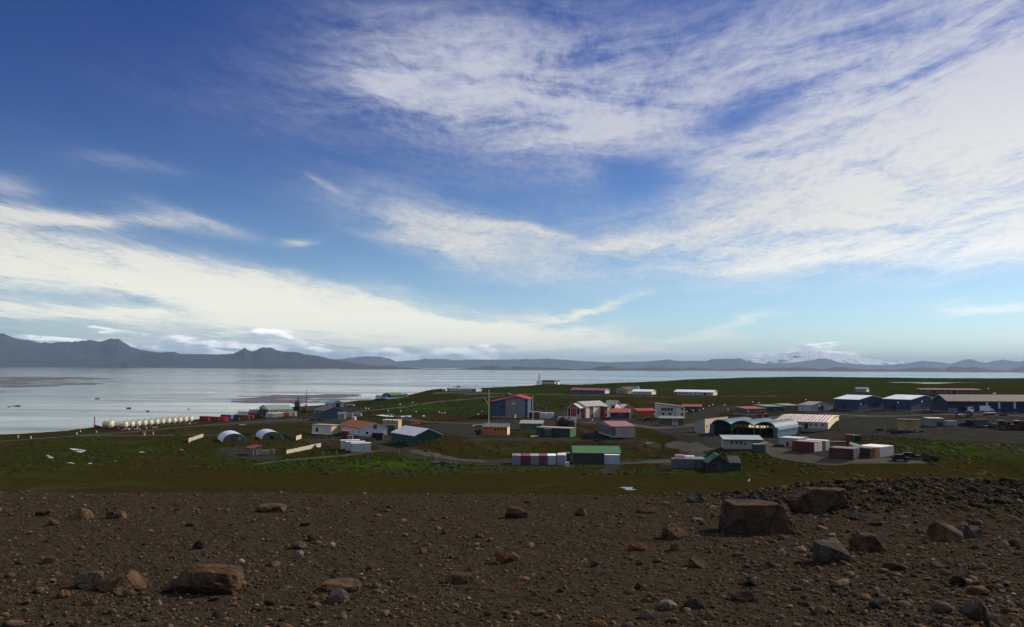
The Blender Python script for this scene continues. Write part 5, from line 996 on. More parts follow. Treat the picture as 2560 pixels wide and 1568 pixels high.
ridge('mountains', 'pale snow-streaked mountain with a cloud cap on the right horizon', 30000, [(1820, 915), (1862, 900), (1880, 896), (1905, 899), (1935, 893), (1960, 884), (1990, 879), (2010, 876), (2035, 874), (2052, 875), (2075, 881), (2095, 883), (2120, 886), (2150, 892), (2175, 897), (2200, 900), (2240, 903), (2290, 906), (2380, 910), (2480, 913), (2600, 915)], 4200, rmC, 23, .5, jag=.07)
ridge('mountains', 'pointed pale peaks low on the right horizon', 25500, [(1960, 908), (2000, 904), (2030, 899), (2048, 895), (2062, 894), (2080, 900), (2110, 908), (2160, 912), (2230, 912), (2270, 908), (2290, 904), (2305, 901), (2340, 904), (2375, 909), (2400, 902), (2422, 896.5), (2445, 903), (2462, 907), (2490, 901), (2512, 899), (2540, 904), (2600, 900), (2700, 890), (2900, 900), (3100, 915)], 3000, rmD, 33, .45, jag=.07)
ridge('hills', 'darker near headlands at the foot of the middle range', 9500, [(845, 918), (853, 914), (880, 912), (892, 911), (910, 914), (940, 915), (975, 914), (1010, 919), (1060, 922), (1140, 923), (1175, 920), (1195, 918), (1215, 915), (1232, 913.5), (1245, 916), (1268, 920), (1280, 917), (1298, 915), (1310, 918), (1330, 919), (1345, 917), (1365, 920), (1385, 918), (1405, 921), (1440, 923), (1480, 921), (1500, 916), (1525, 915), (1545, 919), (1575, 922), (1620, 918), (1660, 919), (1700, 921)], 500, rmB, 43, .2, jag=.05)
ridge('hills', 'low rounded headlands in front of the snowy mountain', 10500, [(1560, 925), (1640, 921), (1700, 922), (1730, 918.5), (1760, 921), (1790, 924), (1850, 919), (1880, 922), (1930, 920), (2000, 918), (2030, 920), (2060, 923), (2085, 918), (2110, 917.5), (2135, 921), (2180, 924), (2195, 922), (2240, 924), (2290, 919), (2330, 918.5), (2360, 923), (2375, 916), (2390, 914.5), (2404, 918), (2415, 920), (2425, 916.5), (2440, 917.5), (2460, 921), (2490, 924), (2520, 926), (2545, 919), (2570, 916), (2700, 918)], 600, rmB, 53, .2, jag=.05)
ridge('island', 'low dark flat islet in the bay', 5200, [(1000, 934), (1012, 931.2), (1030, 930.2), (1045, 930.6), (1062, 933.0), (1070, 934.4)], 60, mat((60, 54, 46), var=.2), 63, .1, jag=.02)
ridge('sand_bar', 'long thin bar lying in the water left of centre', 3600, [(850, 937.2), (950, 936.8), (1050, 937.2), (1150, 938.5)], 12, mat((92, 84, 76), var=.2), 73, .1, jag=.05)
ridge('island', 'small dark rock at the foot of the table-topped mountains', 10400, [(300, 916), (303, 908), (309, 904), (316, 907), (322, 914)], 60, rmA, 83, .1, jag=.02)

# ================================================================ masts, lamps, posts
def put(name, label, cat, px, py, rz=0.0, group=None, P=None):
    return thing(name, label, cat, P or ground(px, py), rz, group)
def wtop(P, px, py):                           # height above P that is seen on picture row py
    lo, hi = 0.0, 60.0
    for _ in range(40):
        m_ = (lo + hi) / 2
        if float(proj(P[0], P[1], P[2] + m_)[1]) > py: lo = m_
        else: hi = m_
    return lo
poleM = mat((206, 204, 196), var=.05); lampM = mat((246, 246, 240), rough=.3, var=0); thinM = mat((110, 110, 106))
def mast(label, px, py, top, r, m_=poleM, name='flagpole', cat='pole', group=None, bands=0, finial=True):
    P = ground(px, py); H = wtop(P, px, top); t = thing(name, label, cat, P, 0, group); MB().tube((0, 0, -.3), (0, 0, H), r, r * .6, 8).build('pole', m_, t)
    if finial: MB().ball((0, 0, H + r), r * 1.3, 8, 5).build('finial', m_, t)
    for k in range(bands): MB().tube((0, 0, H * (k + .3) / bands), (0, 0, H * (k + .7) / bands), r * 1.08, r * 1.05, 8).build('red_band', mat((170, 60, 48)), t)
    MB().tube((0, 0, -.2), (0, 0, .12), r * 2.4, r * 2.2, 8).build('base', CONC, t); return t, P, H
t, P, H = mast('tall white mast left of the blue and grey hall with a slanting spar', 1222, 1058, 977, .17, group='white masts by the hall'); z0 = H * .55
MB().tube((0, 0, z0), (-2.3, 0, z0 + 3.6), .1, .06, 6).build('spar', poleM, t)
mast('white mast right of the blue and grey hall rising behind the green hut', 1332, 1054, 992, .17, group='white masts by the hall')
mast('thin dark pole between the white mast and the hall front', 1244, 1058, 1016, .06, thinM, 'antenna_pole', 'pole', finial=False)
mast('slim pale pole left of the white mast pair near the brown garage', 1365.5, 1050, 1008, .06, thinM, 'antenna_pole', 'pole', finial=False)
mast('short white post in front of the dark shrub', 1395, 1070, 1044, .07, poleM, 'antenna_pole', 'pole', finial=False)
mast('thin pole at the left end of the dark green cabin roof', 1351, 1072, 1032, .06, poleM, 'antenna_pole', 'pole', finial=False)
mast('thin pole rising right of the dark shrub', 1412, 1060, 1016, .05, thinM, 'antenna_pole', 'pole', finial=False)
P = at(236, 1066, 436); H = wtop(P, 236, 1037); t = thing('beacon', 'slim red and white shore beacon left of the fuel tanks', 'beacon', P); MB().tube((0, 0, -1), (0, 0, H - 1.0), .33, .24, 8).build('tower', mat((196, 120, 112)), t)
for k in range(3): MB().tube((0, 0, H * (.12 + .25 * k)), (0, 0, H * (.22 + .25 * k)), .345, .33, 8).build('red_band', mat((160, 48, 44)), t)
MB().tube((0, 0, H - 1.0), (0, 0, H - .2), .3, .3, 8).build('lantern', lampM, t); MB().tube((0, 0, H - .2), (0, 0, H + .1), .36, .05, 8).build('cap', mat((200, 190, 180)), t)
P = at(1348.5, 961, 702); H = wtop(P, 1348, 936); t = thing('lattice_mast', 'lattice mast on a legged platform at the left of the hilltop station', 'mast', P, R(10)); b_ = MB()
for x in (-.7, .7):
    for y in (-.7, .7): b_.tube((x, y, 2.6), (x * .6, y * .6, H), .13, .1, 5)
for k in range(7): z = 3.2 + (H - 3.4) * k / 6; b_.box(-.7, .7, -.72, -.62, z, z + .14); b_.tube((-.65, -.66, z), (.65, -.66, min(H, z + .9)), .06, .06, 4)
b_.build('lattice', mat((190, 150, 144)), t); MB().box(-2.6, 2.6, -1.6, 1.6, 2.2, 2.5).build('platform', mat((60, 58, 58)), t)
for x in (-2.1, -.8, .5, 2.1):
    for y in (-1.2, 1.2): MB().box(x - .13, x + .13, y - .13, y + .13, -.6, 2.2).build('leg', mat((66, 64, 64)), t)
lamps = [(970, 1033, 1027.5, 'leftmost globe lamp above the long strip of water'), (1002, 1034, 1028, 'globe lamp above the jeep on the grass'), (1040, 1036, 1030, 'globe lamp on the grass right of the jeep'), (1098, 1037, 1030, 'globe lamp on the grass left of the lit pair'), (1105, 1041, 1033, 'left globe lamp of the close pair on the green slope'), (1112, 1040, 1032, 'right globe lamp of the close pair on the green slope'),
         (1195, 1049, 1036, 'globe lamp just left of the tall white mast'), (1205, 1042, 1028.5, 'globe lamp on the slope behind the tall white mast'), (914, 1030, 1021, 'globe lamp by the road behind the boathouse'), (921, 1030, 1022, 'globe lamp right beside the roadside one behind the boathouse'), (1000, 1018, 1011, 'globe lamp below the green promontory hall'), (1031, 1011, 1006, 'farthest globe lamp on the path to the promontory hall'),
         (1365, 1052, 1036, 'globe lamp in front of the silver box container'), (1481, 1058, 1050, 'globe lamp on the road below the community hall'), (1449, 1044, 1034, 'globe lamp at the entrance of the community hall'), (1573, 1048, 1029, 'globe lamp at the right end of the navy hut'), (1636, 1045, 1036, 'globe lamp at the right end of the bright orange hut'),
         (1717, 1040, 1029, 'globe lamp right of the three-storey house wall'), (1733, 1036, 1026, 'globe lamp before the red-roofed navy hut'), (1749, 1036, 1025, 'globe lamp at the right of the red-roofed navy hut'), (1758, 1030, 1022.5, 'globe lamp at the start of the road up the moor'), (1753, 1022, 1014, 'globe lamp behind the red-roofed navy hut'), (1773, 1022, 1015, 'globe lamp on the grass left of the hill road'),
         (1782, 1020, 1012, 'globe lamp left of the red-roofed slab hut and higher up'), (1811, 1021, 1013, 'globe lamp between the navy hut and the slab hut'), (1820, 1033, 1024, 'globe lamp on the brown grass by the hill road'), (1897, 1015, 1008, 'globe lamp behind the flat green roof'), (1934, 1030, 1019.5, 'globe lamp in front of the flat green-roofed hut'), (2015, 1008, 999.5, 'globe lamp on the moor behind the tin garage'), (2048.5, 1030, 1015, 'globe lamp in front of the tin garage door'),
         (2152.5, 1030, 1010.5, 'globe lamp before the left blue workshop'), (2246, 1028, 1006.5, 'globe lamp before the right blue workshop front'), (2305, 1028, 1004, 'globe lamp at the right gable of the blue workshops'), (2471, 985, 972, 'globe lamp alone on the far right moor'), (1882, 1012, 1005, 'globe lamp on the moor above the slab hut')]
for px, pb, pt, lb in lamps:
    P = ground(px, pb); H = wtop(P, px, pt); t = thing('globe_lamp', 'white ' + lb, 'street lamp', P, 0, 'white globe lamps on thin poles'); MB().tube((0, 0, -.3), (0, 0, H - .2), .07, .045, 6).build('pole', thinM, t); MB().ball((0, 0, H), .24 * P[1] / 400 + .08, 10, 7).build('globe', lampM, t, smooth=True)
P = ground(1288, 1058); t = thing('globe_lamp', 'double globe lamp one above the other in front of the blue and grey hall', 'street lamp', P, 0, 'white globe lamps on thin poles'); MB().tube((0, 0, -.3), (0, 0, 3.2), .1, .07, 6).build('pole', thinM, t)
for z in (2.5, 3.4): MB().ball((0, 0, z), .36, 10, 7).build('globe', lampM, t, smooth=True)
MB().box(-.4, .4, -.4, .4, -.3, .25).build('base', DARK, t)
posts = [(45, 1095, 'white road post farthest left on the shore road'), (77, 1097, 'short white road post second on the shore road'), (192, 1087, 'white road post where the two roads meet'), (201, 1082, 'white road post beside the meeting of the roads'), (241, 1083, 'white road post left of the red bund'), (296, 1075.5, 'white road post before the dark single tank'), (323, 1076, 'white road post below the nearest round tank'), (343, 1071, 'white road post below the third tank'), (366, 1072.5, 'white road post below the fifth tank'),
         (361, 1089, 'white road post beside the orange road sign'), (383, 1086, 'white road post right of the orange road sign'), (474, 1060, 'white road post below the eleventh tank'), (599, 1050, 'thick white post before the navy and maroon shore containers')]
for px, py, lb in posts:
    t = put('road_post', lb, 'post', px, py, 0, 'white posts along the shore road'); MB().tube((0, 0, -.3), (0, 0, 1.15), .24, .22, 8).build('post', WHITE, t); MB().tube((0, 0, 1.15), (0, 0, 1.2), .24, .12, 8).build('cap', mat((180, 90, 70)), t)
t = put('road_sign', 'small orange road sign on white legs by the shore road', 'sign', 361, 1084); MB().box(-.75, .75, -.04, .04, 1.0, 1.45).build('panel', mat((196, 110, 84)), t); [MB().box(x - .05, x + .05, -.03, .03, -.3, 1.0).build('leg', WHITE, t) for x in (-.5, .5)]
for px, py, lb in ((930, 1139, 'at the left end of the path below the white containers'), (998, 1136, 'on the path below the dark green hall'), (1062, 1149, 'near the foot of the brown bank'), (842, 1136, 'just below the three white containers'), (806, 1140, 'farthest left on the green bank'), (1091, 1155, 'beside the rubble heap')):
    t = put('fence_post', 'thin grey fence post ' + lb, 'post', px, py, 0, 'thin fence posts along the path'); MB().tube((0, 0, -.3), (0, 0, 1.5), .06, .05, 6).build('post', mat((140, 140, 132)), t)
# low white beams lying by the tank road
for k, (px, py, L, lb) in enumerate(((316, 1073, 2.2, 'white beam lying below the nearest tank'), (343, 1074, 3.2, 'white beam lying on the road edge below the second tank'), (388, 1069.5, 3.0, 'white beam lying below the sixth tank'), (606, 1063, 3.0, 'pale beam on the gravel below the shore containers'), (1336, 1092, 3.5, 'pale board on the yellow grass left of the twin cabin'), (2486, 984.5, 5.0, 'long pale board far right on the moor'), (1188, 1065, 3.0, 'pale beam on the gravel left of the orange hut'))):
    t = put('beam', lb, 'beam', px, py, R(12 + 7 * k)); MB().box(-L / 2, L / 2, -.25, .25, .0, .4).build('beam_body', mat((206, 206, 196)), t)

# ================================================================ vehicles, boats, machines
def wheels(t, xs, y, r, wd=.28, hubr=.5, rgb=(120, 120, 116)):
    for x in xs:
        for s_ in (-1, 1):
            o_ = MB().tube((x, s_ * y - wd / 2, r), (x, s_ * y + wd / 2, r), r, r, 14).build('wheel', RUBBER, t); MB().tube((x, s_ * y - wd / 2 - .02, r), (x, s_ * y + wd / 2 + .02, r), r * hubr, r * hubr, 10).build('rim', mat(rgb), o_)
def veh(name, label, cat, px, py, rz, group=None):
    P = ground(px, py); return thing(name, label, cat, (P[0], P[1], P[2] + .05), rz, group)
def body(t, prof, w_, m_, nm='body', y0=None): return MB().ext(prof, -w_ / 2, w_ / 2, 'y').build(nm, m_, t)
t = veh('van', 'white panel van parked before the long blue garage, facing right', 'van', 2464, 1031, R(4)); vw = mat((214, 216, 220), rough=.35, var=.03)
body(t, [(-3.0, .45), (2.75, .45), (3.0, .75), (2.95, 1.15), (2.1, 1.45), (1.45, 2.45), (1.2, 2.6), (-2.85, 2.6), (-3.0, 2.4)], 2.0, vw); body(t, [(1.5, 1.5), (2.0, 1.5), (1.38, 2.36), (1.1, 2.36)], 2.04, GLASS, 'side_window'); body(t, [(2.13, 1.47), (2.16, 1.5), (1.5, 2.44), (1.46, 2.42)], 1.7, GLASS, 'windscreen'); wheels(t, (-1.9, 2.05), .95, .42)
for y in (-.7, .7): MB().box(2.96, 3.03, y - .18, y + .18, .8, 1.0).build('headlight', lampM, t)
def pickup(label, px, py, rz, rgb, L=4.6, cab=True, cat='car', name='parked_car', group=None, lights=True):
    t = veh(name, label, cat, px, py, rz, group); m_ = mat(rgb, rough=.35, var=.04); h_ = L / 2
    body(t, [(-h_, .4), (h_ - .1, .4), (h_, .6), (h_ - .05, .95), (h_ * .45, 1.05), (-h_, 1.1)], 1.75, m_); c_ = body(t, [(h_ * .42, 1.06), (h_ * .12, 1.62), (-h_ * .72, 1.64), (-h_ * .9, 1.1)], 1.55, m_, 'cabin')
    body(t, [(h_ * .30, 1.12), (h_ * .09, 1.55), (-h_ * .66, 1.56), (-h_ * .78, 1.14)], 1.59, GLASS, 'side_window'); MB().prism([(h_ * .43, -.68, 1.08), (h_ * .43, .68, 1.08), (h_ * .14, .62, 1.6), (h_ * .14, -.62, 1.6)], [(h_ * .45, -.68, 1.1), (h_ * .45, .68, 1.1), (h_ * .16, .62, 1.62), (h_ * .16, -.62, 1.62)]).build('windscreen', GLASS, t); wheels(t, (-h_ * .62, h_ * .62), .78, .34, .22)
    for y in (-.62, .62): MB().box(h_ - .04, h_ + .03, y - .16, y + .16, .66, .82).build('headlight', lampM, t)
    return t
pickup('grey-blue jeep parked beside the strip of water', 1018, 1049.5, R(20), (120, 132, 140), 4.2)
pickup('dark red car parked between the orange hut and the three-storey house', 1622, 1053.5, R(5), (66, 22, 20), 4.4)
pickup('black car nearer of the two at the right end of the lower yard row', 2252, 1153, R(-8), (22, 24, 28), 4.2); pickup('black car farther right beside the lower yard row', 2277, 1148, R(-14), (24, 26, 30), 4.4)
pickup('tiny white car by the orange tractor on the ridge road', 1274, 989, R(10), (210, 210, 206), 3.6)
def loader(label, px, py, rz, rgb, k=1.0):
    t = veh('loader', label, 'loader', px, py, rz); m_ = mat(rgb, streak=.1); t.scale = (k, k, k)
    body(t, [(-2.6, .8), (-.2, .8), (-.2, 1.9), (-2.3, 2.0), (-2.6, 1.7)], 1.8, m_); body(t, [(.1, .7), (1.9, .7), (1.7, 1.3), (.1, 1.5)], 1.5, m_, 'front_frame'); body(t, [(-.3, 1.92), (1.0, 1.5), (1.0, 3.0), (-.4, 3.05)], 1.5, m_, 'cab')
    body(t, [(-.1, 2.1), (.85, 1.9), (.85, 2.85), (-.2, 2.9)], 1.56, GLASS, 'side_window'); wheels(t, (-1.6, 1.4), 1.0, .8, .5, .45, (90, 70, 46))
    for y in (-.6, .6): MB().prism([(1.0, y - .1, 1.3), (3.4, y - .1, .9), (3.4, y - .1, 1.2), (1.0, y - .1, 1.7)], [(1.0, y + .1, 1.3), (3.4, y + .1, .9), (3.4, y + .1, 1.2), (1.0, y + .1, 1.7)]).build('arm', m_, t)
    body(t, [(3.3, .1), (4.5, .1), (4.6, .25), (3.6, .4), (3.4, 1.3), (3.2, 1.3)], 2.5, mat((60, 50, 42)), 'bucket'); return t
loader('orange wheel loader parked behind the blue hangar', 1906, 1045, R(172), (160, 76, 26), .95); loader('small orange tractor with a bucket on the ridge road', 1266, 990, R(170), (120, 60, 34), .7)
loader('red digger nearer the right edge among the yard machines', 2521, 1075, R(200), (76, 24, 22), .85); loader('maroon machine cut off by the right edge of the picture', 2563, 1076, R(190), (70, 22, 26), .95)
def tractor(label, px, py, rz, rgb, roof_, k=1.0):
    t = veh('tractor', label, 'tractor', px, py, rz); t.scale = (k, k, k); m_ = mat(rgb, streak=.1)
    body(t, [(0, .9), (2.1, .8), (2.1, 1.5), (0, 1.6)], .8, m_, 'hood'); body(t, [(-1.4, 1.0), (.0, 1.0), (.1, 2.5), (-1.2, 2.5)], 1.2, GLASS, 'cab'); MB().box(-1.4, .2, -.7, .7, 2.52, 2.68).build('cab_roof', mat(roof_), t)
    for x in (-.9, 1.6):
        r = .85 if x < 0 else .5
        for s_ in (-1, 1): o_ = MB().tube((x, s_ * .85 - .2, r), (x, s_ * .85 + .2, r), r, r, 14).build('wheel', RUBBER, t); MB().tube((x, s_ * .85 - .23, r), (x, s_ * .85 + .23, r), r * .5, r * .5, 10).build('rim', mat(rgb), o_)
    MB().tube((1.6, .25, 1.5), (1.6, .25, 2.3), .06, .05, 6).build('exhaust', DARK, t); return t
tractor('yellow-green tractor parked under the bank at the right', 2497, 1072, R(160), (96, 92, 30), (130, 140, 140)); tractor('red tractor with a pale cab roof near the right edge', 2540, 1074, R(205), (84, 26, 24), (170, 180, 176), 1.05)
tractor('green tractor with a white hood standing by the white yard containers', 1966, 1116, R(120), (24, 84, 44), (40, 42, 40), .9)
t = veh('truck', 'dark flat-bed truck with a white cab corner before the long garage', 'truck', 2410, 1044, R(8)); m_ = mat((70, 74, 80)); body(t, [(1.0, .7), (2.9, .7), (2.9, 1.6), (2.4, 2.5), (1.0, 2.5)], 2.0, m_, 'cab'); body(t, [(-3.2, .9), (.9, .9), (.9, 1.15), (-3.2, 1.15)], 2.1, mat((150, 160, 166)), 'flat_bed'); body(t, [(-3.2, 1.16), (-3.1, 1.16), (-3.1, 1.9), (-3.2, 1.9)], 2.1, m_, 'tail_board')
body(t, [(2.0, 1.65), (2.75, 1.65), (2.35, 2.35), (2.0, 2.35)], 2.04, GLASS, 'side_window'); MB().box(2.2, 2.95, -1.03, .2, 2.0, 2.6).build('roof_fairing', WHITE, t); wheels(t, (-2.2, 2.1), .95, .48)
t = veh('small_truck', 'white-cabbed small truck seen from the front left of the van', 'truck', 2420, 1031, R(-70)); body(t, [(.6, .6), (2.0, .6), (2.0, 1.3), (1.7, 2.1), (.6, 2.1)], 1.7, vw, 'cab'); body(t, [(-2.4, .7), (.5, .7), (.5, 1.9), (-2.4, 1.9)], 1.8, mat((30, 32, 30)), 'box_body'); body(t, [(2.01, 1.3), (2.03, 1.32), (1.74, 2.0), (1.71, 2.0)], 1.4, GLASS, 'windscreen'); wheels(t, (-1.5, 1.3), .8, .4)
t = veh('trailer', 'dark box trailer with a white tail sill under the bank', 'trailer', 2452, 1069, R(8)); body(t, [(-1.9, .7), (1.9, .7), (1.9, 2.6), (-1.9, 2.6)], 1.8, mat((60, 66, 70), streak=.1), 'box_body'); MB().box(.3, 1.95, -1.08, -.92, .5, .72).build('sill', mat((170, 190, 186)), t); MB().box(-1.9, .1, -1.0, -.91, .55, .7).build('side_rail', STEEL, t); wheels(t, (-.5, .5), .8, .36); MB().tube((1.9, 0, .6), (3.1, 0, .5), .06, .06, 6).build('drawbar', DARK, t)
def boat(label, px, py, rz, L, W2, Hh, rgb, rgb2, name='boat', group=None, z=0.0, P=None):
    P = P or ground(px, py); t = thing(name, label, 'boat', (P[0], P[1], P[2] + z), rz, group); b_ = MB(); n = 9; rows = []
    for k in range(n):
        x = -L / 2 + L * k / (n - 1); u = k / (n - 1); wd = W2 * (1 - max(0, (u - .45) / .55) ** 2.2) * (.75 + .25 * min(1, u * 3)); sh_ = Hh * (1 + .35 * u * u); rows.append([(x, -wd, sh_), (x, -wd * .75, Hh * .35), (x, 0, 0 if u < .9 else Hh * .3), (x, wd * .75, Hh * .35), (x, wd, sh_)])
    i0 = len(b_.v)
    for r_3 in rows: b_.v += r_3
    for k in range(n - 1):
        for j in range(4): b_.f.append((k * 5 + j, k * 5 + j + 1, k * 5 + j + 6, k * 5 + j + 5))
    b_.f.append((0, 4, 3, 2, 1)); h_ = b_.build('hull', mat(rgb, rough=.4), t)
    d = MB(); top = [(r_3[0][0], r_3[0][1] * .96, r_3[0][2] - .04) for r_3 in rows] + [(r_3[4][0], r_3[4][1] * .96, r_3[4][2] - .04) for r_3 in rows[::-1]]; d.poly(top); d.build('deck', mat(rgb2), t)
    rl = MB()
    for s_ in (0, 4):
        for a_, b2 in zip(rows[:-1], rows[1:]): rl.tube(a_[s_], b2[s_], .06, .06, 5)
    rl.build('gunwale', mat(rgb2), t); return t
boat('white and red open boat lying on the gravel before the long garage', 2474, 1037.5, R(3), 5.2, .95, .75, (166, 40, 30), (226, 220, 216)); boat('upturned dark red boat right of the white and red one', 2510, 1039, R(4), 3.4, .7, .5, (92, 30, 26), (70, 26, 24))
boat('overturned pale dinghy on the gravel left of the orange hut', 1198, 1066.5, R(20), 3.6, .8, .6, (112, 92, 60), (180, 172, 150))
for lb, px, py, L in (('dark boat moored in the open bay above the shore beacon', 243, 997.5, 4.4), ('small dark boat moored right of the beacon', 322, 1021, 3.6), ('smallest dark boat moored above the tank row', 369, 1029, 2.2), ('dark boat with red buoys beside it at the far left', 44, 1015.5, 4.0)):
    D = EYE / -ray(px, py)[2]; P = (ray(px, py)[0] * D, D, -.2); boat(lb, px, py, R(5), L, L * .24, .75, (46, 38, 36), (80, 62, 52), group='small boats on moorings', P=P)
for lb, px, py in (('red buoy nearest the moored boat at the far left', 34.5, 1016), ('red buoy second from the moored boat at the far left', 27, 1016.5), ('red buoy farthest left on the water', 21, 1017.8), ('dark buoy alone above the tank railings', 472, 1023.5)):
    D = EYE / -ray(px, py)[2]; t = thing('buoy', lb, 'buoy', (ray(px, py)[0] * D, D, 0), 0, 'buoys on the water'); MB().ball((0, 0, .25), .55, 10, 6).build('float', mat((190, 54, 40) if 'red' in lb else (60, 54, 50)), t); MB().tube((0, 0, .7), (0, 0, 1.2), .06, .06, 6).build('ring_stem', DARK, t)
loc_orange = ground(1040, 1066); t = thing('orange_trailer', 'orange farm trailer parked behind the pale roof of the dark green hall', 'trailer', loc_orange, R(10)); body(t, [(-1.9, .6), (1.9, .6), (1.6, 1.5), (-1.0, 1.3), (-1.9, 1.1)], 1.5, mat((190, 70, 40)), 'box_body'); wheels(t, (-.3,), .8, .4); MB().tube((1.9, 0, .6), (3.0, 0, .5), .06, .06, 6).build('drawbar', DARK, t)
# derrick crane, scrap and harbour clutter
P = ground(765, 1028); H = wtop(P, 765, 975); t = thing('derrick_crane', 'dark derrick crane with a tall thin jib above the harbour scrap', 'crane', P); dm = mat((60, 48, 40), streak=.1)
MB().tube((0, 0, 0), (0, 0, H), .42, .16, 6).build('mast', dm, t); b_ = MB()
for s_ in (-1, 1): b_.tube((s_ * 3.2, 0, 0), (0, 0, H * .34), .2, .16, 5); b_.tube((0, s_ * 3, 0), (0, 0, H * .3), .2, .16, 5)
b_.build('stay_leg', mat((90, 70, 46)), t); MB().box(-1.8, 1.8, -1.5, 1.5, .2, 2.6).build('winch_house', mat((110, 70, 44)), t); MB().tube((0, 0, 3.2), (-9, 0, 8.5), .14, .1, 5).build('jib', dm, t); MB().box(-3.5, 3.5, -.5, .5, -.3, .3).build('base', DARK, t)
P = ground(744, 1028); t = thing('harbour_crane', 'squat dark harbour crane with a red jib tip right of the quay hall', 'crane', P); MB().box(-2.2, 2.2, -2, 2, 0, 3.4).build('undercarriage', DARK, t); MB().box(-1.8, 1.6, -1.4, 1.4, 3.4, 7.2).build('cab', mat((74, 78, 82)), t); MB().tube((0, 0, 7.2), (.6, 0, 10.5), .5, .3, 6).build('mast', dm, t); MB().tube((-1, 0, 4.5), (-5.2, 0, 6.6), .42, .3, 6).build('jib', mat((120, 34, 34)), t); MB().ball((-5.3, 0, 6.8), .6, 8, 6).build('jib_tip', mat((176, 46, 42)), t)
def heap(label, px, py, n, rx, ry, rgbs, seed, hmax=1.6, name='scrap_heap', cat='scrap', flat=False):
    g = random.Random(seed); P = ground(px, py); t = thing(name, label, cat, P, 0)
    for j, rgb in enumerate(rgbs):
        b_ = MB()
        for k in range(n):
            x, y = g.gauss(0, rx * .5), g.gauss(0, ry * .5); z = g.uniform(0, hmax * max(.1, 1 - abs(x) / rx) * .7); a_, c_, d_ = g.uniform(.2, 1.1), g.uniform(.15, .8), g.uniform(.1, .6)
            ph = g.uniform(0, 3.1); cs, sn = math.cos(ph), math.sin(ph); q4 = [(x + u * cs - v * sn, y + u * sn + v * cs) for u, v in ((-a_, -c_), (a_, -c_), (a_, c_), (-a_, c_))]; b_.prism([(u, v, z - .3) for u, v in q4], [(u + g.uniform(-.2, .2), v, z + d_) for u, v in q4])
        b_.build('debris', mat(rgb, var=.3), t)
    return t
heap('long dark scrap heap on the quay between the two cranes', 768, 1031, 22, 9, 2.5, [(40, 34, 30), (64, 52, 42), (90, 70, 54)], 1, 3.4); heap('dark machinery heap in front of the slate workshop', 790, 1052, 16, 6, 2, [(36, 36, 36), (70, 66, 62)], 2, 2.4); heap('low grey-brown scrap heap on the harbour yard', 765, 1047, 16, 5, 2, [(64, 56, 50), (96, 90, 84)], 3, 2.0)
heap('rusty junk scattered left of the green tractor', 1944, 1118, 9, 2.5, 1.2, [(70, 40, 32), (56, 50, 40)], 4, 1.0); heap('dark junk lying in front of the beige shed', 2262, 1081, 12, 4, 1, [(40, 34, 30), (60, 36, 30)], 5, .9); heap('dark pallets and junk left of the beige shed', 2200, 1077, 6, 1.5, .8, [(48, 36, 30)], 6, .9)
heap('dark crates stacked beside the dark green hall', 1003, 1110, 9, 3.2, 1.2, [(44, 44, 46), (80, 80, 80)], 7, 1.7); heap('machine parts and green drum before the barn gable', 921, 1100, 9, 2.6, 1, [(40, 44, 34), (104, 108, 90)], 8, 1.4); heap('dark junk pile between the pale cabin and the trailer', 2422, 1066, 14, 4, 1.5, [(24, 26, 24), (34, 40, 30)], 9, 2.4); heap('dark machinery behind the yellow-green tractor', 2478, 1068, 10, 3, 1.2, [(26, 24, 22), (40, 36, 30)], 10, 2.2)
heap('grey rubble heap at the foot of the brown bank', 1108, 1160, 16, 3, 1.3, [(44, 42, 40), (66, 62, 58)], 11, .5, 'rubble_heap', 'rubble')
# single pieces
P = at(864, 1095, 302); t = thing('red_tank', 'rust red round tank left of the barn corner', 'tank', P); MB().tube((0, 0, -.5), (0, 0, 2.55), 1.65, 1.65, 20).build('shell', mat((84, 32, 22), streak=.2), t, smooth=False); MB().tube((0, 0, 2.55), (0, 0, 2.7), 1.68, 1.3, 20).build('lid', mat((150, 66, 48)), t)
P = at(875, 1098, 297); t = thing('concrete_box', 'pale concrete box right in front of the rust red tank', 'box', P); MB().box(-1.0, 1.0, -.6, .6, -.4, 1.2).build('body', mat((120, 118, 106)), t); MB().box(-1.05, 1.05, -.65, .65, 1.2, 1.32).build('lid', mat((136, 134, 122)), t)
P = at(976, 1076, 338); t = thing('green_tank', 'dark green tank block in front of the cream store', 'tank', P); MB().box(-1.9, 1.9, -1.2, 1.2, -.5, 2.1).build('body', mat((32, 62, 40)), t); MB().box(-2.0, 2.0, -1.3, 1.3, 2.1, 2.25).build('rim', mat((90, 120, 96)), t)
for x in (-.9, .7): MB().tube((x, 0, 2.2), (x, 0, 4.4), .2, .17, 8).build('chimney', mat((90, 64, 48)), t)
P = at(1418, 1164, 228); t = thing('crate', 'pale crate at the right foot of the bank container row', 'crate', P); MB().box(-.5, .55, -.5, .5, -.2, .95).build('body', mat((196, 186, 164)), t); MB().box(-.1, .2, -.53, -.505, .5, .7).build('label_plate', mat((110, 96, 80)), t)
for k, (px, py, w_) in enumerate(((663, 1137, 1.05), (679, 1135, .8))):
    P = at(px, py, 268); t = thing('pallet_stack', ('pale', 'grey')[k] + ' pallet stack ' + ('next to the crimson-roofed shed', 'farther right of the crimson-roofed shed')[k], 'pallets', P, R(10), 'pallet stacks by the shed')
    for j in range(6): MB().box(-w_, w_, -.5, .5, .27 * j, .27 * j + .15).build('pallet', mat(((150, 146, 128), (118, 116, 112))[k]), t)
P = at(631, 1096, 322); t = thing('red_drum', 'dark red post standing between the quonset huts', 'drum', P); MB().tube((0, 0, -.3), (0, 0, 1.5), .5, .5, 12).build('shell', mat((120, 30, 26)), t); MB().tube((0, 0, 1.5), (0, 0, 1.56), .52, .4, 12).build('lid', mat((140, 50, 44)), t)
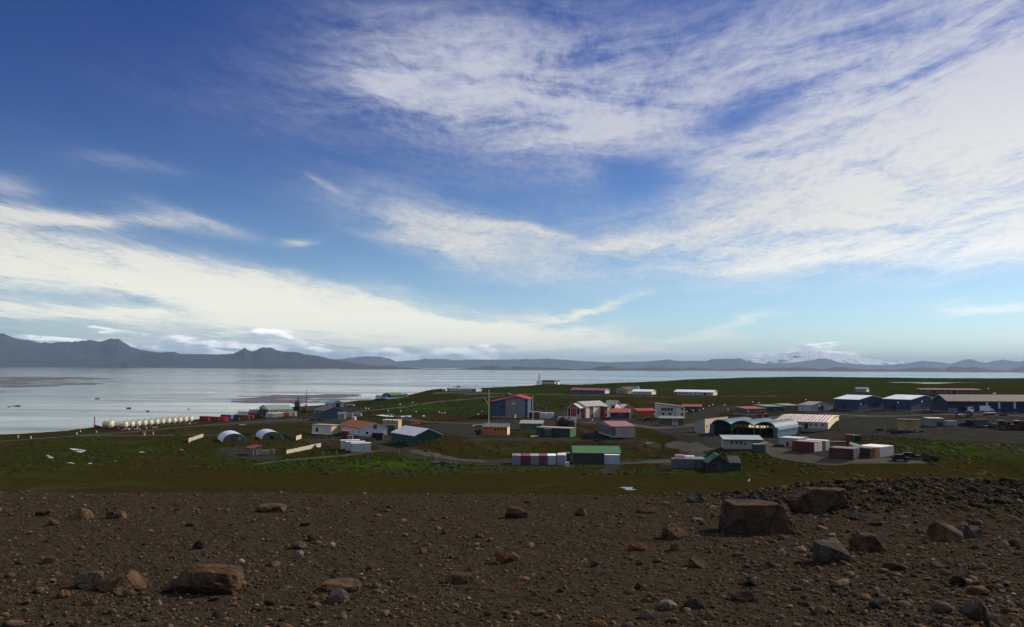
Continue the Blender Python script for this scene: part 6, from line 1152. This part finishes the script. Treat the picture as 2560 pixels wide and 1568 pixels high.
for lb, px0, px1, py, D in (('thin white frame of a goal left post', 1576, 1577.5, 1107, 284), ('leaning white goal post with a foot', 1587, 1591, 1107, 284)):
    P = at(px0, py, D); H = 1.25; t = thing('goal_post', lb + ' on the gravel', 'post', P); MB().tube((0, 0, -.2), ((px1 - px0) * .08, 0, H), .06, .06, 6).build('post', WHITE, t); MB().box(-.1, .9 if 'foot' in lb else .2, -.05, .05, -.02, .08).build('foot', WHITE, t)
for lb, px, py, c in (('low pale bench on the orange grass left of the track', 1622, 1112.5, (180, 176, 164)), ('low dark table with pale top by the red yard row', 2107, 1109, (180, 140, 110)), ('rusty flat trailer bed behind the red yard row', 2088, 1108.5, (176, 130, 100))):
    P = ground(px, py); t = thing('bench', lb, 'bench', P, R(-8)); L = 1.0 if 'bench' in lb else 1.9; MB().box(-L, L, -.4, .4, .55, .66).build('top', mat(c), t); [MB().box(x - .08, x + .08, -.3, .3, -.2, .55).build('leg', DARK, t) for x in (-L * .8, L * .8)]
# concrete slabs on the right yard
for lb, px, py, L, W2 in (('long grey slab lying on the gravel before the tin garage', 2105, 1044, 11, 1.0), ('second pale slab end before the tin garage', 2140, 1040, 12, 1.6)):
    P = ground(px, py); t = thing('concrete_slab', lb, 'slab', P, R(-38)); MB().box(-L / 2, L / 2, -W2 / 2, W2 / 2, -.2, .28).build('slab', mat((110, 104, 92)), t)
P = ground(1640, 1208); t = thing('gull', 'white bird standing on the near grass right of the rocky puddle', 'bird', ground(1872, 1207)); MB().ball((0, 0, .42), .26, 10, 7, .8).build('body', lampM, t, True); MB().ball((.2, 0, .68), .12, 8, 6).build('head', lampM, t, True)
# dark shrub behind the twin cabin
def shrub(label, px, py, top, wpx, seed, n=2600):
    P = ground(px, py); H = wtop(P, px, top); rw = wpx / 2 * P[1] / F; t = thing('shrub', label, 'shrub', P); g = np.random.default_rng(seed); bm_ = MB()
    for k in range(7): a_ = g.uniform(0, 6.28); bm_.tube((0, 0, -.3), (math.cos(a_) * rw * .6, math.sin(a_) * rw * .6, H * g.uniform(.5, .8)), .12, .04, 5)
    bm_.build('trunk', mat((60, 48, 36)), t); cl = [(g.normal() * rw * .48, g.normal() * rw * .35, H * g.uniform(.25, .82), g.uniform(.45, .9) * rw * .45) for _ in range(16)]; V = []; Fc = []
    for _ in range(n):
        c = cl[g.integers(len(cl))]; d = g.normal(size=3); d /= np.linalg.norm(d); p = np.array(c[:3]) + d * c[3] * g.uniform(.6, 1.05) * (1, 1, .8)
        if p[2] < .05: continue
        u = g.normal(size=3); u /= np.linalg.norm(u); v = np.cross(u, d); s_ = g.uniform(.10, .24); i = len(V); V += [tuple(p + u * s_), tuple(p + v * s_), tuple(p - u * s_), tuple(p - v * s_)]; Fc.append((i, i + 1, i + 2, i + 3))
    me = bpy.data.meshes.new('crown'); me.from_pydata(V, [], Fc); me.materials.append(mat((46, 52, 26), var=.35, rough=.9)); o_ = bpy.data.objects.new('crown', me); S.collection.objects.link(o_); o_.parent = t
shrub('large dark shrub behind the dark green twin cabin', 1410, 1070, 1043, 62, 4); shrub('small dark bush at the left foot of the orange hut', 1196, 1087, 1074, 18, 5, 900); shrub('dark bush right of the white cabin on the yard edge', 2330, 1152, 1139, 50, 6, 1500)

# grass tussocks: uncountable, one mass
g = np.random.default_rng(8); T = 12000; ax_ = g.uniform(-.68, .70, T * 4); Dd = EYE * 0 + 1 / g.uniform(1 / 560, 1 / 150, T * 4); X, Y = ax_ * Dd, Dd; pz = height(X, Y, np.zeros(len(X))); px_, py_ = proj(X, Y, pz)
ia = np.clip(np.searchsorted(azs, np.arctan2(X, Y)), 0, nc - 1); ir = np.clip(np.searchsorted(rs, np.hypot(X, Y)), 0, nr - 1); li = ir * nc + ia
ok = (grav[li] < .5) & (road[li] < .3) & (g.random(len(X)) < .15 + lush[li] * .9) & (py_ > 985) & (pz > 1.5); ok &= fbm(X / 9, Y / 9, 3, 55) > -.12; ok &= (py_ < 1188) & (g.random(len(X)) < np.clip(lush[li] * 1.3 - .2, .08, 1))
for o_ in list(S.collection.objects):           # keep clear of buildings
    if o_.parent is None and o_.type == 'EMPTY' and o_.get('category') in ('building', 'hut', 'shed', 'container', 'cabin', 'tank', 'bench', 'car', 'wall'):
        r_2 = 9 if o_['category'] == 'building' else 4; ok &= (X - o_.location.x) ** 2 + (Y - o_.location.y) ** 2 > r_2 ** 2
X, Y, li = X[ok][:T], Y[ok][:T], li[ok][:T]; Z = fz[li]; n = len(X); sz = g.uniform(.4, 1.5, n) * (1 + .4 * (Y > 320)); hh = sz * g.uniform(.10, .32, n); V = []; k6 = np.arange(5) * 2 * np.pi / 5
ang = g.uniform(0, 6.28, n)[:, None] + k6[None]; rr_ = sz[:, None] * g.uniform(.7, 1.2, (n, 5)); ring = np.stack([X[:, None] + rr_ * np.cos(ang), Y[:, None] + rr_ * np.sin(ang), np.repeat(Z[:, None] - .25, 5, 1)], -1); r2_ = rr_ * .62
ring2 = np.stack([X[:, None] + r2_ * np.cos(ang + .3), Y[:, None] + r2_ * np.sin(ang + .3), Z[:, None] + hh[:, None] * g.uniform(.5, .9, (n, 5))], -1); top = np.stack([X + sz * .2 * g.normal(size=n), Y, Z + hh], -1)[:, None]
V = np.concatenate([ring, ring2, top], 1).reshape(-1, 3); Fc = []; base_ = np.arange(n)[:, None] * 11
quads = np.concatenate([np.stack([base_[:, 0] + j, base_[:, 0] + (j + 1) % 5, base_[:, 0] + 5 + (j + 1) % 5, base_[:, 0] + 5 + j], 1) for j in range(5)]); tris = np.concatenate([np.stack([base_[:, 0] + 5 + j, base_[:, 0] + 5 + (j + 1) % 5, base_[:, 0] + 10], 1) for j in range(5)])
def npmesh(name, V, quads, tris):
    me = bpy.data.meshes.new(name); me.vertices.add(len(V)); me.vertices.foreach_set('co', np.asarray(V, np.float32).ravel()); nl = quads.size + tris.size; me.loops.add(nl); me.loops.foreach_set('vertex_index', np.concatenate([quads.ravel(), tris.ravel()]).astype(np.int32)); nf_ = len(quads) + len(tris); me.polygons.add(nf_)
    me.polygons.foreach_set('loop_start', np.concatenate([np.arange(len(quads)) * 4, quads.size + np.arange(len(tris)) * 3]).astype(np.int32)); me.polygons.foreach_set('loop_total', np.concatenate([np.full(len(quads), 4), np.full(len(tris), 3)]).astype(np.int32)); me.update(calc_edges=True); return me
me = npmesh('grass_tussocks', V, quads, tris); lu = np.clip(lush[li] + g.normal(size=n) * .22, 0, 1)[:, None]; cv = (np.array([.032, .024, .006]) * (1 - lu) + np.array([.020, .031, .003]) * lu) * g.uniform(.7, 1.2, n)[:, None]; attr(me, 'col', np.repeat(cv, 11, 0))
def colmat(name, noise_s=20.0, amt=.4, rough=.9, bump=.3, bd=.02):
    m_ = bpy.data.materials.new(name); m_.use_nodes = True; m_.node_tree.nodes.clear(); q = N(m_.node_tree); c = q.new('ShaderNodeAttribute', attribute_name='col').outputs['Color']; p = q.new('ShaderNodeNewGeometry').outputs['Position']; nn_ = q.noise(p, noise_s, 5, .65)
    f_ = q.add(1 - amt / 2, q.mul(q.sub(q.step(nn_, .25, .75), .0), amt)); cc = q.mix(1.0, c, q.xyz(f_, f_, f_), 'MULTIPLY'); b = q.new('ShaderNodeBsdfPrincipled'); q.put(b.inputs['Base Color'], cc); b.inputs['Roughness'].default_value = rough; b.inputs['Specular IOR Level'].default_value = .04
    bp = q.new('ShaderNodeBump'); q.put(bp.inputs['Height'], nn_); bp.inputs['Strength'].default_value = bump; bp.inputs['Distance'].default_value = bd; q.l.new(bp.outputs[0], b.inputs['Normal']); o = q.new('ShaderNodeOutputMaterial'); q.l.new(b.outputs[0], o.inputs[0]); return m_
me.materials.append(colmat('tussock', 3.0)); ob = bpy.data.objects.new('grass_tussocks', me); S.collection.objects.link(ob); tag(ob, 'rough green and brown tussocks covering the valley and moor', 'grass', kind='stuff')

# ================================================================ boulders and stones of the near slope
def ico(sub):
    bm = bmesh.new(); bmesh.ops.create_icosphere(bm, subdivisions=sub, radius=1); V = np.array([v.co[:] for v in bm.verts]); Fc = np.array([[v.index for v in f.verts] for f in bm.faces]); bm.free(); return V, Fc
ICO = {k: ico(k) for k in (1, 2, 3, 5)}
def n3(V, s, sc):
    return (fbm(V[:, 0] * sc + V[:, 2] * .7 * sc, V[:, 1] * sc - V[:, 2] * .5 * sc, 4, s) + fbm(V[:, 2] * sc, V[:, 0] * sc + V[:, 1] * .4 * sc, 4, s + 50)) / 2
def rock(sub, seed, planes=7, dmin=.55, dmax=.9, ns=.10, explicit=None, cube=0.0):
    g = np.random.default_rng(seed); V, Fc = ICO[sub]; V = V.copy()
    if cube: m_ = np.abs(V).max(1)[:, None]; V = V * (1 - cube) + V / m_ * .80 * cube
    P_ = [(np.array(n), d) for n, d in (explicit or [])]
    for _ in range(planes): n_ = g.normal(size=3); n_ /= np.linalg.norm(n_); P_.append((n_, g.uniform(dmin, dmax)))
    for n_, d in P_:
        n_ = n_ / np.linalg.norm(n_); s_ = V @ n_; k = s_ > d; V[k] -= np.outer(s_[k] - d, n_) * .93
    V *= (1 + ns * n3(V, seed, 1.6) + ns * .35 * n3(V, seed + 9, 6.0) + (.045 * n3(V, seed + 19, 11.0) if sub > 4 else 0))[:, None]; return V, Fc
stoneM = colmat('stone', 14.0, .75, .92, .6, .02); stoneBig = colmat('boulder_rock', 5.0, 1.0, .92, .9, .06)
q = N(stoneBig.node_tree); bn = [n for n in stoneBig.node_tree.nodes if n.type == 'BSDF_PRINCIPLED'][0]; src_ = bn.inputs['Base Color'].links[0].from_socket
p_ = q.new('ShaderNodeNewGeometry').outputs['Position']; wv_ = q.new('ShaderNodeVectorMath', operation='ADD'); nn2 = q.new('ShaderNodeTexNoise'); q.put(nn2.inputs['Vector'], p_); nn2.inputs['Scale'].default_value = 3.0; q.put(wv_.inputs[0], p_); q.put(wv_.inputs[1], q.scale(nn2.outputs['Color'], (.35, .35, .35)))
ve = q.new('ShaderNodeTexVoronoi', feature='DISTANCE_TO_EDGE'); q.put(ve.inputs['Vector'], wv_.outputs[0]); ve.inputs['Scale'].default_value = 3.2; lich = q.noise(p_, 9.0, 4, .7)
c1_ = q.mix(q.step(ve.outputs['Distance'], .035, .0), src_, q.mix(1.0, src_, (.35, .33, .3), 'MULTIPLY')); c1_ = q.mix(q.mul(q.step(lich, .60, .68), .45), c1_, (.13, .115, .09)); q.put(bn.inputs['Base Color'], c1_)
BRX = {'umber': (.050, .036, .024)}
BR = {'brown': (.066, .041, .023), 'orange': (.105, .050, .021), 'grey': (.058, .050, .038), 'pale': (.115, .096, .074), 'dark': (.027, .021, .015), 'tan': (.084, .057, .034)}
def gz(x, y): return float(height([x], [y], np.zeros(1))[0])
def nground(px, py):
    r = ray(px, py); D = np.linspace(3.5, 24, 1200); z = EYE + r[2] * D; h = height(r[0] * D, D, np.zeros(1200)); i = int(np.argmax(h >= z)) if (h >= z).any() else 1199; return r[0] * D[i], D[i], h[i]
def boulder(label, cx, base, wpx, hpx, colr, seed, cat='boulder', name='boulder', sub=5, planes=9, explicit=None, cube=.0, ns=.10, depth=.8, group=None, smooth=False):
    x, y, z = nground(cx, base); k = y / F; wd, hh = wpx * k, hpx * k; V, Fc = rock(sub, seed, planes, explicit=explicit, cube=cube, ns=ns); lo, hi = V.min(0), V.max(0); V = (V - (lo + hi) / 2) / (hi - lo) * 2
    dd = wd * depth; V = V * np.array([wd / 2, dd / 2, hh * .72]); V[:, 2] += hh * 1.0 - hh * .72
    me = bpy.data.meshes.new(name); me.from_pydata(V.tolist(), [], Fc.tolist()); c = np.array(BRX.get(colr) or BR[colr]); gg = np.random.default_rng(seed); nz = n3(V / max(wd, .01) * 2, seed + 4, 1.2)[:, None]
    attr(me, 'col', np.clip(c * (1 + .45 * nz) + np.array([.02, .005, -.004]) * nz, .005, 1)); me.materials.append(stoneBig if sub > 3 else stoneM)
    if smooth: me.shade_smooth()
    o_ = bpy.data.objects.new(name, me); S.collection.objects.link(o_); o_.location = (x, y + dd * .35, z - hh * .07); return tag(o_, label, cat, group)
boulder('largest boulder, a dark block with a vertical left face and sloping right shoulder', 1906, 1336, 176, 80, 'umber', 3, planes=3, cube=.85, ns=.07, depth=.7, explicit=[((-1, -.05, .1), .74), ((0, -1, .12), .70), ((0, 0, 1), .60), ((.55, 0, .85), .72), ((.9, -.1, .5), .82), ((.2, .1, 1), .66)])
boulder('long pale layered boulder behind the largest block on the rubble', 2056, 1280, 168, 58, 'brown', 12, planes=4, cube=.4, ns=.12, depth=.6, explicit=[((0, 0, 1), .62), ((-.6, -.1, .8), .66), ((1, 0, .2), .85), ((0, -1, .3), .7)])
boulder('squat grey block boulder at the lower right', 2086, 1410, 78, 50, 'grey', 14, planes=4, cube=.8, ns=.08, explicit=[((0, 0, 1), .62), ((0, -1, 0), .72)]); boulder('dark wedge boulder with a rough top right of the squat block', 2178, 1379, 84, 42, 'brown', 15, planes=6, cube=.3, explicit=[((-.7, 0, .7), .62), ((.8, -.2, .5), .66), ((0, 0, 1), .6)]); boulder('rounded stone behind the squat grey block', 2084, 1364, 38, 18, 'tan', 16)
boulder('cracked brown boulder near the right edge', 2378, 1354, 88, 46, 'brown', 18, planes=8, cube=.2, ns=.16); boulder('lumpy grey boulder right behind the cracked one', 2440, 1346, 52, 30, 'grey', 19, planes=8, ns=.18)
boulder('broad ridged brown boulder at the lower left', 491, 1487, 204, 64, 'brown', 21, planes=9, ns=.20, cube=.25, depth=.6, explicit=[((-.1, 0, 1), .62), ((-.75, -.2, .6), .60), ((1, 0, .15), .85), ((.3, 0, 1), .66)]); boulder('pointed rock leaning left of the broad lower-left boulder', 282, 1480, 130, 44, 'brown', 22, planes=8, explicit=[((-.5, -.3, .8), .5), ((.9, 0, .5), .66)]); boulder('rounded rock with a pale right end at the far lower left', 214, 1472, 80, 40, 'grey', 23, planes=6)
boulder('bright orange stone at the bottom left', 153, 1498, 34, 19, 'orange', 24, planes=5); boulder('flat brown rock with dark shadow below the centre', 1146, 1460, 72, 24, 'brown', 26, planes=7); boulder('pale domed rock at the bottom left of centre', 842, 1508, 52, 34, 'pale', 27, planes=6); boulder('flat long rock above the pale domed one', 850, 1478, 96, 22, 'tan', 28, planes=8)
boulder('tan split rock in the middle of the stony slope', 1257, 1409, 42, 30, 'orange', 29, planes=9); boulder('low rock right beside the tan split rock', 1284, 1404, 32, 22, 'tan', 30, planes=7); boulder('dark mound boulder near the crest in the centre', 1292, 1296, 58, 27, 'brown', 31, planes=7, explicit=[((0, 0, 1), .7)]); boulder('squarish brown rock near the crest right of centre', 1452, 1289, 30, 17, 'tan', 32, planes=7)
boulder('brown boulder left of the largest block', 1689, 1350, 74, 38, 'brown', 33, planes=7, cube=.2, ns=.12); boulder('smooth orange-tan oval stone right of centre', 1597, 1377, 48, 19, 'orange', 34, planes=3, smooth=True); boulder('pale grey pointed rock on the crest beside the grass', 1742, 1256, 48, 30, 'pale', 35, planes=7, explicit=[((-.7, 0, .7), .55), ((.75, 0, .65), .6)]); boulder('long low dark rock near the crest left of the pale pointed one', 1618, 1284, 50, 14, 'brown', 36)
boulder('brown lumpy rock at the upper left of the stones', 188, 1300, 66, 26, 'tan', 37, planes=8, explicit=[((-.6, -.3, .7), .55)]); boulder('oblong pale brown rock right of the upper-left lumpy one', 280, 1298, 54, 20, 'tan', 38); boulder('dark red-brown rock at the far upper left', 102, 1289, 44, 15, 'brown', 39); boulder('small triangular rock below the upper-left rocks', 130, 1313, 30, 14, 'brown', 40, planes=8)
boulder('wide orange-topped rock near the crest left of centre', 670, 1281, 70, 19, 'tan', 41, planes=8); boulder('dark grey angular rock in the left middle', 492, 1373, 28, 17, 'dark', 42, planes=8); boulder('small brown triangle rock in the left lower middle', 121, 1409, 34, 16, 'brown', 43, planes=8); boulder('grey-white stone in the left of centre', 744, 1395, 26, 19, 'pale', 44); boulder('pair-like grey rock above the grey-white stone', 742, 1374, 42, 18, 'tan', 45)
boulder('dark rock lying beyond the right lower middle', 2240, 1427, 56, 20, 'dark', 46, planes=7); boulder('pale pointed boulder at the bottom right corner', 2454, 1550, 66, 46, 'grey', 47, planes=7, explicit=[((-.5, 0, .8), .6), ((.7, -.2, .7), .62)]); boulder('brown domed boulder cut by the bottom right corner', 2522, 1575, 80, 34, 'brown', 48, planes=5); boulder('dark upright stone at the right', 2400, 1468, 38, 28, 'dark', 49, planes=7); boulder('dark low boulder at the bottom right of centre', 1742, 1526, 58, 26, 'dark', 50, planes=6)
boulder('flat tan slab stone at the lower right', 2452, 1488, 52, 18, 'orange', 51, planes=6); boulder('dark brown stone below the largest block', 1750, 1421, 54, 20, 'brown', 52); boulder('brown stone right of the one below the largest block', 1924, 1422, 40, 16, 'brown', 53); boulder('pointed dark stone in the lower right middle', 1882, 1468, 32, 22, 'dark', 54, planes=8); boulder('pale stone right of the pointed dark one', 2013, 1468, 30, 15, 'pale', 55)
boulder('orange dome stone at the bottom edge right of centre', 1494, 1576, 52, 24, 'orange', 56, planes=4); boulder('pale grey stone near the bottom right of centre', 1620, 1548, 36, 22, 'pale', 57); boulder('tan flat stone above the bottom right of centre', 1672, 1524, 48, 18, 'pale', 58); boulder('large flat dark stone in the bottom right', 1866, 1504, 66, 22, 'dark', 59); boulder('pale stone at the bottom edge of the left corner', 22, 1570, 54, 16, 'tan', 60)
boulder('low dark ledge rock between the berm and the largest block', 2170, 1301, 90, 14, 'dark', 61, planes=8, ns=.2)

# individual stones, the biggest of the countless ones: copies of a few shapes, each an object of its own
g = np.random.default_rng(101); protos = {}
kinds = {'brown': 'rough brown stone lying on the dark gravel slope', 'orange': 'small rusty orange stone lying on the dark gravel slope', 'grey': 'small grey stone lying on the dark gravel slope', 'pale': 'small pale stone lying on the dark gravel slope', 'dark': 'small nearly black stone lying on the dark gravel slope', 'tan': 'small tan stone lying on the dark gravel slope'}
for cn in kinds:
    for j in range(4):
        V, Fc = rock(3, 300 + j + 10 * list(kinds).index(cn), 11, .40, .85, ns=.12); V = V * np.array([1, .8, .55]); V[:, 2] += .18; me = bpy.data.meshes.new('stone'); me.from_pydata(V.tolist(), [], Fc.tolist()); c = np.array(BR[cn]); attr(me, 'col', np.clip(c * (1 + .4 * n3(V, 7 + j, 1.5)[:, None]), .005, 1)); me.materials.append(stoneM); protos[cn, j] = me
cnt = 0; names_ = list(kinds); wts = [.38, .05, .16, .05, .19, .17]
while cnt < 235:
    D = 1 / g.uniform(1 / 16.3, 1 / 6.2); x = g.uniform(-.66, .67) * D
    if x < 3 and g.random() < .25: continue
    cn = names_[g.choice(6, p=wts)]; r_ = min(.026 + g.pareto(2.6) * .020, .13) * (D / 9) ** .35; o_ = bpy.data.objects.new('stone', protos[cn, int(g.integers(4))]); S.collection.objects.link(o_)
    o_.location = (x, D, gz(x, D)); o_.scale = (r_ * g.uniform(.85, 1.4), r_ * g.uniform(.8, 1.2), r_ * g.uniform(.7, 1.25)); o_.rotation_euler = (g.normal() * .12, g.normal() * .12, g.uniform(0, 6.28)); tag(o_, kinds[cn], 'stone', cn + ' stones scattered on the slope'); cnt += 1
# pebbles and small stones: uncountable, one mass
def scatter(n, sub, r0, r1, a_, seed, xmin=-99, dens=None):
    g = np.random.default_rng(seed); m_ = int(n * 2.2); Y = 1 / g.uniform(1 / 17.6, 1 / 4.9, m_); Y = np.where(g.random(m_) < .45, np.sqrt(g.uniform(4.9 ** 2, 17.6 ** 2, m_)), Y); X = g.uniform(-.70, .71, m_) * Y; k = X > xmin; X, Y = X[k][:n], Y[k][:n]; n = len(X)
    r_ = np.minimum(r0 * (1 + g.pareto(a_, n)), r1); Z = height(X, Y, np.zeros(n)); bank = [rock(sub, 900 + j, 10, .38, .8, ns=.12) for j in range(8)]; Vs = np.stack([b[0] for b in bank]); Fc = bank[0][1]; V = Vs[g.integers(8, size=n)]
    V = V * (r_[:, None] * np.stack([g.uniform(.8, 1.5, n), g.uniform(.7, 1.2, n), g.uniform(.4, .9, n)], 1))[:, None, :]; ph = g.uniform(0, 6.28, n); c, s_ = np.cos(ph)[:, None], np.sin(ph)[:, None]
    V = np.stack([V[..., 0] * c - V[..., 1] * s_ + X[:, None], V[..., 0] * s_ + V[..., 1] * c + Y[:, None], V[..., 2] + (Z + r_ * .22)[:, None]], -1); nv = V.shape[1]
    T = (Fc[None] + (np.arange(n) * nv)[:, None, None]).reshape(-1, 3); pal = np.array(list(BR.values())); cc = pal[g.choice(6, n, p=[.37, .04, .18, .05, .20, .16])] * g.uniform(.75, 1.75, n)[:, None]; return V.reshape(-1, 3), T, np.repeat(cc, nv, 0)
parts = [scatter(3200, 2, .015, .06, 2.4, 1), scatter(42000, 1, .006, .026, 2.3, 2), scatter(2300, 2, .018, .09, 2.2, 3, 2.6), scatter(12000, 1, .008, .034, 2.2, 4, 2.4)]
g = np.random.default_rng(77); m_ = 9000; X = g.uniform(4.0, 13, m_); Y = 15.9 + g.normal(size=m_) * 1.3; r_ = np.minimum(.011 * (1 + g.pareto(2.2, m_)), .10); Z = height(X, Y, np.zeros(m_)); bank = [rock(1, 950 + j, 9, .4, .85, ns=.12) for j in range(8)]; Vs = np.stack([b[0] for b in bank]); V = Vs[g.integers(8, size=m_)] * (r_[:, None] * np.stack([g.uniform(.8, 1.4, m_), g.uniform(.8, 1.3, m_), g.uniform(.6, 1.1, m_)], 1))[:, None, :]
V = V + np.stack([X, Y, Z + r_ * .25], 1)[:, None, :]; nv = V.shape[1]; parts.append((V.reshape(-1, 3), (bank[0][1][None] + (np.arange(m_) * nv)[:, None, None]).reshape(-1, 3), np.repeat(np.array([BR['dark'], BR['grey'], BR['brown'], BR['pale']])[g.choice(4, m_, p=[.62, .2, .14, .04])] * g.uniform(.5, 1.0, m_)[:, None], nv, 0)))
off = 0; VV, TT, CCc = [], [], []
for V, T, c in parts: VV.append(V); TT.append(T + off); CCc.append(c); off += len(V)
me = npmesh('pebbles', np.concatenate(VV), np.zeros((0, 4), int), np.concatenate(TT)); attr(me, 'col', np.concatenate(CCc)); me.materials.append(stoneM); ob = bpy.data.objects.new('pebbles', me); S.collection.objects.link(ob); tag(ob, 'countless small stones and pebbles strewn over the near slope', 'pebbles', kind='stuff')

# ================================================================ haze
hz = MB().box(-59500, 59500, -3000, 59500, -30, 780).build('haze', None if False else bpy.data.materials.new('haze'))
tag(hz, 'thin bluish air between the camera and the far mountains', kind='stuff')
hm = hz.data.materials[0]; hm.use_nodes = True; hm.node_tree.nodes.clear(); q = N(hm.node_tree); pv = q.new('ShaderNodeVolumePrincipled')
pv.inputs['Color'].default_value = (.50, .73, 1.0, 1); pv.inputs['Density'].default_value = 3.1e-5; pv.inputs['Anisotropy'].default_value = .0
o = q.new('ShaderNodeOutputMaterial'); q.l.new(pv.outputs[0], o.inputs['Volume'])
